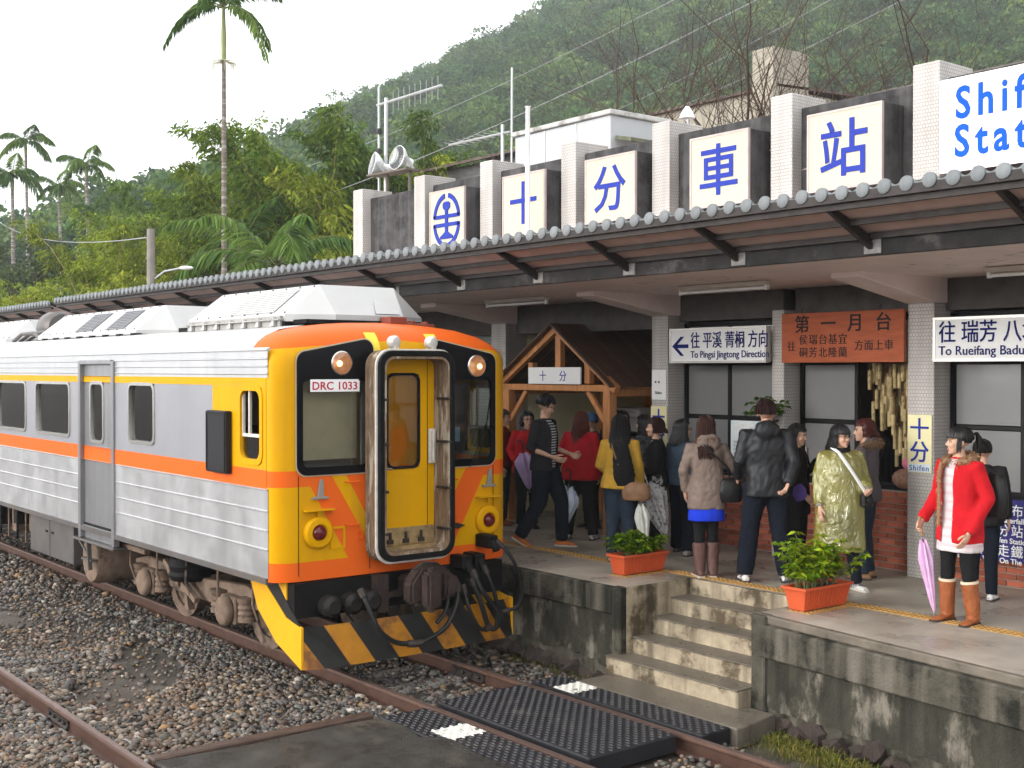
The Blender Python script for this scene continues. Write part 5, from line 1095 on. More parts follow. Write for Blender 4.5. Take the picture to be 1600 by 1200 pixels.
def leafmesh(name, P_, D_, L_, W_, C_, g, droop=0.0):
    """numpy: one bent lance leaf (two quads) per point along direction D"""
    n = len(P_); D_ = D_/np.linalg.norm(D_, axis=1)[:, None]
    rv = g.normal(size=(n, 3)); S_ = np.cross(D_, rv); S_ /= np.linalg.norm(S_, axis=1)[:, None]+1e-9
    L_ = L_[:, None]; W_ = W_[:, None]; mid = P_+D_*L_*0.5; tip = P_+D_*L_+np.array([0, 0, -1])*L_*droop; 
    V = np.stack([P_, mid-S_*W_, tip, mid+S_*W_], 1).reshape(-1, 3)
    F = np.arange(n*4).reshape(n, 4)
    me = bpy.data.meshes.new(name); me.vertices.add(n*4); me.vertices.foreach_set('co', V.ravel().astype(np.float32)); me.loops.add(n*4); me.loops.foreach_set('vertex_index', F.ravel().astype(np.int32)); me.polygons.add(n)
    me.polygons.foreach_set('loop_start', np.arange(0, n*4, 4, dtype=np.int32)); me.polygons.foreach_set('loop_total', np.full(n, 4, np.int32)); me.update()
    at = me.color_attributes.new('tint', 'FLOAT_COLOR', 'POINT'); at.data.foreach_set('color', np.repeat(np.concatenate([C_, np.ones((n, 1))], 1), 4, 0).ravel().astype(np.float32))
    me.materials.append(mLeaf); return me
def tints(n, g, a, b, sd=0.18):
    t = g.random((n, 1)); c = np.array(a)*(1-t)+np.array(b)*t; return np.clip(c*np.exp(g.normal(0, sd, (n, 1))), 0.004, 0.9)
def crown_mesh(name, seed, h, r, nb, npb, leaf, ca, cb):
    """clumps spread through an uneven crown"""
    g = np.random.default_rng(seed); P_ = []; D_ = []; C_ = []
    for b in range(nb):
        th = g.uniform(0, 6.28); rr = r*math.sqrt(g.random()); zz = g.uniform(0.25, 1.0)
        rr *= math.sqrt(max(0.05, 1-((zz-0.5)/0.62)**2)); c = np.array([rr*math.cos(th), rr*math.sin(th), h*zz]); s = r*g.uniform(0.22, 0.42)
        v = g.normal(size=(npb, 3)); v /= np.linalg.norm(v, axis=1)[:, None]; v[:, 2] = np.where(g.random(npb) < 0.65, np.abs(v[:, 2]), v[:, 2])
        P_.append(c+v*s*np.array([1, 1, 0.75])*g.uniform(0.55, 1.05, (npb, 1))); D_.append(v+g.normal(0, 0.7, (npb, 3))+[0, 0, -0.25]); C_.append(tints(npb, g, ca, cb)*g.uniform(0.7, 1.3))
    P_ = np.concatenate(P_); n = len(P_); return leafmesh(name, P_, np.concatenate(D_), leaf*g.uniform(0.7, 1.4, n), leaf*0.32*g.uniform(0.7, 1.3, n), np.concatenate(C_), g, 0.15)
DKG, MDG, YLG, OLV = (0.030, 0.072, 0.026), (0.062, 0.135, 0.038), (0.18, 0.25, 0.045), (0.10, 0.155, 0.042)
# forest on the hill: one mass
protos = bpy.data.collections.new('forest_protos')
for i, (ca, cb, h, r) in enumerate(((DKG, MDG, 8, 4.0), (MDG, OLV, 7, 3.6), (MDG, YLG, 7, 3.4), (DKG, OLV, 9, 3.6))):
    o = bpy.data.objects.new('tree_proto', crown_mesh('tree_proto', 40+i, h, r, 30, 95, 0.50, ca, cb)); protos.objects.link(o)
g = np.random.default_rng(5); pts = []
cx, cy = -0.785, 0.62
while len(pts) < 9500:
    d = 65+410*g.random()**1.05; r = g.uniform(-0.5, 0.58)*d; x = -0.785*d+0.62*r; y = 0.62*d+0.785*r
    if y < 26 or hill_h(x, y) < 5: continue
    if d > 240 and g.random() < 0.25: continue
    pts.append((x, y, hill_h(x, y)-1.5))
fm = bpy.data.meshes.new('forest'); fm.from_pydata(pts, [], [])
fo = tag(link('forest', fm), 'dense green forest covering the steep hillside behind the station', 'forest', kind='stuff')
ng = bpy.data.node_groups.new('forest_scatter', 'GeometryNodeTree'); ng.interface.new_socket('Geometry', in_out='INPUT', socket_type='NodeSocketGeometry'); ng.interface.new_socket('Geometry', in_out='OUTPUT', socket_type='NodeSocketGeometry')
N = ng.nodes; gi = N.new('NodeGroupInput'); go = N.new('NodeGroupOutput'); ip = N.new('GeometryNodeInstanceOnPoints'); ci = N.new('GeometryNodeCollectionInfo'); ci.inputs[0].default_value = protos; ci.inputs[1].default_value = True; ci.inputs[2].default_value = True
ip.inputs['Pick Instance'].default_value = True
rv = N.new('FunctionNodeRandomValue'); rv.data_type = 'FLOAT_VECTOR'; rv.inputs[0].default_value = (0, 0, 0); rv.inputs[1].default_value = (0.1, 0.1, 6.28)
rs = N.new('FunctionNodeRandomValue'); rs.data_type = 'FLOAT'; rs.inputs[2].default_value = 0.7; rs.inputs[3].default_value = 2.1; rs.inputs['Seed'].default_value = 3
m2p = N.new('GeometryNodeMeshToPoints'); L = ng.links
L.new(gi.outputs[0], m2p.inputs[0]); L.new(m2p.outputs[0], ip.inputs['Points']); L.new(ci.outputs[0], ip.inputs['Instance']); L.new(rv.outputs[0], ip.inputs['Rotation']); L.new(rs.outputs[1], ip.inputs['Scale']); L.new(ip.outputs[0], go.inputs[0])
md = fo.modifiers.new('scatter', 'NODES'); md.node_group = ng
# bamboo groves
def bamboo_parts(seed, h, spread, nc, ca, cb, leaf=0.135):
    g = np.random.default_rng(seed); cm = MB(); P_ = []; D_ = []; C_ = []
    for c in range(nc):
        a = g.uniform(0, 6.28); b0 = np.array([math.cos(a), math.sin(a), 0])*g.random()*spread*0.4; hh = h*g.uniform(0.6, 1.05); lean = g.uniform(0.08, 0.34)*hh; la = a+g.normal(0, 0.6); ld = np.array([math.cos(la), math.sin(la), 0])
        line = [b0+ld*lean*t**2.2+np.array([0, 0, hh*(t-0.14*t**4)]) for t in np.linspace(0, 1, 8)]
        cm.tube(line, [0.05*(1-0.8*t) for t in np.linspace(0, 1, 8)], 5)
        tone = g.uniform(0.75, 1.3)
        for t in np.linspace(0.22, 1.0, 22):
            q = b0+ld*lean*t**2.2+np.array([0, 0, hh*(t-0.14*t**4)])
            for br in range(3):
                w = g.normal(size=3); w[2] = abs(w[2])*0.3; w /= np.linalg.norm(w); ln = g.uniform(0.35, 1.25)*(1.15-0.5*t)
                k = 36; s = g.uniform(0.2, 1, k)[:, None]
                P_.append(q+w*ln*s+np.array([0, 0, -0.25])*ln*s**2+g.normal(0, 0.08, (k, 3))); D_.append(w*0.8+g.normal(0, 0.45, (k, 3))+[0, 0, -0.55]); C_.append(tints(k, g, ca, cb, 0.22)*tone)
    P_ = np.concatenate(P_); n = len(P_)
    return cm.mesh('culms', mCulm), leafmesh('foliage', P_, np.concatenate(D_), leaf*g.uniform(0.8, 1.6, n), 0.16*leaf*g.uniform(0.9, 1.6, n), np.concatenate(C_), g, 0.25)
bam = [bamboo_parts(11, 8.5, 2.2, 16, (0.085, 0.135, 0.022), (0.25, 0.29, 0.05)), bamboo_parts(12, 7.5, 2.0, 15, (0.11, 0.16, 0.028), (0.30, 0.32, 0.06)), bamboo_parts(13, 9.0, 2.0, 15, (0.06, 0.115, 0.024), (0.19, 0.25, 0.045))]
def gz(x, y): return -0.2+hill_h(x, y) if y > 16 else -0.2
nb_ = 0
BL = ['tall arching bamboo clump', 'bushy yellow green bamboo clump', 'feathery dark green bamboo clump']
def cam_xy(u, d): r = (u-800)/1900*d; return (-0.785*d+0.62*r, 0.62*d+0.785*r)
spots = [(430, 48, 1.45, 0, 'with the branch reaching farthest left over the palm'), (500, 44, 1.5, 2, 'whose top rises left of the antenna mast'), (570, 42, 1.7, 1, 'directly behind the two floodlights'), (640, 46, 1.35, 2, 'behind the emblem sign'), (705, 43, 1.2, 1, 'left of the dark roofed house'), (760, 45, 1.1, 0, 'below the dark roofed house'), (545, 36, 0.95, 1, 'low behind the end pillar of the parapet'), (470, 36, 0.6, 0, 'low right of the tall palm'), (310, 44, 1.15, 1, 'left of the tall palm trunk'), (250, 42, 1.15, 1, 'right of the street lamp'), (175, 46, 1.12, 0, 'left of the street lamp'), (110, 50, 1.1, 1, 'above the canopy in the left quarter'), (60, 44, 0.75, 0, 'low near the left edge'), (370, 50, 1.3, 2, 'behind the tall palm trunk'), (10, 52, 0.9, 2, 'at the left edge'), (210, 60, 1.3, 2, 'far behind the street lamp'), (300, 62, 1.4, 2, 'far behind the tall palm')]
for (u, d, s, k, where) in spots:
    x, y = cam_xy(u, d); x += 0.0
    t = thing('bamboo_clump', BL[k]+' '+where, 'bamboo', (x, y, gz(x, y)), rng.uniform(0, 6.28), group='bamboo clumps behind the station'); t.scale = (s, s, s)
    link('culms', bam[k][0], t); link('foliage', bam[k][1], t)
# broadleaf trees and shrubs on the left
def tree_parts(seed, h, r, ca, cb, leaf):
    g = np.random.default_rng(seed); m = MB(); m.tube([(0, 0, 0), (0.1, 0, h*.3), (0, .1, h*.6), (.05, 0, h*.9)], [0.18, 0.14, 0.09, 0.03], 7)
    for b in range(9):
        a = g.uniform(0, 6.28); z = h*g.uniform(.25, .7); q = Vector((math.cos(a), math.sin(a), 0.55)); m.tube([(0, 0, z), q*r*.4+Vector((0, 0, z)), q*r*.8+Vector((0, 0, z))], [0.07, 0.045, 0.015], 5)
    return m.mesh('trunk', mBark), crown_mesh('crown', seed, h, r, 34, 230, leaf, ca, cb)
trp = [tree_parts(61, 7, 3.0, DKG, MDG, 0.19), tree_parts(62, 6, 2.6, MDG, OLV, 0.18), tree_parts(63, 8, 3.0, (0.035, 0.05, 0.022), (0.07, 0.10, 0.04), 0.20)]
for (u, d, s, k, lab) in [(20, 62, 1.15, 2, 'dark broadleaf tree at the far left among the thin palms'), (75, 66, 1.0, 2, 'dark broadleaf tree left of the twin palms'), (140, 55, 0.75, 0, 'dark round broadleaf tree above the left canopy'), (190, 75, 0.9, 2, 'greyish broadleaf tree under the tallest left palm'), (330, 80, 1.2, 2, 'hazy broadleaf tree on the skyline left of the palm trunk'), (250, 85, 1.2, 2, 'hazy broadleaf tree in the middle of the left skyline'), (400, 85, 1.35, 1, 'hazy broadleaf tree right of the palm trunk on the skyline'), (20, 40, 0.40, 1, 'low bright shrub just above the canopy at the left edge'), (60, 36, 0.30, 1, 'low shrub above the canopy joint'), (300, 36, 0.42, 1, 'bright shrub left of the young palm'), (500, 33, 0.40, 1, 'bright shrub beside the young palm'), (110, 38, 0.36, 0, 'low dark shrub over the left canopy'), (170, 37, 0.40, 1, 'low shrub left of the lamp pole'), (245, 36, 0.36, 1, 'low shrub right of the lamp pole'), (385, 33, 0.38, 0, 'dark shrub at the foot of the tall palm'), (985, 60, 0.9, 1, 'bright tree beside the beige house'), (860, 62, 0.8, 1, 'bright tree behind the white rooftop cabin')]:
    x, y = cam_xy(u, d); t = thing('broadleaf_tree', lab, 'tree', (x, y, gz(x, y)), rng.uniform(0, 6.28), group='broadleaf trees behind the station'); t.scale = (s, s, s); link('trunk', trp[k][0], t); link('crown', trp[k][1], t)
# palms
def frond_mesh(seed, ln, rise, droop, nl=34, wl=0.42, hang=0.5, col=((0.055, 0.115, 0.03), (0.15, 0.23, 0.06))):
    g = np.random.default_rng(seed); P_ = []; D_ = []; Ln = []
    for i in range(nl):
        t = 0.12+0.88*i/(nl-1); p = np.array([ln*(t-0.10*t**3), 0, rise*ln*t-droop*ln*t**2.3]); q = np.array([1-0.3*t*t, 0, rise-2.3*droop*t**1.3]); q /= np.linalg.norm(q)
        for s in (-1, 1):
            for e in range(2):
                P_.append(p+q*0.03*e); D_.append(q*0.65+np.array([0, s*0.8, -hang*(0.35+0.65*t)])+g.normal(0, 0.10, 3)); Ln.append(wl*math.sin(math.pi*(0.12+0.8*t))**0.7*g.uniform(0.85, 1.1))
    P_ = np.array(P_); n = len(P_); me = leafmesh('frond', P_, np.array(D_), np.array(Ln), np.full(n, 0.022+wl*0.02), tints(n, g, *col, 0.15), g, 0.25)
    m = MB(); tt = np.linspace(0, 1, 9); m.tube([(ln*(t-0.10*t**3), 0, rise*ln*t-droop*ln*t**2.3) for t in tt], [0.030*(1-0.85*t) for t in tt], 5)
    return me, m.mesh('rachis', M('palm_rachis', (0.13, 0.15, 0.05), 0.5))
def palm(label, x, y, z0, ht, r0, nf, ln, cat='palm', shaft=1.2, seed=1, bend=0.0, hang=0.5, wl=0.42, dead=False, wind=0.0):
    g = random.Random(seed); t = thing('palm_tree', label, cat, (x, y, z0), group='palms behind the station')
    m = MB(); n = max(6, int(ht/0.16)) if r0 > 0.08 and ht > 5 else 8; pts = []; rr = []
    for i in range(n+1):
        f = i/n; pts.append((bend*f*f, 0, ht*f)); rr.append(r0*(1-0.35*f)*(1.0 if i % 2 else 1.07))
    m.tube(pts, rr, 10); m.build('trunk', M('palm_trunk', (0.16, 0.125, 0.105), 0.8, var=0.3, scale=2, stretch=(1, 1, 9), col2=(0.34, 0.33, 0.30), c2amt=(0.48, 0.6)), t)
    top = Vector((bend, 0, ht))
    if shaft:
        m = MB(); m.tube([top, top+Vector((0, 0, shaft*.4)), top+Vector((0, 0, shaft))], [r0*.78, r0*.85, r0*.45], 10); m.build('crownshaft', M('crownshaft', (0.26, 0.30, 0.12), 0.4, var=0.2, scale=4), t)
    base = top+Vector((0, 0, shaft))
    for i in range(nf):
        a = i*2.4+g.uniform(-.3, .3); f = i/max(1, nf-1); rise = 0.95-0.75*f+g.uniform(-.1, .1); dr = 0.5+0.42*f
        me, rc_ = frond_mesh(seed*50+i % 5, ln, rise, dr, hang=hang, wl=wl)
        o = link('frond', me, t); o.location = base-Vector((0, 0, 0.10*f)); o.rotation_euler = (wind*math.sin(a), 0, a); s_ = g.uniform(.85, 1.1); o.scale = (s_, s_, s_)
        r_ = link('rachis', rc_, o)
    if dead:
        for i in range(4):
            a = i*1.7; m = MB()
            for k in range(9):
                e = Vector((math.cos(a+.1*k-.4), math.sin(a+.1*k-.4), 0)); m.tube([top, top+e*.35+Vector((0, 0, -.06)), top+e*.62+Vector((0, 0, -.45-.06*k))], [.014, .008, .004], 4)
            m.build('flower_stalk', M('pale_inflorescence', (0.50, 0.48, 0.32), 0.6), t)
    return t
palm('very tall slender palm rising above the railcar roof', -35.4, 16.5, -0.2, 12.75, 0.10, 9, 2.1, shaft=1.7, seed=3, hang=1.2, wl=0.48, dead=True)
palm('young bushy palm with large glossy arching fronds beside the tall trunk', -30.9, 15.95, -0.2, 5.3, 0.14, 13, 3.0, shaft=0.8, seed=4, hang=0.9, wl=0.75)
palm('second young palm behind the tall trunk, fronds blown upward', -38.5, 18.6, 0, 6.6, 0.13, 10, 2.6, shaft=0.6, seed=5, hang=0.8, wl=0.6)
for i, (u, v, d, lab) in enumerate([(45, 190, 85, 'thin windblown palm, tallest at the left edge of the skyline'), (140, 225, 80, 'drooping palm with the darkest crown on the left skyline'), (97, 262, 90, 'small thin palm between the two tall left palms'), (22, 238, 72, 'leaning palm at the extreme left behind the wires'), (290, 262, 75, 'hazy palm on the skyline just left of the tall trunk'), (225, 300, 70, 'low hazy palm above the street lamp'), (365, 235, 78, 'hazy palm just right of the tall trunk'), (265, 318, 66, 'low dark palm left of the tall trunk'), (155, 300, 74, 'low palm right of the darkest crowned palm')]):
    x, y = cam_xy(u, d); z0 = gz(x, y); zt = 2.9+d*(578-v)/1900
    palm(lab, x, y, z0, max(2, zt-z0-2.2), 0.14, 9, 2.05, shaft=0.9, seed=10+i, hang=1.1, wl=0.75, bend=rng.uniform(-.6, .6), wind=0.25)
# leafless trees behind the parapet
def bare_tree(label, x, y, seed, ht, nstem, spread):
    g = random.Random(seed); t = thing('bare_tree', label, 'tree', (x, y, gz(x, y)), group='leafless trees behind the parapet'); tr = MB(); tw = MB()
    def grow(p, d, r, l, lev):
        pts = [p]; q = p.copy(); dd = d.copy(); n = 5
        for i in range(n):
            dd = (dd+Vector((g.gauss(0, .10), g.gauss(0, .10), g.gauss(0.03, .07)))).normalized(); q = q+dd*l/n; pts.append(q.copy())
        rs_ = [r*(1-0.55*i/n) for i in range(n+1)]
        (tr if lev < 2 else tw).tube(pts, rs_, 6 if lev < 2 else 4, cap=False)
        if lev >= 4: return
        for c in range({0: 4, 1: 4, 2: 4, 3: 3}[lev]):
            k = g.randint(1, n) if c else n; f = pts[k]; a = g.uniform(0, 6.28); o = Vector((math.cos(a), math.sin(a), 0)); nd = (dd*g.uniform(0.6, 1.0)+o*g.uniform(.5, 1.05)+Vector((0, 0, .12))).normalized()
            grow(f, nd, rs_[k]*g.uniform(.55, .8), l*g.uniform(.5, .78), lev+1)
    for s in range(nstem):
        a = 6.28*s/nstem+g.uniform(-.5, .5); grow(Vector((math.cos(a)*.15, math.sin(a)*.15, 0)), Vector((math.cos(a)*spread, math.sin(a)*spread, 1)).normalized(), 0.14, ht*.52, 0)
    tr.build('trunk', mTwig, t); tag(tw.build('twigs', mTwig, t), kind='stuff')
bare_tree('leafless multi-stemmed tree behind the third and fourth signs', -16.6, 18.6, 5, 11.0, 4, 0.38)
bare_tree('leafless brown tree with dense twigs behind the fifth sign', -15.0, 18.2, 8, 10.5, 4, 0.34)
bare_tree('leafless tree with spreading twigs right of the white cabin', -20.5, 21.5, 9, 11.0, 3, 0.45)
bare_tree('leafless tree farthest right behind the last pillar', -13.2, 19.6, 14, 10.0, 3, 0.32)
# ------------------------------------------------------------------ roofs and poles behind the parapet
mCab = M('white_cabin_sheet', (0.46, 0.47, 0.48), 0.45, 0.1, var=0.05, scale=2)
t = thing('rooftop_cabin', 'white sheet metal cabin on the station roof behind the signs', 'cabin', (-13.4, 12.2, 3.96), world=True)
m = MB(); m.box(-14.62, -12.48, 11.6, 12.7, 3.962, 6.46); m.build('wall', mCab, t, bev=0.01)
m = MB(); m.box(-14.67, -12.43, 11.55, 12.76, 6.46, 6.53); m.build('roof', M('cabin_roof', (0.50, 0.49, 0.47), 0.6, var=0.2, scale=6, col2=(0.22, 0.20, 0.18)), t, bev=0.01)
for x in (-13.9, -13.2): m = MB(); m.box(x-.012, x+.012, 11.59, 11.6, 3.97, 6.45); m.build('seam', mAlu, t)
m = MB(); m.bar((-12.46, 12.15, 6.15), (-12.15, 12.15, 6.08), 0.95, 0.05); m.build('awning', M('mossy_awning', (0.13, 0.14, 0.09), 0.8, var=0.4, scale=10), t)
mRust = M('rusty_corrugated', (0.105, 0.075, 0.062), 0.75, var=0.4, scale=3, streak=((0.20, 0.17, 0.15), 0.5, 4))
def house(name, label, x0, x1, y0, y1, z0, z1, wallm, roofm, over=0.3, rise=0.8, wins=0):
    t = thing(name, label, 'house', ((x0+x1)/2, (y0+y1)/2, z0), world=True)
    m = MB(); m.box(x0, x1, y0, y1, z0, z1); m.build('wall', wallm, t)
    m = MB(); ym = (y0+y1)/2; m.prism([(y0-over, z1-.03), (y0-over, z1+.06), (ym, z1+rise), (y1+over, z1+.06), (y1+over, z1-.03), (ym, z1+rise-.1)], 'x', x0-over, x1+over); rf = m.build('roof', roofm, t)
    m = MB(); k = x0-over
    for i in range(wins):
        x = x0+(x1-x0)*(i+.5)/wins; m = MB(); m.box(x-.45, x+.45, y0-.04, y0-.005, z0+(z1-z0)*.52, z0+(z1-z0)*.8); w = m.build('window', mFrame, t); m = MB(); m.box(x-.4, x+.4, y0-.055, y0-.042, z0+(z1-z0)*.54, z0+(z1-z0)*.78); m.build('pane', mFrost, w)
    return t
house('hill_house', 'beige hillside house behind the bare trees', -36.5, -27.2, 33, 41, 2, 12.6, M('beige_render', (0.36, 0.325, 0.26), 0.8, var=0.12, scale=1.5, streak=((0.28, 0.25, 0.2), 0.4, 1.0)), mRust, 0.2, 0.3, 4)
m = MB(); m.box(-27.9, -27.0, 32.6, 34.5, 2, 13.9); tag(m.build('stair_tower', M('beige_render', (0.5, 0.45, 0.36))), 'tall pale stair tower on the beige hillside house', 'tower')
house('dark_roof_house', 'dark corrugated roof house above the bamboo', -36, -29.5, 25, 30, 2, 10.0, M('grey_boards', (0.16, 0.16, 0.16), 0.8, var=0.2), mRust, 0.5, 0.9, 3)
house('long_shed', 'long rusty roofed shed behind the parapet at right', -13.2, -3, 17.3, 22.0, 0, 7.25, M('shed_wall', (0.12, 0.10, 0.09), 0.8), mRust, 0.45, 0.9, 0)
house('upper_shed', 'small dark shed on posts at the top right corner', -17.0, -13.2, 31.0, 34, 11.0, 15.5, M('shed_wall', (0.12, 0.10, 0.09)), mRust, 0.4, 0.6, 0)
def pipe(name, label, cat, pts, r, mt=None, n=8, group=None):
    m = MB(); m.tube(pts, r, n); return tag(m.build(name, mt or M('galvanised', (0.42, 0.43, 0.43), 0.4, 0.5, var=0.15), None), label, cat, group)
pipe('flag_pole', 'white pole standing in front of the cross character sign', 'pole', [(-12.585, 10.2, 3.97), (-12.585, 10.2, 5.2), (-12.58, 10.2, 6.38), (-12.58, 10.2, 6.40)], [0.034, 0.034, 0.03, 0.045], M('white_pole', (0.72, 0.72, 0.70), 0.4))
pipe('thin_pole', 'thin pale pole left of the white cabin', 'pole', [(-15.22, 12.0, 3.96), (-15.2, 12, 7.70)], 0.018)
t = thing('antenna_mast', 'galvanised antenna mast with long boom and whip above the floodlights', 'antenna', (-18.2, 11.5, 3.94), world=True)
gal = M('galvanised', (0.42, 0.43, 0.43))
m = MB(); m.tube([(-18.17, 11.5, 3.94), (-18.12, 11.5, 7.66)], 0.035, 8); m.build('mast', gal, t); m = MB(); m.tube([(-18.36, 11.5, 3.94), (-18.36, 11.5, 7.9)], 0.022, 8); m.tube([(-18.36, 11.5, 7.9), (-18.36, 11.5, 9.0)], 0.006, 5); m.build('whip', gal, t)
m = MB(); m.tube([(-18.42, 11.5, 7.58), (-16.43, 11.5, 7.57)], 0.026, 8); bo_ = m.build('boom', gal, t)
for k in range(9): m = MB(); x = -17.9+k*.17; m.tube([(x, 11.5, 7.35+.03*(k % 2)), (x, 11.5, 7.75)], 0.005, 4); m.build('element', gal, bo_)
for z in (6.75, 7.1): m = MB(); m.lathe([(0.05, -.03), (0.06, 0), (0.05, .03)], 10, Matrix.Translation((-18.3, 11.47, z)) @ Matrix.Rotation(R(90), 4, 'Y')); m.build('insulator', mBlack, t)
t = thing('yagi_antenna', 'small horizontal antenna among the bamboo left of the cabin', 'antenna', (-16.1, 12.5, 3.94), world=True)
m = MB(); m.tube([(-16.09, 12.5, 3.94), (-16.09, 12.5, 7.0)], 0.03, 8); m.build('mast', gal, t); m = MB(); m.tube([(-17.63, 12.5, 6.88), (-15.9, 12.5, 6.85)], 0.02, 6); b2_ = m.build('boom', gal, t)
for k in range(8): m = MB(); x = -17.5+k*.19; m.tube([(x, 12.3, 6.88), (x, 12.7, 6.87)], 0.005, 4); m.build('element', gal, b2_)
# floodlights
t = thing('floodlight_stand', 'rusty shelf bracket carrying the two floodlights', 'bracket', (-17.6, 11.4, 5.0), world=True)
m = MB(); m.bar((-18.3, 11.35, 6.30), (-17.05, 11.35, 6.26), 0.30, 0.03); 
for x in (-17.85, -17.15): m.tube([(x, 11.35, 3.95), (x, 11.35, 6.27)], 0.028, 6)
m.build('shelf', M('rusty_bracket', (0.13, 0.11, 0.09), 0.7), t)
for (x, lab, az) in ((-18.22, 'round white floodlight facing left on the roof bracket', -0.30), (-17.45, 'round white floodlight facing the tracks on the roof bracket', 0.05)):
    t = thing('floodlight', lab, 'floodlight', (x, 11.33, 6.3), az, group='floodlights on the roof')
    T = Matrix.Translation((0, -0.02, 0.20)) @ Matrix.Rotation(R(78), 4, 'X')
    m = MB(); m.lathe([(0.04, -0.30), (0.07, -0.28), (0.08, -0.16), (0.12, -0.12), (0.20, -0.02), (0.215, 0.03), (0.205, 0.035), (0.19, -0.01), (0.10, -0.09), (0.0, -0.1)], 22, T); m.build('reflector', M('floodlight_enamel', (0.74, 0.75, 0.74), 0.3, 0.2), t)
    m = MB(); m.lathe([(0.203, 0.028), (0.12, 0.045), (0, 0.052)], 22, T); m.build('glass', mGlC, t)
    m = MB(); m.bar((0.24, -.02, .2), (0.24, .12, 0), 0.02, 0.05); m.bar((-.24, -.02, .2), (-.24, .12, 0), 0.02, .05); m.bar((-.24, .12, .01), (.24, .12, .01), .05, .02); m.build('yoke', gal, t)
t = thing('roof_lamp', 'white dome lamp on a short post above the parapet', 'lamp', (-11.4, 12.0, 3.96))
m = MB(); m.tube([(0, 0, 0), (0, 0, 2.2), (0.03, 0, 2.30)], 0.02, 6); m.build('post', gal, t); m = MB(); m.lathe([(0.105, 2.32), (0.095, 2.36), (0.06, 2.43), (0.025, 2.48), (0.0, 2.485)], 16); m.build('dome', mWhite, t); m = MB(); m.ell((0, 0, 2.30), (.025, .025, .03), 8); m.build('bulb', mWhite, t)
t = thing('street_lamp', 'concrete utility pole with a small street lamp above the canopy', 'street lamp', (-29.3, 11.7, -0.2))
m = MB(); m.tube([(0, 0, 0), (0, 0, 6.6)], [0.13, 0.095], 10); m.build('pole', M('pole_concrete', (0.20, 0.185, 0.165), 0.8, var=0.2), t); m = MB(); m.tube([(0.05, 0.05, 5.35), (0.25, 0.25, 5.55), (0.50, 0.55, 5.62)], 0.025, 6); m.build('arm', gal, t); m = MB(); m.ell((0.60, 0.66, 5.63), (0.19, 0.10, 0.05), 12, Matrix.Rotation(R(47), 3, 'Z')); m.build('head', mWhite, t); m = MB(); m.box(-.06, .06, -.2, -.1, 4.9, 5.2); m.build('box', gal, t)
for i, (a, b, sag, lab) in enumerate((((-95, 25, 15.0), (-29.3, 11.7, 6.2), 1.0, 'thin cable running from the left edge to the utility pole'), ((-60, 22, 9), (-12, 19, 11), 1.2, 'thin cable crossing above the bamboo to the bare trees'), ((-70, 30, 13), (-16, 24, 14), 1.0, 'upper thin cable crossing in front of the hill'), ((-45, 40, 15), (-10, 27, 15.5), .5, 'thin cable across the hillside at upper right'), ((-45, 40, 14), (-10, 27, 14.2), .5, 'lowest thin cable across the hillside at upper right'))):
    a = Vector(a); b = Vector(b); pipe('cable', lab, 'cable', [a.lerp(b, k/14)+Vector((0, 0, -sag*4*(k/14)*(1-k/14))) for k in range(15)], 0.012, M('grey_cable', (0.35, 0.35, 0.35), 0.6), 4, 'overhead cables')
# grass at the foot of the platform
def grass(name, label, n, fx, seed, hh):
    g = np.random.default_rng(seed); P_ = np.array([fx(g) for _ in range(n)]); D_ = g.normal(0, 0.35, (n, 3)); D_[:, 2] = 1
    me = leafmesh(name, P_, D_, hh*g.uniform(.5, 1.3, n), np.full(n, 0.004), tints(n, g, (0.07, 0.11, 0.02), (0.24, 0.20, 0.07)), g, 0.4); return tag(link(name, me), label, 'grass', kind='stuff')
grass('grass', 'tuft of green and straw grass at the foot of the right platform wall', 2600, lambda g: ((x := g.uniform(-6.5, -4.4)), 7.98-0.109*(x+6.93)-abs(g.normal(0, .16))-.02, -0.17), 1, 0.17)
grass('dry_grass', 'sparse dry weeds along the foot of the left platform wall', 500, lambda g: (g.uniform(-11.5, -8.7), 7.98-abs(g.normal(0, .10)), -0.17), 2, 0.12)
# handrail end in the corner
t = thing('hand_rail', 'bare metal handrail end at the bottom right corner', 'hand rail', (-3.6, 6.6, -0.17), world=True)
m = MB(); m.tube([(-4.15, 7.05, 0.05), (-3.9, 7.05, 0.30), (-3.4, 7.05, 0.42)], 0.02, 10); m.tube([(-4.15, 7.05, 0.05), (-4.2, 7.05, -0.17)], 0.02, 10); m.build('tube', mChrome, t)
# haze
hz = MB(); hz.box(-650, 520, -410, 630, -3, 262); hz = hz.build('haze', [], None, smooth=0); hz.data.materials.clear()
vm = bpy.data.materials.new('haze_air'); vm.use_nodes = True; n = vm.node_tree.nodes; n.clear(); o = n.new('ShaderNodeOutputMaterial'); pv = n.new('ShaderNodeVolumePrincipled'); pv.inputs['Density'].default_value = 0.00045; pv.inputs['Color'].default_value = (0.93, 0.96, 1, 1); pv.inputs['Anisotropy'].default_value = 0.1
vm.node_tree.links.new(pv.outputs[0], o.inputs['Volume']); vm.cycles.homogeneous_volume = True; hz.data.materials.append(vm); tag(hz, 'pale damp haze filling the valley', 'haze', kind='stuff')
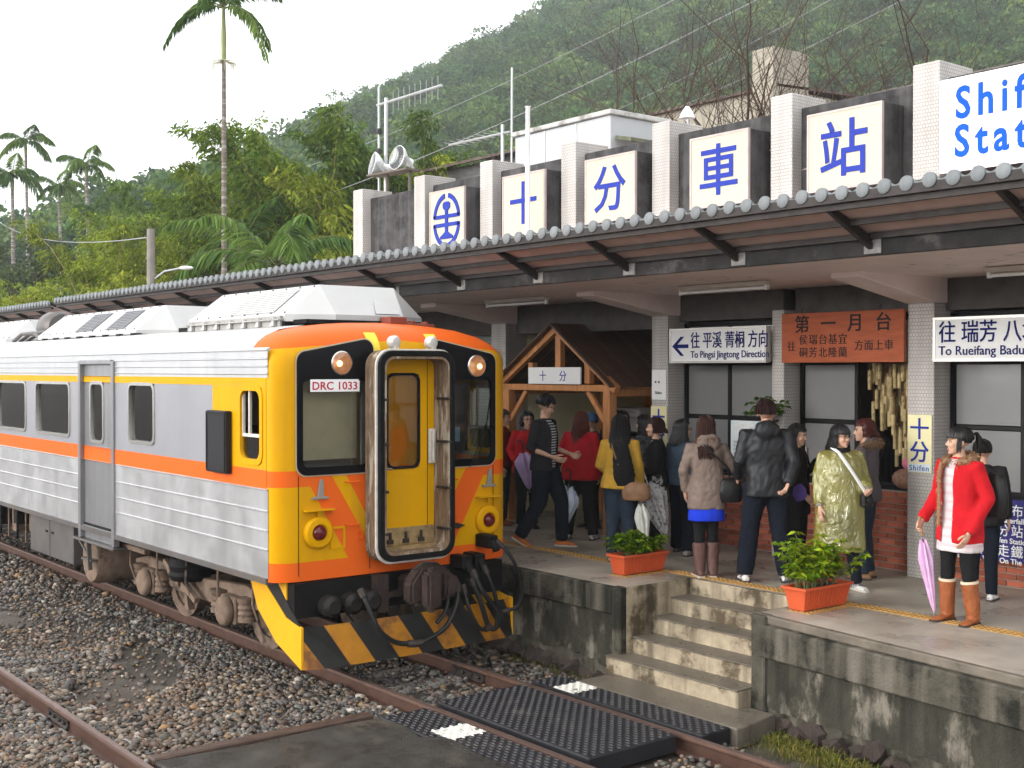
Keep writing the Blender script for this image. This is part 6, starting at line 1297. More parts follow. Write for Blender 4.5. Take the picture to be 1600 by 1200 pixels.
# ------------------------------------------------------------------ people
QUEUE = []      # (object, voxel, post) remeshed together at the end
def vox(name, mb, mat, parent, voxel=0.014, smooth=3, wr=0.0, wf=9.0, post=None, cut=None):
    me = bpy.data.meshes.new(name); me.from_pydata(mb.v, [], mb.f); bm = bmesh.new(); bm.from_mesh(me); bmesh.ops.recalc_face_normals(bm, faces=bm.faces); bm.to_mesh(me); bm.free(); me.materials.append(mat)
    o = link(name, me, parent); md = o.modifiers.new('r', 'REMESH'); md.mode = 'VOXEL'; md.voxel_size = voxel
    QUEUE.append((o, smooth, wr, wf, post, cut)); return o
def flush():
    bpy.context.view_layer.update(); dg = bpy.context.evaluated_depsgraph_get()
    for o, smooth, wr, wf, post, cut in QUEUE:
        me = bpy.data.meshes.new_from_object(o.evaluated_get(dg)); n = len(me.vertices); V = np.empty(n*3); me.vertices.foreach_get('co', V); V = V.reshape(-1, 3)
        E_ = np.empty(len(me.edges)*2, np.int32); me.edges.foreach_get('vertices', E_); E_ = E_.reshape(-1, 2)
        deg = np.bincount(E_.ravel(), minlength=n)[:, None].astype(float)
        for _ in range(smooth):
            S = np.zeros_like(V); np.add.at(S, E_[:, 0], V[E_[:, 1]]); np.add.at(S, E_[:, 1], V[E_[:, 0]]); V = V*0.4+0.6*S/np.maximum(deg, 1)
        me.vertices.foreach_set('co', V.ravel()); me.update()
        if wr:
            Nn = np.empty(n*3); me.vertices.foreach_get('normal', Nn); Nn = Nn.reshape(-1, 3); sd = (sum(ord(ch)*(i_+3) for i_, ch in enumerate(o.name)) % 97)*1.7
            D = np.array([noise.noise(Vector((p[0]*wf+sd, p[1]*wf, p[2]*wf*0.55)))+0.7*(0.5-abs(noise.noise(Vector((p[0]*wf*1.9+sd, p[1]*wf*1.9+3, p[2]*wf*1.5+p[0]*9))))*1.6) for p in V])
            V = V+Nn*(D*wr)[:, None]; me.vertices.foreach_set('co', V.ravel())
        me.polygons.foreach_set('use_smooth', [True]*len(me.polygons))
        old = o.data; mats = [m for m in old.materials]; me.materials.clear()
        for m in mats: me.materials.append(m)
        if cut or post:
            bm = bmesh.new(); bm.from_mesh(me)
            if cut:
                dl = [f for f in bm.faces if cut(f.calc_center_median())]; bmesh.ops.delete(bm, geom=dl, context='FACES')
            if post:
                for (v2, f2) in post:
                    vv = [bm.verts.new(p) for p in v2]
                    for f in f2:
                        try: bm.faces.new([vv[i] for i in f]).smooth = True
                        except ValueError: pass
            bm.to_mesh(me); bm.free()
        me.name = old.name; o.modifiers.clear(); o.data = me; me.update(); bpy.data.meshes.remove(old)
mSkin = M('skin', (0.56, 0.335, 0.235), 0.5, var=0.06, scale=9); mSkin.node_tree.nodes['Principled BSDF'].inputs['Subsurface Weight'].default_value = 0.08
mHairK = M('black_hair', (0.009, 0.008, 0.008), 0.45, spec=0.3, var=0.3, scale=30); mHairB = M('brown_hair', (0.038, 0.016, 0.012), 0.45, spec=0.3, var=0.3, scale=30); mHairR = M('auburn_hair', (0.075, 0.019, 0.012), 0.45, spec=0.3, var=0.3, scale=30)
mEyeW = M('eye_white', (0.65, 0.62, 0.58), 0.3); mEyeK = M('eye_dark', (0.012, 0.008, 0.007), 0.2); mLip = M('lips', (0.42, 0.13, 0.11), 0.45)
def C(name, col, rough=0.85, **k): return M('cloth_'+name, col, rough, var=k.pop('var', 0.16), scale=k.pop('scale', 12), bump=k.pop('bump', 0.25), bscale=k.pop('bscale', 260), sheen=k.pop('sheen', 0.0), spec=k.pop('spec', 0.12), **k)
# head template in head space (centre at eye height, face to -y)
hb = MB(); hb.ell((0, .016, .030), (.077, .096, .084), 18); hb.ell((0, -.030, -.030), (.061, .058, .078), 16); hb.ell((0, -.038, -.078), (.044, .044, .036), 12); hb.ell((0, -.070, -.098), (.021, .018, .016), 10)
hb.tube([(0, -.080, .012), (0, -.094, -.010), (0, -.107, -.034)], [.009, .010, .0135], 8); hb.ell((-.011, -.093, -.037), (.009, .010, .008), 8); hb.ell((.011, -.093, -.037), (.009, .010, .008), 8); hb.ell((0, -.076, .026), (.050, .016, .013), 10)
for s in (-1, 1): hb.ell((s*.036, -.062, -.030), (.024, .024, .024), 10); hb.ell((s*.078, .012, -.008), (.011, .022, .032), 8, Matrix.Rotation(R(s*18), 3, 'Z'))
hb.ell((0, -.083, -.064), (.022, .013, .007), 8); hb.ell((0, -.081, -.075), (.019, .013, .008), 8)
HEAD = None
def get_head():
    global HEAD
    if HEAD is None:
        me = bpy.data.meshes.new('h'); me.from_pydata(hb.v, [], hb.f); o = bpy.data.objects.new('h', me); COL.objects.link(o); md = o.modifiers.new('r', 'REMESH'); md.mode = 'VOXEL'; md.voxel_size = 0.0062
        bpy.context.view_layer.update(); m2 = bpy.data.meshes.new_from_object(o.evaluated_get(bpy.context.evaluated_depsgraph_get())); n = len(m2.vertices); V = np.array([v.co[:] for v in m2.vertices]); E_ = np.array([e.vertices[:] for e in m2.edges]); deg = np.bincount(E_.ravel(), minlength=n)[:, None]
        for _ in range(2):
            S = np.zeros_like(V); np.add.at(S, E_[:, 0], V[E_[:, 1]]); np.add.at(S, E_[:, 1], V[E_[:, 0]]); V = V*.5+.5*S/deg
        HEAD = (V, [tuple(p.vertices) for p in m2.polygons]); bpy.data.objects.remove(o); bpy.data.meshes.remove(m2)
    return HEAD
def hand_mb(curl, s):
    """s=+1 left hand: palm normal to -x; wrist at origin, fingers to -z, thumb to -y"""
    m = MB(); m.tube([(0, 0, .03), (0, 0, 0), (0, .002, -.04), (0, 0, -.088)], [.020, .018, .017, .012], 8, ry=[.026, .028, .040, .038])
    for i, (y, l) in enumerate(((-.029, .068), (-.010, .078), (.010, .073), (.028, .058))):
        p = Vector((0, y, -.082)); a = curl*.5; d = Vector((-s*math.sin(a), y*.6, -math.cos(a))); q = p+d*l*.45; a2 = curl*1.25; d2 = Vector((-s*math.sin(a2), y*.3, -math.cos(a2))); r_ = q+d2*l*.33; a3 = curl*1.9; d3 = Vector((-s*math.sin(a3), 0, -math.cos(a3)))
        m.tube([p+Vector((0, 0, .012)), q, r_, r_+d3*l*.27], [.0092, .0086, .0078, .0058], 6)
    m.tube([(0, -.026, -.022), (-s*.010, -.048, -.048), (-s*.022, -.055, -.074), (-s*.034*min(1, curl+.3), -.050, -.092)], [.013, .0105, .0095, .0068], 6)
    return m
def strand(mb, pts, r): mb.tube(pts, [r*(0.7+0.3*(1-i/(len(pts)-1))) if i < len(pts)-1 else r*0.25 for i in range(len(pts))], 4, cap=False)
def hair(style, mat, parent, Hm, seed, length=0.25):
    g = random.Random(seed); mb = MB()
    # cap over the skull
    V = []; F = []; nr, nc = 9, 22
    for i in range(nr+1):
        for j in range(nc):
            az = 2*math.pi*j/nc                    # 0 = face
            fr = math.cos(az); mx_ = 112 if fr < 0.25 else 112-58*min(1, (fr-0.25)/0.5)
            if style in ('bob', 'long', 'curly', 'bangs', 'pony') and fr > 0.5: mx_ = 66
            th = R(mx_*i/nr); x = .087*math.sin(th)*math.sin(az); y = -.104*math.sin(th)*math.cos(az)+.016; z = .098*math.cos(th)+.026; V.append((x, y, z))
    for i in range(nr):
        for j in range(nc): j2 = (j+1) % nc; F.append((i*nc+j, (i+1)*nc+j, (i+1)*nc+j2, i*nc+j2))
    mb.add(V, F)
    ns = {'short': 300, 'bob': 330, 'long': 380, 'curly': 420, 'bangs': 360, 'pony': 280}[style]
    for k in range(ns):
        az = g.uniform(-math.pi, math.pi); fr = math.cos(az); front = fr > 0.42
        t0 = g.uniform(4, 60) if g.random() < 0.6 else g.uniform(40, 95)
        if style == 'short': t1 = min(t0+g.uniform(25, 50), 78 if front else 114)
        elif front: t1 = {'bangs': 90, 'pony': 88, 'bob': 76}.get(style, 62)
        else: t1 = 100
        if style == 'pony' and not front: t1 = 96
        if t0 > t1-8: continue
        off = g.uniform(0.0, .008); pts = []; fz = g.uniform(-.05, .05)
        for i in range(6):
            th = R(t0+(t1-t0)*i/5); a = az+fz*i/5+(0.35*(1 if az > 0 else -1)*(i/5) if front and style in ('long', 'curly', 'bob') else 0)
            pts.append(Vector(((.089+off)*math.sin(th)*math.sin(a), -(.106+off)*math.sin(th)*math.cos(a)+.016, (.100+off)*math.cos(th)+.026)))
        if not front and style in ('bob', 'long', 'curly', 'bangs'):
            q = pts[-1]; L_ = length*g.uniform(.8, 1.08); cu = .030 if style == 'curly' else .007; ph = g.uniform(0, 6.28); n_ = 9 if style == 'curly' else 6
            side = Vector((math.sin(az), -math.cos(az), 0))
            for i in range(1, n_+1):
                f = i/n_; out = side*(0.02*f if style != 'bob' else 0.006*math.sin(f*2.2)); back = Vector((0, .035*f if abs(q.x) < .07 else .01, 0))
                w = Vector((math.cos(ph+f*9), math.sin(ph+f*9), 0))*cu*f
                pts.append(q+out+back+w+Vector((0, 0, -L_*f)))
        strand(mb, pts, .0075 if style != 'curly' else .0085)
    if style == 'pony':
        b = Vector((0, .118, .055)); mb.ell(b, (.022, .022, .022), 8)
        for k in range(60):
            a = g.uniform(0, 6.28); r_ = g.uniform(0, .03); o = Vector((math.cos(a)*r_, math.sin(a)*r_*.8, 0)); L_ = length*g.uniform(.8, 1.05); strand(mb, [b, b+Vector((0, .035, .022))+o*.5, b+Vector((0, .055, -.02))+o, b+Vector((0, .055, -L_*.5))+o*1.1, b+Vector((0, .045, -L_*.8))+o, b+Vector((0, .04, -L_))+o*.5], .0075)
        for s in (-1, 1):
            for k in range(7): x = s*(.080+.004*k/7); strand(mb, [Vector((x, -.03+.006*k, .03)), Vector((x+s*.006, -.04+.006*k, -.03)), Vector((x+s*.004, -.042+.006*k, -.09-.01*(k % 3)))], .006)
    mb.v = [tuple(Hm @ Vector(p)) for p in mb.v]
    return mb.build('hair', mat, parent, smooth=60)
def person(label, x, y, ang, h, top=None, bottom=None, shoes=None, hr=('short', mHairK, .1), yaw=0, pitch=0, glasses=False, pose=None, group='people on the platform', z=PZ, extra=None, female=True, seed=1, legs_only=False):
    a = R(ang); tc_ = Vector((0.785, -0.62)); rt = Vector((0.62, 0.785)); d = tc_*math.cos(a)+rt*math.sin(a)
    root = thing('person', label, 'person', (x, y, z), math.atan2(d.y, d.x)+R(90), group); s = h/1.705; root.scale = (s, s, s)
    J = dict(ls=(.165, .01, 1.375), le=(.225, .035, 1.12), lw=(.235, -.03, .87), rs=(-.165, .01, 1.375), re=(-.225, .035, 1.12), rw=(-.235, -.03, .87), lh=(.085, 0, .90), lk=(.09, -.015, .49), la=(.10, .02, .085), rh=(-.085, 0, .90), rk=(-.09, -.015, .49), ra=(-.10, .02, .085), ltoe=(.12, -1, 0), rtoe=(-.12, -1, 0), lc=.5, rc=.5)
    if not female: J.update(ls=(.19, .01, 1.39), rs=(-.19, .01, 1.39), le=(.25, .035, 1.12), re=(-.25, .035, 1.12), lw=(.26, -.03, .87), rw=(-.26, -.03, .87))
    J.update(pose or {}); J = {k: Vector(v) if isinstance(v, tuple) else v for k, v in J.items()}; lean = J.get('lean', 0.0)
    def tor(m, rings, n=16):
        vs = []
        for (zz, hx, hy, cy_) in rings:
            for j in range(n):
                t = 2*math.pi*j/n; c_, s_ = math.cos(t), math.sin(t); vs.append((hx*math.copysign(abs(c_)**.85, c_), cy_+hy*math.copysign(abs(s_)**.85, s_)-lean*max(0, zz-.95), zz))
        k = len(rings); m.add(vs, [tuple(range(n-1, -1, -1)), tuple((k-1)*n+j for j in range(n))]+[(i*n+j, i*n+(j+1) % n, (i+1)*n+(j+1) % n, (i+1)*n+j) for i in range(k-1) for j in range(n)])
    W_ = 1.0 if female else 1.1
    b = MB(); tor(b, [(.84, .13*W_, .10, .01), (.95, .16, .11, .01), (1.08, .128*W_, .09, 0), (1.25, .15*W_, .105, 0), (1.36, .15*W_, .085, .005), (1.42, .085, .06, .01), (1.47, .05, .05, .0)])
    sh = Vector((0, -lean*.45, 0)); ls, rs, le, re, lw, rw = (J[k]+sh for k in ('ls', 'rs', 'le', 're', 'lw', 'rw'))
    for S_, E_, W2 in ((ls, le, lw), (rs, re, rw)): b.tube([S_*.75+Vector((0, 0, S_.z*.25)), S_, S_.lerp(E_, .5), E_, E_.lerp(W2, .4), W2], [.04, .047, .042, .036, .036, .024], 8)
    for H_, K_, A_ in ((J['lh'], J['lk'], J['la']), (J['rh'], J['rk'], J['ra'])): b.tube([H_, H_.lerp(K_, .5), K_, K_.lerp(A_, .35), A_], [.080, .066, .046, .042, .030], 10)
    nb = Vector((0, .005-lean*.47, 1.45)); hc = Vector((0, -.012-lean*.62, 1.585)); b.tube([nb-Vector((0, 0, .05)), nb, hc-Vector((0, -.015, .05))], [.052, .050, .050], 10)
    Hm = Matrix.Translation(hc) @ Matrix.Rotation(R(yaw), 4, 'Z') @ Matrix.Rotation(R(pitch), 4, 'X')
    hv, hf = get_head(); post = [([Hm @ Vector(p) for p in hv], hf)]
    for S2, E_, W2, cu in ((1, le, lw, J['lc']), (-1, re, rw, J['rc'])):
        dd = (W2-E_).normalized(); fw = J.get('lt' if S2 > 0 else 'rt', Vector((0, -1, 0))); zx = -dd; yx = -(fw-dd*fw.dot(dd)); yx = yx.normalized() if yx.length > .1 else Vector((1, 0, 0)); xx = yx.cross(zx); Tm = Matrix((xx, yx, zx)).transposed().to_4x4(); Tm.translation = W2
        hm = hand_mb(cu, S2); post.append(([Tm @ Vector(p) for p in hm.v], hm.f))
    vox('body', b, mSkin, root, 0.016, 3, post=post)
    # face
    for sx in (-1, 1):
        m = MB(); m.ell((0, 0, 0), (.0145, .008, .0062), 8); m.v = [tuple(Hm @ (Vector(p)+Vector((sx*.031, -.0815, .002)))) for p in m.v]; e = m.build('eye', mEyeW, root)
        m = MB(); m.ell((sx*.031, -.0865, .002), (.0068, .0045, .0062), 8); m.tube([(sx*.015, -.0885, .006), (sx*.030, -.0905, .0095), (sx*.046, -.085, .006)], .0022, 4); m.v = [tuple(Hm @ Vector(p)) for p in m.v]; m.build('iris', mEyeK, e)
        m = MB(); m.tube([(sx*.012, -.0905, .021), (sx*.030, -.0925, .027), (sx*.050, -.082, .022)], [.0028, .0034, .0018], 4); m.v = [tuple(Hm @ Vector(p)) for p in m.v]; m.build('eyebrow', mHairK, root)
    m = MB(); m.ell((0, -.0915, -.0645), (.021, .0065, .0048), 10); m.ell((0, -.0895, -.0745), (.018, .0065, .0058), 10); m.v = [tuple(Hm @ Vector(p)) for p in m.v]; m.build('lips', mLip, root)
    if glasses:
        m = MB()
        for sx in (-1, 1):
            m.tube([(sx*.033+.024*math.cos(t), -.101, .001+.016*math.sin(t)) for t in np.linspace(0, 2*math.pi, 13)], .0022, 4); m.tube([(sx*.056, -.099, .006), (sx*.078, -.05, .006), (sx*.082, .0, .004)], .0022, 4)
        m.tube([(-.010, -.103, .003), (.010, -.103, .003)], .002, 4); m.v = [tuple(Hm @ Vector(p)) for p in m.v]; m.build('glasses', mFrame, root)
    hair(hr[0], hr[1], root, Hm, seed, hr[2])
    # top
    if top:
        for T_ in (top if isinstance(top, list) else [top]):
            hem, hx, hy, th, sr, mt_, nm = T_['hem'], T_['hx'], T_['hy'], T_.get('th', .02), T_.get('sr', .06), T_['mat'], T_['name']
            m = MB(); wz = T_.get('waist', .15); rings = [(hem, hx, hy, .01)]
            if hem < .95: rings.append((.97, max(.165+th, hx*.8+.03), .12+th, .01))
            rings += [(1.09, wz*W_+th, .10+th, 0), (1.24, .155*W_+th, .11+th, 0), (1.35, .158*W_+th, .095+th, .005), (1.415, .10+th*.6, .07+th*.6, .012), (1.445, .062+th*.5, .058+th*.4, .012)]
            tor(m, rings)
            if T_.get('sleeves', True):
                for S_, E_, W2 in ((ls, le, lw), (rs, re, rw)):
                    f = T_.get('cuff', .97); End = E_.lerp(W2, f); m.tube([S_*.7+Vector((0, 0, S_.z*.3)), S_+Vector((0, 0, .004)), S_.lerp(E_, .5), E_, E_.lerp(End, .5), End], [sr*.9, sr+.008, sr, sr*.92, sr*.85, sr*.78], 10)
            if T_.get('hood'): m.ell((0, .10-lean*.45, 1.43), (.13, .06, .10), 12); m.ell((0, .06-lean*.45, 1.46), (.12, .07, .05), 12)
            if T_.get('collar'): m.tube([(.066*math.cos(t)*1.15, .012-lean*.46+.066*math.sin(t), 1.452+.012*math.sin(t)) for t in np.linspace(-1.1, math.pi+1.1, 12)], .022, 8)
            ob = vox(nm, m, mt_, root, T_.get('vox', .014), 3, wr=T_.get('wr', .008), wf=T_.get('wf', 9), cut=T_.get('cut'))
            if T_.get('cut'): so_ = ob.modifiers
    for B_ in (bottom if isinstance(bottom, list) else [bottom] if bottom else []):
        m = MB()
        if B_['kind'] == 'skirt': tor(m, [(B_['hem'], B_['hx'], B_['hy'], .01), (.80, B_['hx']*.9, B_['hy']*.9, .01), (.90, .150, .11, .01), (1.0, .13, .10, .01)])
        else:
            r0, r1, r2 = B_.get('r', (.105, .075, .06)); tor(m, [(.82, .15, .115, .015), (.92, .18, .13, .015), (1.0, .165, .12, .01), (1.03, .15, .11, .005)])
            for H_, K_, A_ in ((J['lh'], J['lk'], J['la']), (J['rh'], J['rk'], J['ra'])):
                A2 = K_.lerp(A_, B_.get('end', 1.0)); m.tube([H_+Vector((0, 0, .02)), H_.lerp(K_, .5), K_, K_.lerp(A2, .5), A2-(A2-K_).normalized()*-.02], [r0, r0*.92, r1, (r1+r2)/2, r2], 12)
        vox(B_['name'], m, B_['mat'], root, .014, 3, wr=B_.get('wr', .008), wf=B_.get('wf', 11))
    if shoes:
        for side, A_, K_, td in (('l', J['la'], J['lk'], J['ltoe']), ('r', J['ra'], J['rk'], J['rtoe'])):
            t = Vector((td.x, td.y, td.z)).normalized(); up = Vector((0, 0, 1)) if abs(t.z) < .5 else Vector((0, .6, .8)); up = (up-t*up.dot(t)).normalized(); sd = t.cross(up)
            base = A_+up*(-.085+.0)
            m = MB(); prof_ = [(-.075, .028, .05), (-.06, .036, .075), (0, .040, .085), (.06, .042, .06), (.11, .046, .048), (.155, .040, .036), (.18, .022, .024)]
            vs = []; n = 10
            for (l, w, hh) in prof_:
                for j in range(n):
                    q = 2*math.pi*j/n; vs.append(base+t*l+sd*w*math.cos(q)+up*(max(.012, hh/2+hh/2*math.sin(q)) if math.sin(q) > -.2 else .012))
            m.add(vs, [tuple(range(n-1, -1, -1)), tuple(6*n+j for j in range(n))]+[(i*n+j, i*n+(j+1) % n, (i+1)*n+(j+1) % n, (i+1)*n+j) for i in range(6) for j in range(n)])
            if shoes['kind'] == 'boot':
                e = A_.lerp(K_, shoes.get('top', .62)); m.tube([base+up*.05-t*.01, A_+up*.03, A_.lerp(e, .5), e], [.058, .062, .068, .074], 12)
            so_ = vox('boot' if shoes['kind'] == 'boot' else 'shoe', m, shoes['mat'], root, .009, 2, wr=.003 if shoes['kind'] != 'boot' else .006, wf=14)
            sm_ = MB(); vs = []
            for zf in (.0, .016):
                for (l, w, hh) in prof_: vs.append(base+t*l*1.03+sd*(w+.003)+up*zf)
                for (l, w, hh) in prof_[::-1]: vs.append(base+t*l*1.03-sd*(w+.003)+up*zf)
            k = len(prof_)*2; sm_.add(vs, [tuple(range(k-1, -1, -1)), tuple(range(k, 2*k))]+[(i, (i+1) % k, k+(i+1) % k, k+i) for i in range(k)]); sm_.build('sole', shoes['sole'], so_)
            if shoes['kind'] == 'boot' and shoes.get('trim'):
                q = MB(); e = A_.lerp(K_, shoes.get('top', .62)); q.tube([e-(e-A_).normalized()*.012, e+(e-A_).normalized()*.01], .0765, 12); q.build('fleece_trim', shoes['trim'], so_)
    return root, s, Hm, J
def loc(root, s, p):
    c, sn = math.cos(root.rotation_euler.z), math.sin(root.rotation_euler.z); p = Vector(p)*s; return Vector((root.location.x+c*p.x-sn*p.y, root.location.y+sn*p.x+c*p.y, root.location.z+p.z))
def fur(root, pts, n, ln, col, seed, name='fur_trim', rad=.03):
    g = np.random.default_rng(seed); P_ = []; D_ = []
    pts = np.array(pts)
    for _ in range(n):
        i = g.integers(0, len(pts)-1); t = g.random(); c = pts[i]*(1-t)+pts[i+1]*t; v = g.normal(size=3); v /= np.linalg.norm(v); P_.append(c+v*rad*.8); D_.append(v+[0, 0, -.3])
    me = leafmesh(name, np.array(P_), np.array(D_), np.full(n, ln), np.full(n, .004), tints(n, g, col, tuple(q*1.5 for q in col), .2), g, .3); me.materials.clear(); me.materials.append(mLeaf); o = link(name, me, root)
    m = MB(); m.tube([tuple(p) for p in pts], rad, 8); m.build('fur_roll', M('fur_base_'+str(seed), tuple(q*.8 for q in col), .9), o); return o
def neckring(r, z, y0=.012, dz=.03, rot=0, span=(-1.0, math.pi+1.0)): return [(r*math.cos(t)*1.15, y0+r*math.sin(t), z+dz*math.sin(t)) for t in np.linspace(*span, 14)]
def umbrella(label, top, tip, fat, mt_, hm, flare=1.0, hook=True, folds=8, group='umbrellas'):
    top = Vector(top); tip = Vector(tip); ax = (tip-top); L_ = ax.length; ax.normalize(); t = thing('umbrella', label, 'umbrella', tuple(tip), group=group, world=True)
    u = ax.orthogonal().normalized(); w = ax.cross(u); m = MB(); nl, ns = 12, folds*4; vs = []
    for i in range(nl+1):
        f = i/nl; r = fat*(0.35+0.65*min(1, f*4))*(1-f)**(.62)*flare+.006
        for j in range(ns):
            a = 2*math.pi*j/ns; k = 1+0.28*math.cos(a*folds+1.2*f)*(1-f*.6); ee = .05*math.cos(a*folds*.5)*L_ if i == 0 else 0
            vs.append(top+ax*(L_*(0.22+0.72*f)+ee*.4)+u*r*k*math.cos(a)+w*r*k*math.sin(a))
    m.add(vs, [(i*ns+j, i*ns+(j+1) % ns, (i+1)*ns+(j+1) % ns, (i+1)*ns+j) for i in range(nl) for j in range(ns)]); m.build('canopy', mt_, t)
    m = MB(); m.tube([top+ax*.1, tip], .006, 6); m.build('shaft', mChrome, t)
    m = MB(); 
    if hook: m.tube([top+ax*.13, top, top-ax*.03+u*.012, top-ax*.04+u*.035, top-ax*.025+u*.055, top+u*.058], .010, 7)
    else: m.tube([top+ax*.14, top-ax*.02], .014, 8)
    m.build('handle', hm, t); return t
# ---- clothing colours
den = C('denim', (0.0085, 0.0115, 0.019), bump=.4); den2 = C('faded_denim', (0.024, 0.034, 0.052), col2=(0.075, 0.095, 0.12), c2amt=(.5, .7), scale=5); blk = C('black', (0.011, 0.011, 0.012)); blkn = C('black_knit', (0.016, 0.015, 0.016), bump=.5)
redc = C('red', (0.42, 0.014, 0.018)); redk = C('crimson', (0.36, 0.010, 0.016)); mar = C('maroon', (0.16, 0.012, 0.018)); must = C('mustard', (0.45, 0.26, 0.035)); taup = C('taupe', (0.20, 0.148, 0.122), .6); jean = C('jean_jacket', (0.050, 0.075, 0.105), bump=.4)
blkj = C('black_shell', (0.012, 0.013, 0.015), .5, bump=.15, bscale=90, spec=.35); grym = C('mauve_grey', (0.105, 0.088, 0.098)); royal = C('royal_blue', (0.015, 0.045, 0.55)); white = C('white_knit', (0.72, 0.66, 0.66), bump=.7, bscale=90); purp = C('plum', (0.09, 0.02, 0.07))
tan_ = M('tan_leather', (0.27, 0.082, 0.028), .45, var=.2, scale=12, bump=.2); brn = M('brown_leather', (0.115, 0.060, 0.050), .45, var=.2, scale=12, bump=.2); org = M('orange_leather', (0.46, 0.13, 0.03), .4, var=.15, scale=14); whs = M('white_trainer', (0.62, 0.60, 0.58), .6, col2=(0.15, 0.14, 0.15), c2amt=(.52, .58), scale=18); gry = M('grey_trainer', (0.34, 0.32, 0.30), .7, col2=(0.12, .12, .12), c2amt=(.5, .6), scale=16); kshoe = M('black_shoe', (0.015, 0.014, 0.014), .4); sole = M('pale_sole', (0.50, 0.46, 0.40), .7); dsole = M('dark_sole', (0.05, 0.04, 0.035), .7)
def bands(name, c1, c2, per, frac, axis=2):
    m = C(name, c1); n = m.node_tree.nodes; L = m.node_tree.links; p = n['Principled BSDF']; src = p.inputs['Base Color'].links[0].from_socket; tc = n.new('ShaderNodeTexCoord'); sp = n.new('ShaderNodeSeparateXYZ'); L.new(tc.outputs['Object'], sp.inputs[0])
    a = n.new('ShaderNodeMath'); a.operation = 'MODULO'; a.inputs[1].default_value = per; L.new(sp.outputs[axis], a.inputs[0]); g_ = n.new('ShaderNodeMath'); g_.operation = 'LESS_THAN'; g_.inputs[1].default_value = per*frac; L.new(a.outputs[0], g_.inputs[0])
    mx = n.new('ShaderNodeMix'); mx.data_type = 'RGBA'; L.new(g_.outputs[0], mx.inputs[0]); L.new(src, mx.inputs[6]); mx.inputs[7].default_value = (*c2, 1); L.new(mx.outputs[2], p.inputs['Base Color']); return m
stripe_ = bands('striped_tee', (0.02, 0.025, 0.05), (0.6, 0.6, 0.6), .030, .42); pinkst = bands('pink_stripe_knit', (0.62, 0.55, 0.55), (0.60, 0.44, 0.455), .075, .35)
zeb = C('leaf_print', (0.03, 0.03, 0.03), col2=(0.42, 0.42, 0.40), c2amt=(.49, .51), scale=45)
TR_ = lambda mt_, **k: dict(kind='trousers', name='trousers', mat=mt_, **k)
SH = lambda mt_, so_=None: dict(kind='shoe', mat=mt_, sole=so_ or dsole)
# ---- the people, left to right
person('grey haired person in a maroon jacket and jeans beside the railcar, facing right', -13.0, 10.1, 80, 1.56, dict(name='jacket', hem=.86, hx=.22, hy=.17, th=.035, sr=.068, mat=mar, collar=True), TR_(den2), SH(tan_), ('short', M('greying_hair', (0.05, 0.045, 0.045), .5), .1), seed=1, female=False, pose=dict(lw=(.23, -.12, .92)))
p2 = person('woman in a red coat and dark scarf with glasses facing the camera behind the railcar', -12.53, 10.15, 10, 1.55, dict(name='coat', hem=.80, hx=.23, hy=.17, th=.03, sr=.062, mat=redc, collar=True), TR_(blk), SH(kshoe), ('bob', mHairK, .10), yaw=6, glasses=True, seed=2, pose=dict(rw=(-.20, -.12, .98), re=(-.26, .03, 1.13), lw=(.12, -.22, 1.05), le=(.25, .0, 1.12), lc=1.3, rc=1.3))
fur(p2[0], neckring(.075, 1.45, -.005, .02), 500, .02, (0.16, 0.12, 0.11), 21, 'scarf', .022)
pw3 = person('young man in a charcoal cardigan, striped shirt and tan shoes walking right', -11.12, 9.28, 62, 1.80, [dict(name='cardigan', hem=.86, hx=.20, hy=.15, th=.022, sr=.055, mat=C('charcoal_cardigan', (0.022, 0.022, 0.025)), cuff=.30, cut=lambda c: c.y < -.04 and abs(c.x) < .075 and c.z < 1.43), dict(name='shirt', hem=.88, hx=.175, hy=.125, th=.008, sr=.045, mat=stripe_, cuff=.05, wr=.004)], TR_(den, r=(.115, .085, .075)), SH(org, sole), ('short', mHairK, .1), yaw=28, pitch=22, glasses=True, female=False, seed=3,
    pose=dict(lk=(.10, -.16, .50), la=(.10, -.16, .085), rk=(-.10, .02, .49), ra=(-.10, .26, .13), rtoe=(-.1, -.92, -.40), le=(.26, .08, 1.12), lw=(.20, -.24, 1.03), re=(-.27, .06, 1.12), rw=(-.22, -.22, 1.02), lc=.8, rc=.8))
p4 = person('woman with long curly auburn hair in a bright red jacket seen from behind', -11.3, 10.0, 165, 1.58, dict(name='jacket', hem=.80, hx=.27, hy=.21, th=.05, sr=.075, mat=redk, waist=.18), TR_(blk, r=(.12, .09, .075)), SH(whs), ('curly', mHairR, .30), yaw=-15, seed=4, pose=dict(lean=.12, lk=(.13, -.02, .49), la=(.17, .03, .085), rk=(-.12, -.02, .49), ra=(-.18, .03, .085), le=(.30, -.05, 1.14), lw=(.36, -.20, .98)))
person('person in a blue cap and dark coat half hidden behind the red jacket', -12.05, 10.85, -60, 1.52, dict(name='coat', hem=.7, hx=.22, hy=.17, th=.03, mat=C('dark_slate', (0.03, 0.035, 0.045))), TR_(blk), SH(kshoe), ('short', mHairK, .1), seed=5)
t = thing('cap', 'blue cap on the head behind the red jacket', 'cap', (-12.05, 10.85, PZ+1.43)); m = MB(); m.lathe([(.098, -.01), (.098, .03), (.085, .075), (.05, .10), (0, .108)], 18); m.build('crown', C('cap_blue', (0.05, 0.11, 0.22)), t); m = MB(); m.ell((0.0, 0, -.008), (.13, .085, .008), 14, Matrix.Rotation(R(-115), 3, 'Z')); m.v = [(p[0]-.035, p[1]-.085, p[2]) for p in m.v]; m.build('peak', C('cap_blue', (0.05, 0.11, 0.22)), t)
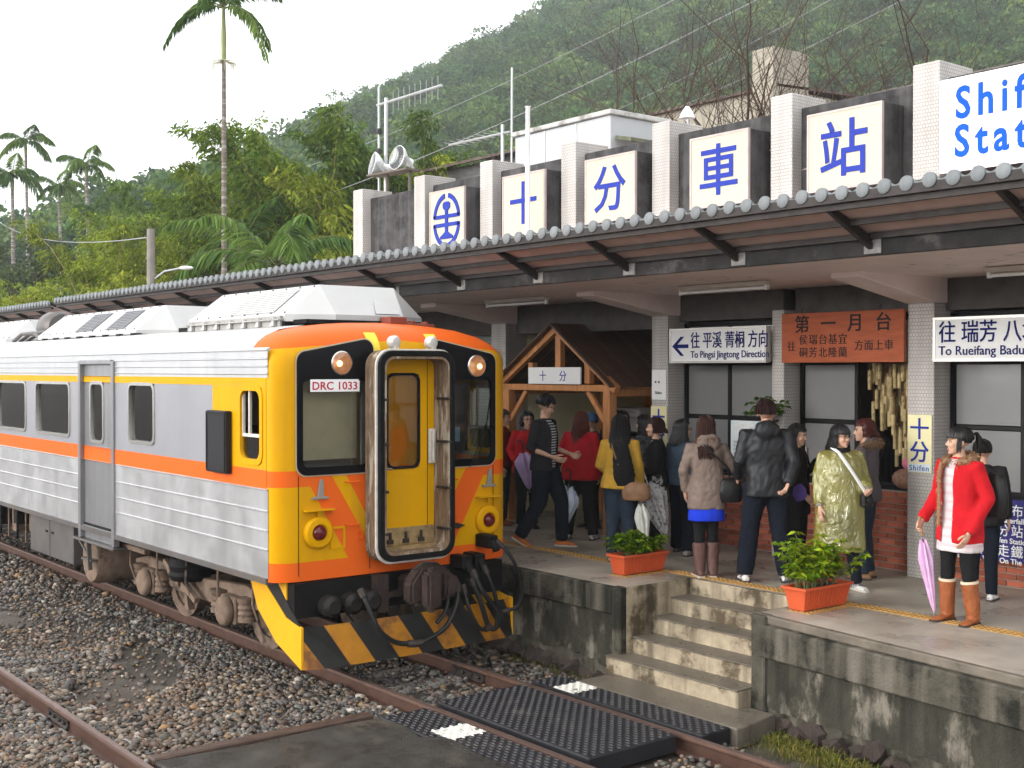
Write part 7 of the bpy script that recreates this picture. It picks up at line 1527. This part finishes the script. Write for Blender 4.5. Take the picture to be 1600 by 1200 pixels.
person('woman in an orange top and black jacket facing the camera beside the gate post', -11.55, 10.95, 15, 1.56, [dict(name='jacket', hem=.8, hx=.21, hy=.16, th=.03, mat=blk, cut=lambda c: c.y < -.04 and abs(c.x) < .06 and c.z < 1.43), dict(name='top', hem=.9, hx=.17, hy=.13, th=.01, mat=C('amber', (0.55, 0.24, 0.03)), sleeves=False)], TR_(blk), SH(kshoe), ('long', mHairK, .22), yaw=-10, pitch=-6, seed=6, pose=dict(re=(-.30, -.08, 1.22), rw=(-.16, -.20, 1.42)))
person('dark haired woman deep in the gateway behind the amber top', -12.35, 11.55, -30, 1.55, dict(name='coat', hem=.7, hx=.22, hy=.17, th=.03, mat=blkn), TR_(blk), SH(kshoe), ('bob', mHairK, .10), seed=7)
person('woman with wavy black hair in grey coat behind the mustard jacket', -10.75, 10.55, 200, 1.54, dict(name='coat', hem=.7, hx=.22, hy=.17, th=.03, mat=C('speckled_grey', (0.07, 0.08, 0.085), col2=(0.02, 0.02, 0.02), c2amt=(.45, .55), scale=40)), TR_(blk), SH(kshoe), ('long', mHairK, .16), yaw=30, seed=8)
p8 = person('woman with wavy black hair in a mustard jacket and jeans seen from behind', -9.72, 9.18, 170, 1.60, dict(name='jacket', hem=.86, hx=.235, hy=.185, th=.028, sr=.065, mat=must, waist=.145), TR_(den2, r=(.11, .08, .066), end=.92), SH(M('sandal', (0.10, 0.075, 0.06), .6, col2=(0.5, 0.38, 0.3), c2amt=(.5, .55), scale=20)), ('curly', mHairK, .26), seed=9, pose=dict(rw=(-.24, -.06, .86), le=(.24, -.04, 1.12), lw=(.10, -.2, 1.0)))
m = MB(); m.tube([(.0, .05, 1.44), (-.02, .15, 1.40), (-.04, .19, 1.20), (-.07, .18, 1.02), (-.09, .16, .90)], [.05, .085, .12, .13, .10], 12, ry=[.03, .03, .035, .035, .02]); vox('shawl', m, blk, p8[0], .012, 3, wr=.012, wf=12)
p9 = person('woman with a short dark bob in a black cardigan and leaf print dress', -9.87, 9.88, 262, 1.55, [dict(name='cardigan', hem=.86, hx=.20, hy=.155, th=.025, mat=blkn, cut=lambda c: c.y < -.03 and abs(c.x) < .09 and c.z < 1.43), dict(name='dress', hem=.62, hx=.21, hy=.165, th=.010, mat=zeb, sleeves=False)], TR_(blk, r=(.08, .06, .05)), SH(kshoe), ('bob', M('dark_brown_hair', (0.028, 0.013, 0.012), .38), .075), yaw=0, seed=10, pose=dict(lw=(.14, -.24, 1.0), le=(.24, .0, 1.1), lc=1.4))
p11 = person('woman in a blue denim jacket and dark jeans looking right', -9.68, 10.12, 140, 1.53, dict(name='jacket', hem=.88, hx=.19, hy=.15, th=.022, sr=.058, mat=jean, collar=True), TR_(den, r=(.105, .085, .09)), SH(gry), ('long', mHairK, .20), yaw=-34, glasses=True, seed=11, pose=dict(lk=(.11, -.06, .49), la=(.15, -.12, .085), rk=(-.11, .03, .49), ra=(-.16, .12, .085)))
p12 = person('woman in a taupe hooded parka, blue skirt and brown boots seen from behind', -8.47, 9.2, 184, 1.63, dict(name='parka', hem=.72, hx=.20, hy=.16, th=.024, sr=.058, mat=taup, hood=True, waist=.155, wr=.012, wf=10), [dict(kind='skirt', name='skirt', hem=.60, hx=.200, hy=.155, mat=royal, wr=.004), TR_(blk, r=(.088, .062, .052))], dict(kind='boot', mat=brn, sole=sole, top=.68), ('long', mHairB, .32), yaw=-14, seed=12, pose=dict(re=(-.30, .0, 1.14), rw=(-.46, -.12, 1.0), lk=(.07, -.01, .49), rk=(-.07, -.01, .49), la=(.07, .02, .085), ra=(-.07, .02, .085), le=(.26, .05, 1.13), lw=(.22, -.04, .90)))
fur(p12[0], neckring(.10, 1.445, .03, .02, span=(.2, 2.9)), 500, .025, (0.16, 0.10, 0.07), 22, 'fur_trim', .022)
p13 = person('tall man in a black hooded rain jacket and dark jeans seen from behind', -7.9, 9.45, 176, 1.80, dict(name='rain_jacket', hem=.80, hx=.205, hy=.155, th=.024, sr=.062, mat=blkj, hood=True, wr=.014, wf=8, waist=.165), TR_(den, r=(.115, .088, .080), wr=.011), SH(whs), ('short', M('dark_brown_hair', (0.028, 0.013, 0.012), .38), .1), yaw=-22, female=False, seed=13, pose=dict(lk=(.15, -.01, .49), la=(.20, .02, .085), rk=(-.13, -.01, .49), ra=(-.18, .02, .085), re=(-.255, .10, 1.12), rw=(-.17, .20, .93), le=(.255, .05, 1.13), lw=(.25, -.12, .97), rc=1.2, lh=(.10, 0, .9), rh=(-.10, 0, .9)))
p14 = person('woman with black hair in a dark coat and plum scarf holding her collar', -8.08, 10.15, 62, 1.53, [dict(name='coat', hem=.66, hx=.21, hy=.165, th=.03, mat=blkn, cut=lambda c: c.y < -.03 and abs(c.x) < .05 and c.z < 1.43), dict(name='blouse', hem=.8, hx=.18, hy=.14, th=.012, mat=purp, sleeves=False)], TR_(blk, r=(.11, .085, .075)), SH(M('suede_shoe', (0.20, 0.10, 0.06), .8)), ('bob', mHairK, .11), yaw=-8, pitch=8, seed=14, pose=dict(le=(.26, -.08, 1.14), lw=(.12, -.22, 1.30), lc=1.2, rw=(-.18, -.16, .90)))
# plastic raincoat
rmt = bpy.data.materials.new('yellow_plastic'); rmt.use_nodes = True; n = rmt.node_tree.nodes; L = rmt.node_tree.links; pr = n['Principled BSDF']; pr.inputs['Base Color'].default_value = (0.76, 0.70, 0.13, 1); pr.inputs['Roughness'].default_value = .06; pr.inputs['Specular IOR Level'].default_value = 1.0
nb1 = n.new('ShaderNodeTexNoise'); nb1.inputs['Scale'].default_value = 7; nb1.inputs['Detail'].default_value = 6; nb1.inputs['Distortion'].default_value = 2.2; tcx = n.new('ShaderNodeTexCoord'); mpx = n.new('ShaderNodeMapping'); mpx.inputs['Scale'].default_value = (1.2, 1.2, .8); L.new(tcx.outputs['Object'], mpx.inputs['Vector']); L.new(mpx.outputs[0], nb1.inputs['Vector']); bpn = n.new('ShaderNodeBump'); bpn.inputs['Strength'].default_value = .8; bpn.inputs['Distance'].default_value = .07; L.new(nb1.outputs[0], bpn.inputs['Height']); L.new(bpn.outputs[0], pr.inputs['Normal'])
trn = n.new('ShaderNodeBsdfTransparent'); trn.inputs[0].default_value = (0.95, 0.93, 0.62, 1); tl_ = n.new('ShaderNodeBsdfTranslucent'); tl_.inputs[0].default_value = (0.85, 0.80, 0.25, 1); gl_ = n.new('ShaderNodeBsdfGlossy'); gl_.inputs['Roughness'].default_value = .12; gl_.inputs['Color'].default_value = (0.95, 0.95, 0.85, 1)
L.new(bpn.outputs[0], gl_.inputs['Normal']); L.new(bpn.outputs[0], tl_.inputs['Normal']); df_ = n.new('ShaderNodeMixShader'); df_.inputs[0].default_value = .5; L.new(pr.outputs[0], df_.inputs[1]); L.new(tl_.outputs[0], df_.inputs[2])
mx1 = n.new('ShaderNodeMixShader'); mx1.inputs[0].default_value = .45; L.new(trn.outputs[0], mx1.inputs[1]); L.new(df_.outputs[0], mx1.inputs[2]); mx2 = n.new('ShaderNodeMixShader'); mx2.inputs[0].default_value = .16; L.new(mx1.outputs[0], mx2.inputs[1]); L.new(gl_.outputs[0], mx2.inputs[2]); L.new(mx2.outputs[0], n['Material Output'].inputs[0])
p15 = person('girl in a translucent yellow plastic raincoat with glasses and black fringe', -7.2, 9.70, 12, 1.57, [dict(name='pullover', hem=.82, hx=.2, hy=.16, th=.02, sr=.05, mat=C('grey_pullover', (0.24, 0.23, 0.20)), collar=True), dict(name='raincoat', hem=.40, hx=.27, hy=.21, th=.065, sr=.085, mat=rmt, waist=.20, wr=.011, wf=6, cuff=.88, hood=True)], TR_(den, r=(.10, .07, .06)), SH(whs, sole), ('bangs', mHairK, .16), yaw=18, glasses=True, seed=15, pose=dict(rw=(-.26, -.06, .86), le=(.27, .02, 1.13), lw=(.17, -.26, 1.04), lc=1.2, lk=(.10, -.03, .49), la=(.14, -.10, .085), rk=(-.09, 0, .49), ra=(-.10, .06, .085)))
m = MB(); m.tube(neckring(.066, 1.45, .0, .01, span=(0, 6.28)), .03, 8); m.build('neck_scarf', blkn, p15[0])
p16 = person('woman with a short brown bob in a mauve coat with fur hood and jeans', -7.40, 10.37, 238, 1.60, dict(name='coat', hem=.84, hx=.205, hy=.165, th=.03, sr=.062, mat=grym, hood=True), TR_(den2, r=(.10, .07, .055)), SH(M('tan_suede', (0.26, 0.14, 0.07), .85), dsole), ('bob', M('reddish_brown_hair', (0.060, 0.016, 0.013), .38), .075), yaw=26, seed=16, pose=dict(lw=(.22, -.10, .88), le=(.25, .05, 1.12)))
fur(p16[0], neckring(.115, 1.43, .03, .035, span=(-.3, 3.5)), 900, .045, (0.20, 0.13, 0.08), 23, 'fur_trim', .035)
person('shop keeper in a dark cap standing inside the open window', -7.82, 11.75, -10, 1.62, dict(name='jacket', hem=.86, hx=.2, hy=.16, th=.025, mat=blk), TR_(blk), SH(kshoe), ('short', mHairK, .1), pitch=15, seed=17, female=False)
# girl in the red coat
rb_ = dict(kind='boot', mat=tan_, sole=dsole, top=.70, trim=M('cream_fleece', (0.62, 0.50, 0.36), .9))
p18 = person('girl with a ponytail in a red fur collared coat, pink knit dress and tan boots', -5.62, 9.17, 303, 1.62, [dict(name='coat', hem=.71, hx=.21, hy=.17, th=.03, sr=.066, mat=C('scarlet', (0.50, 0.010, 0.016), sheen=.05), cut=lambda c: c.y < -.03 and -.072 < c.x < .038 and c.z < 1.44, wr=.010), dict(name='knit_dress', hem=.63, hx=.205, hy=.16, th=.012, mat=pinkst, sleeves=False, wr=.004)], TR_(blk, r=(.09, .062, .05), end=.9), rb_, ('pony', mHairK, .26), yaw=-36, seed=18, pose=dict(rw=(-.27, -.15, .88), re=(-.245, .03, 1.12), lw=(.20, -.14, .80), le=(.26, .05, 1.10), lk=(.10, -.01, .49), la=(.13, .02, .085), rk=(-.10, -.02, .49), ra=(-.12, .0, .085), rc=1.3))
fur(p18[0], neckring(.105, 1.43, .015, .03, span=(-1.15, math.pi+1.15)), 1300, .04, (0.36, 0.22, 0.13), 24, 'fur_collar', .035)
fur(p18[0], [(-.082, -.135, 1.40), (-.085, -.165, 1.25), (-.08, -.165, 1.05), (-.085, -.17, .86)], 400, .022, (0.36, 0.22, 0.13), 25, 'fur_edge', .014)
person('person in black with a rucksack hidden behind the red coated girl', -6.05, 10.25, 150, 1.46, dict(name='jacket', hem=.8, hx=.23, hy=.18, th=.04, mat=blkn), TR_(den), SH(whs), ('short', mHairK, .1), seed=19, female=False)
flush()
# ---- carried things
lil = C('lilac', (0.46, 0.34, 0.56), .5, bump=.1); lil2 = C('pink_lilac', (0.60, 0.38, 0.58), .45, bump=.1)
a = loc(p18[0], p18[1], (-.275, -.18, .84)); umbrella('rolled lilac umbrella standing under the hand of the red coated girl', (a.x, a.y, a.z+.05), (-5.82, 9.14, PZ+.01), .055, lil2, M('gold_handle', (0.42, 0.30, 0.14), .4, .3), hook=False)
a = loc(p2[0], p2[1], (.12, -.26, .98)); umbrella('crumpled lilac umbrella held by the woman in the red coat and scarf', (-12.27, 9.85, PZ+1.16), (-12.13, 9.87, PZ+.52), .13, lil, kshoe)
a = loc(p4[0], p4[1], (.37, -.22, .90)); umbrella('pale blue flowered umbrella pointing down beside the red jacket', (-11.02, 9.60, PZ+.86), (-11.17, 9.55, PZ+.06), .15, C('blue_flower', (0.50, 0.56, 0.66), .5, col2=(0.16, 0.28, 0.52), c2amt=(.56, .6), scale=16, bump=.1), kshoe)
umbrella('grey patterned umbrella pointing down beside the leaf print dress', (-9.75, 9.55, PZ+1.0), (-9.42, 9.62, PZ+.22), .16, C('grey_pattern', (0.42, 0.41, 0.40), .5, col2=(0.12, 0.12, 0.13), c2amt=(.54, .57), scale=60, bump=.1), mCanvW)
umbrella('rolled white umbrella hanging below the brown handbag', (-9.48, 9.24, PZ+.80), (-9.43, 9.30, PZ+.06), .075, C('offwhite', (0.62, 0.62, 0.56), .5, bump=.1), mCanvW)
def bag(label, c, w, h, d, mt_, rz, strap=None, smt=None):
    t = thing('bag', label, 'bag', (c[0], c[1], c[2]-h/2), rz, group='bags'); m = MB(); vs = []
    m.tube([(0, 0, 0), (0, 0, h*.1), (0, 0, h*.5), (0, 0, h*.85), (0, 0, h)], [w*.42, w*.5, w*.52, w*.44, w*.30], 14, ry=[d*.4, d*.5, d*.5, d*.35, d*.12]); m.build('pouch', mt_, t, smooth=60); m = MB(); m.tube([(-w*.4, 0, h*.80), (-w*.1, d*.02, h*1.02), (w*.4, 0, h*.80)], .008, 6); m.build('flap_seam', smt or mt_, t)
    if strap:
        m = MB(); I = Matrix.Translation((c[0], c[1], c[2]-h/2)) @ Matrix.Rotation(rz, 4, 'Z'); I.invert(); m.tube([I @ Vector(p) for p in strap], .009, 6); m.build('strap', smt or mt_, t)
    return t
def shoulder(pr_, seq): return [loc(pr_[0], pr_[1], q) for q in seq]
lea = M('black_leather', (0.014, 0.013, 0.013), .35, bump=.2)
rz12 = p12[0].rotation_euler.z; c = loc(p12[0], p12[1], (-.235, .12, .93)); bag('black leather shoulder bag at the hip of the taupe parka', c, .24, .24, .10, lea, rz12, shoulder(p12, [(-.24, .10, 1.02), (-.17, .20, 1.18), (-.02, .185, 1.33), (.08, .13, 1.44), (.10, .03, 1.47)]))
c = loc(p8[0], p8[1], (-.20, .16, .84)); bag('brown leather handbag hanging behind the mustard jacket', c, .30, .20, .12, M('brown_bag', (0.24, 0.13, 0.07), .5, var=.3, scale=14), p8[0].rotation_euler.z, shoulder(p8, [(-.15, .16, .93), (.0, .225, 1.15), (.07, .19, 1.33), (.10, .06, 1.45)]))
c = loc(p2[0], p2[1], (-.10, -.20, .88)); bag('black quilted handbag carried in front of the red coat', c, .25, .20, .11, M('quilted_black', (0.012, 0.012, 0.013), .3, bump=.6, bscale=40), p2[0].rotation_euler.z)
c = loc(p15[0], p15[1], (.19, -.20, .93)); t = thing('camera_bag', 'small black camera on a white strap across the yellow raincoat', 'camera', (c.x, c.y, c.z-.06), p15[0].rotation_euler.z); m = MB(); m.box(-.06, .06, -.04, .04, 0, .14); m.build('case', lea, t, bev=.02); m = MB(); m.lathe([(.035, 0), (.035, .04), (.028, .045), (0, .045)], 14, Matrix.Translation((0, -.04, .07)) @ Matrix.Rotation(R(90), 4, 'X')); m.build('lens', lea, t)
I = (Matrix.Translation((c.x, c.y, c.z-.06)) @ Matrix.Rotation(p15[0].rotation_euler.z, 4, 'Z')).inverted(); m = MB(); sp_ = [I @ q for q in shoulder(p15, [(.17, -.245, 1.0), (.06, -.245, 1.16), (-.03, -.225, 1.30), (-.09, -.14, 1.43), (-.11, -.02, 1.475)])]; m.tube(sp_, .016, 6, ry=.006); m.build('strap', M('white_strap', (0.75, 0.75, 0.75), .6), t)
t = thing('purple_pouch', 'purple cloth pouch held between the black jacket and dark coat', 'pouch', (-7.82, 9.86, PZ+.78)); m = MB(); m.tube([(0, 0, .17), (.01, 0, .13), (0, .01, .06), (.02, 0, 0)], [.03, .075, .09, .05], 12, ry=[.02, .035, .04, .02]); m.build('cloth', C('violet', (0.13, 0.085, 0.33), bump=.5, bscale=40), t)
c = loc(p18[0], p18[1], (.20, .20, 1.12)); bag('black shoulder bag behind the arm of the red coated girl', c, .26, .36, .14, lea, p18[0].rotation_euler.z)
# ------------------------------------------------------------------ planters
terra = M('orange_plastic_planter', (0.52, 0.085, 0.028), .5, var=.08, scale=4, streak=((0.3, 0.07, 0.03), .3, 8))
def planter(label, x, y0, y1, seed, hgt, dens):
    t = thing('planter_box', label, 'planter', (x, (y0+y1)/2, PZ), group='orange planters beside the steps'); L_ = (y1-y0)/2
    m = MB(); w0, w1 = .085, .115
    def rect(w, l, zz): return [(-w, -l, zz), (w, -l, zz), (w, l, zz), (-w, l, zz)]
    vs = rect(w0, L_-.03, .015)+rect(w1, L_, .19)+rect(w1+.022, L_+.02, .19)+rect(w1+.022, L_+.02, .215)+rect(w1-.008, L_-.01, .215)+rect(w0, L_-.04, .05)
    m.add(vs, [(3, 2, 1, 0)]+[(k*4+i, k*4+(i+1) % 4, k*4+4+(i+1) % 4, k*4+4+i) for k in range(5) for i in range(4)]); b = m.build('box', terra, t, bev=.004)
    for s in (-1, 1):
        for k in range(16):
            yy = -L_+.05+k*(2*L_-.1)/15; q = MB(); q.bar((s*(w0+.003), yy, .03), (s*(w1+.003), yy, .185), .012, .008, (1, 0, 0)); q.build('rib', terra, b)
    for yy in (-L_+.08, L_-.08): q = MB(); q.box(-.07, .07, yy-.03, yy+.03, 0, .016); q.build('foot', terra, t)
    m = MB(); m.box(-.092, .092, -L_+.035, L_-.035, .15, .19); m.build('soil', mSoil, t)
    g = np.random.default_rng(seed); P_ = []; D_ = []; Ln = []; st_ = MB()
    for k in range(dens):
        b0 = np.array([g.uniform(-.06, .06), g.uniform(-L_+.06, L_-.06), .19]); hh = hgt*g.uniform(.45, 1.05)*(1-.35*abs(b0[1]/L_)); tp = b0+np.array([g.normal(0, .07), g.normal(0, .08), hh]); st_.tube([b0, (b0+tp)/2+[0, 0, .02], tp], [.006, .005, .003], 5)
        for w in range(7):
            f = .35+.65*w/6; c_ = b0+(tp-b0)*f; a0 = g.uniform(0, 6.28); az = np.array([math.cos(a0), math.sin(a0), .25]); tip = c_+az*g.uniform(.03, .09)
            for q_ in range(7): a1 = 6.28*q_/7+g.normal(0, .1); P_.append(tip); D_.append(np.array([math.cos(a1), math.sin(a1), g.uniform(-.35, .25)])); Ln.append(g.uniform(.055, .095))
    P_ = np.array(P_); n_ = len(P_); me = leafmesh('leaves', P_, np.array(D_), np.array(Ln), np.full(n_, .016), tints(n_, g, (0.05, 0.13, 0.014), (0.24, 0.30, 0.04), .3), g, .2); link('leaves', me, t)
    st_.build('stems', M('green_stem', (0.12, 0.13, 0.05), .6), t); return t
planter('orange planter with low leafy plant at the left end of the steps', -9.05, 8.50, 9.12, 31, .24, 18)
planter('orange planter with tall variegated plant at the right end of the steps', -6.74, 8.44, 9.08, 32, .50, 34)
t = thing('hanging_plant', 'leafy green plant on a wall bracket above the tall man', 'plant', (-8.86, 10.62, 2.38))
g = np.random.default_rng(77); P_ = []; D_ = []
for k in range(60):
    v = g.normal(size=3)*[.09, .07, .07]; v[2] = abs(v[2])+.04
    for q_ in range(7): a1 = 6.28*q_/7; P_.append(v); D_.append((math.cos(a1), math.sin(a1), g.uniform(-.5, .2)))
P_ = np.array(P_); link('leaves', leafmesh('leaves', P_, np.array(D_), g.uniform(.05, .09, len(P_)), np.full(len(P_), .014), tints(len(P_), g, (0.03, 0.08, 0.012), (0.08, 0.15, 0.02), .2), g, .25), t)
m = MB(); m.lathe([(.06, -.08), (.085, .03), (.09, .05), (.07, .04)], 14); m.build('pot', M('dark_pot', (0.06, 0.03, 0.02), .6), t); m = MB(); m.tube([(0, .2, -.05), (0, .05, -.06)], .012, 6); m.build('bracket', mDarkSt, t)
for o in list(COL.objects):
    if '_w' in o: del o['_w']
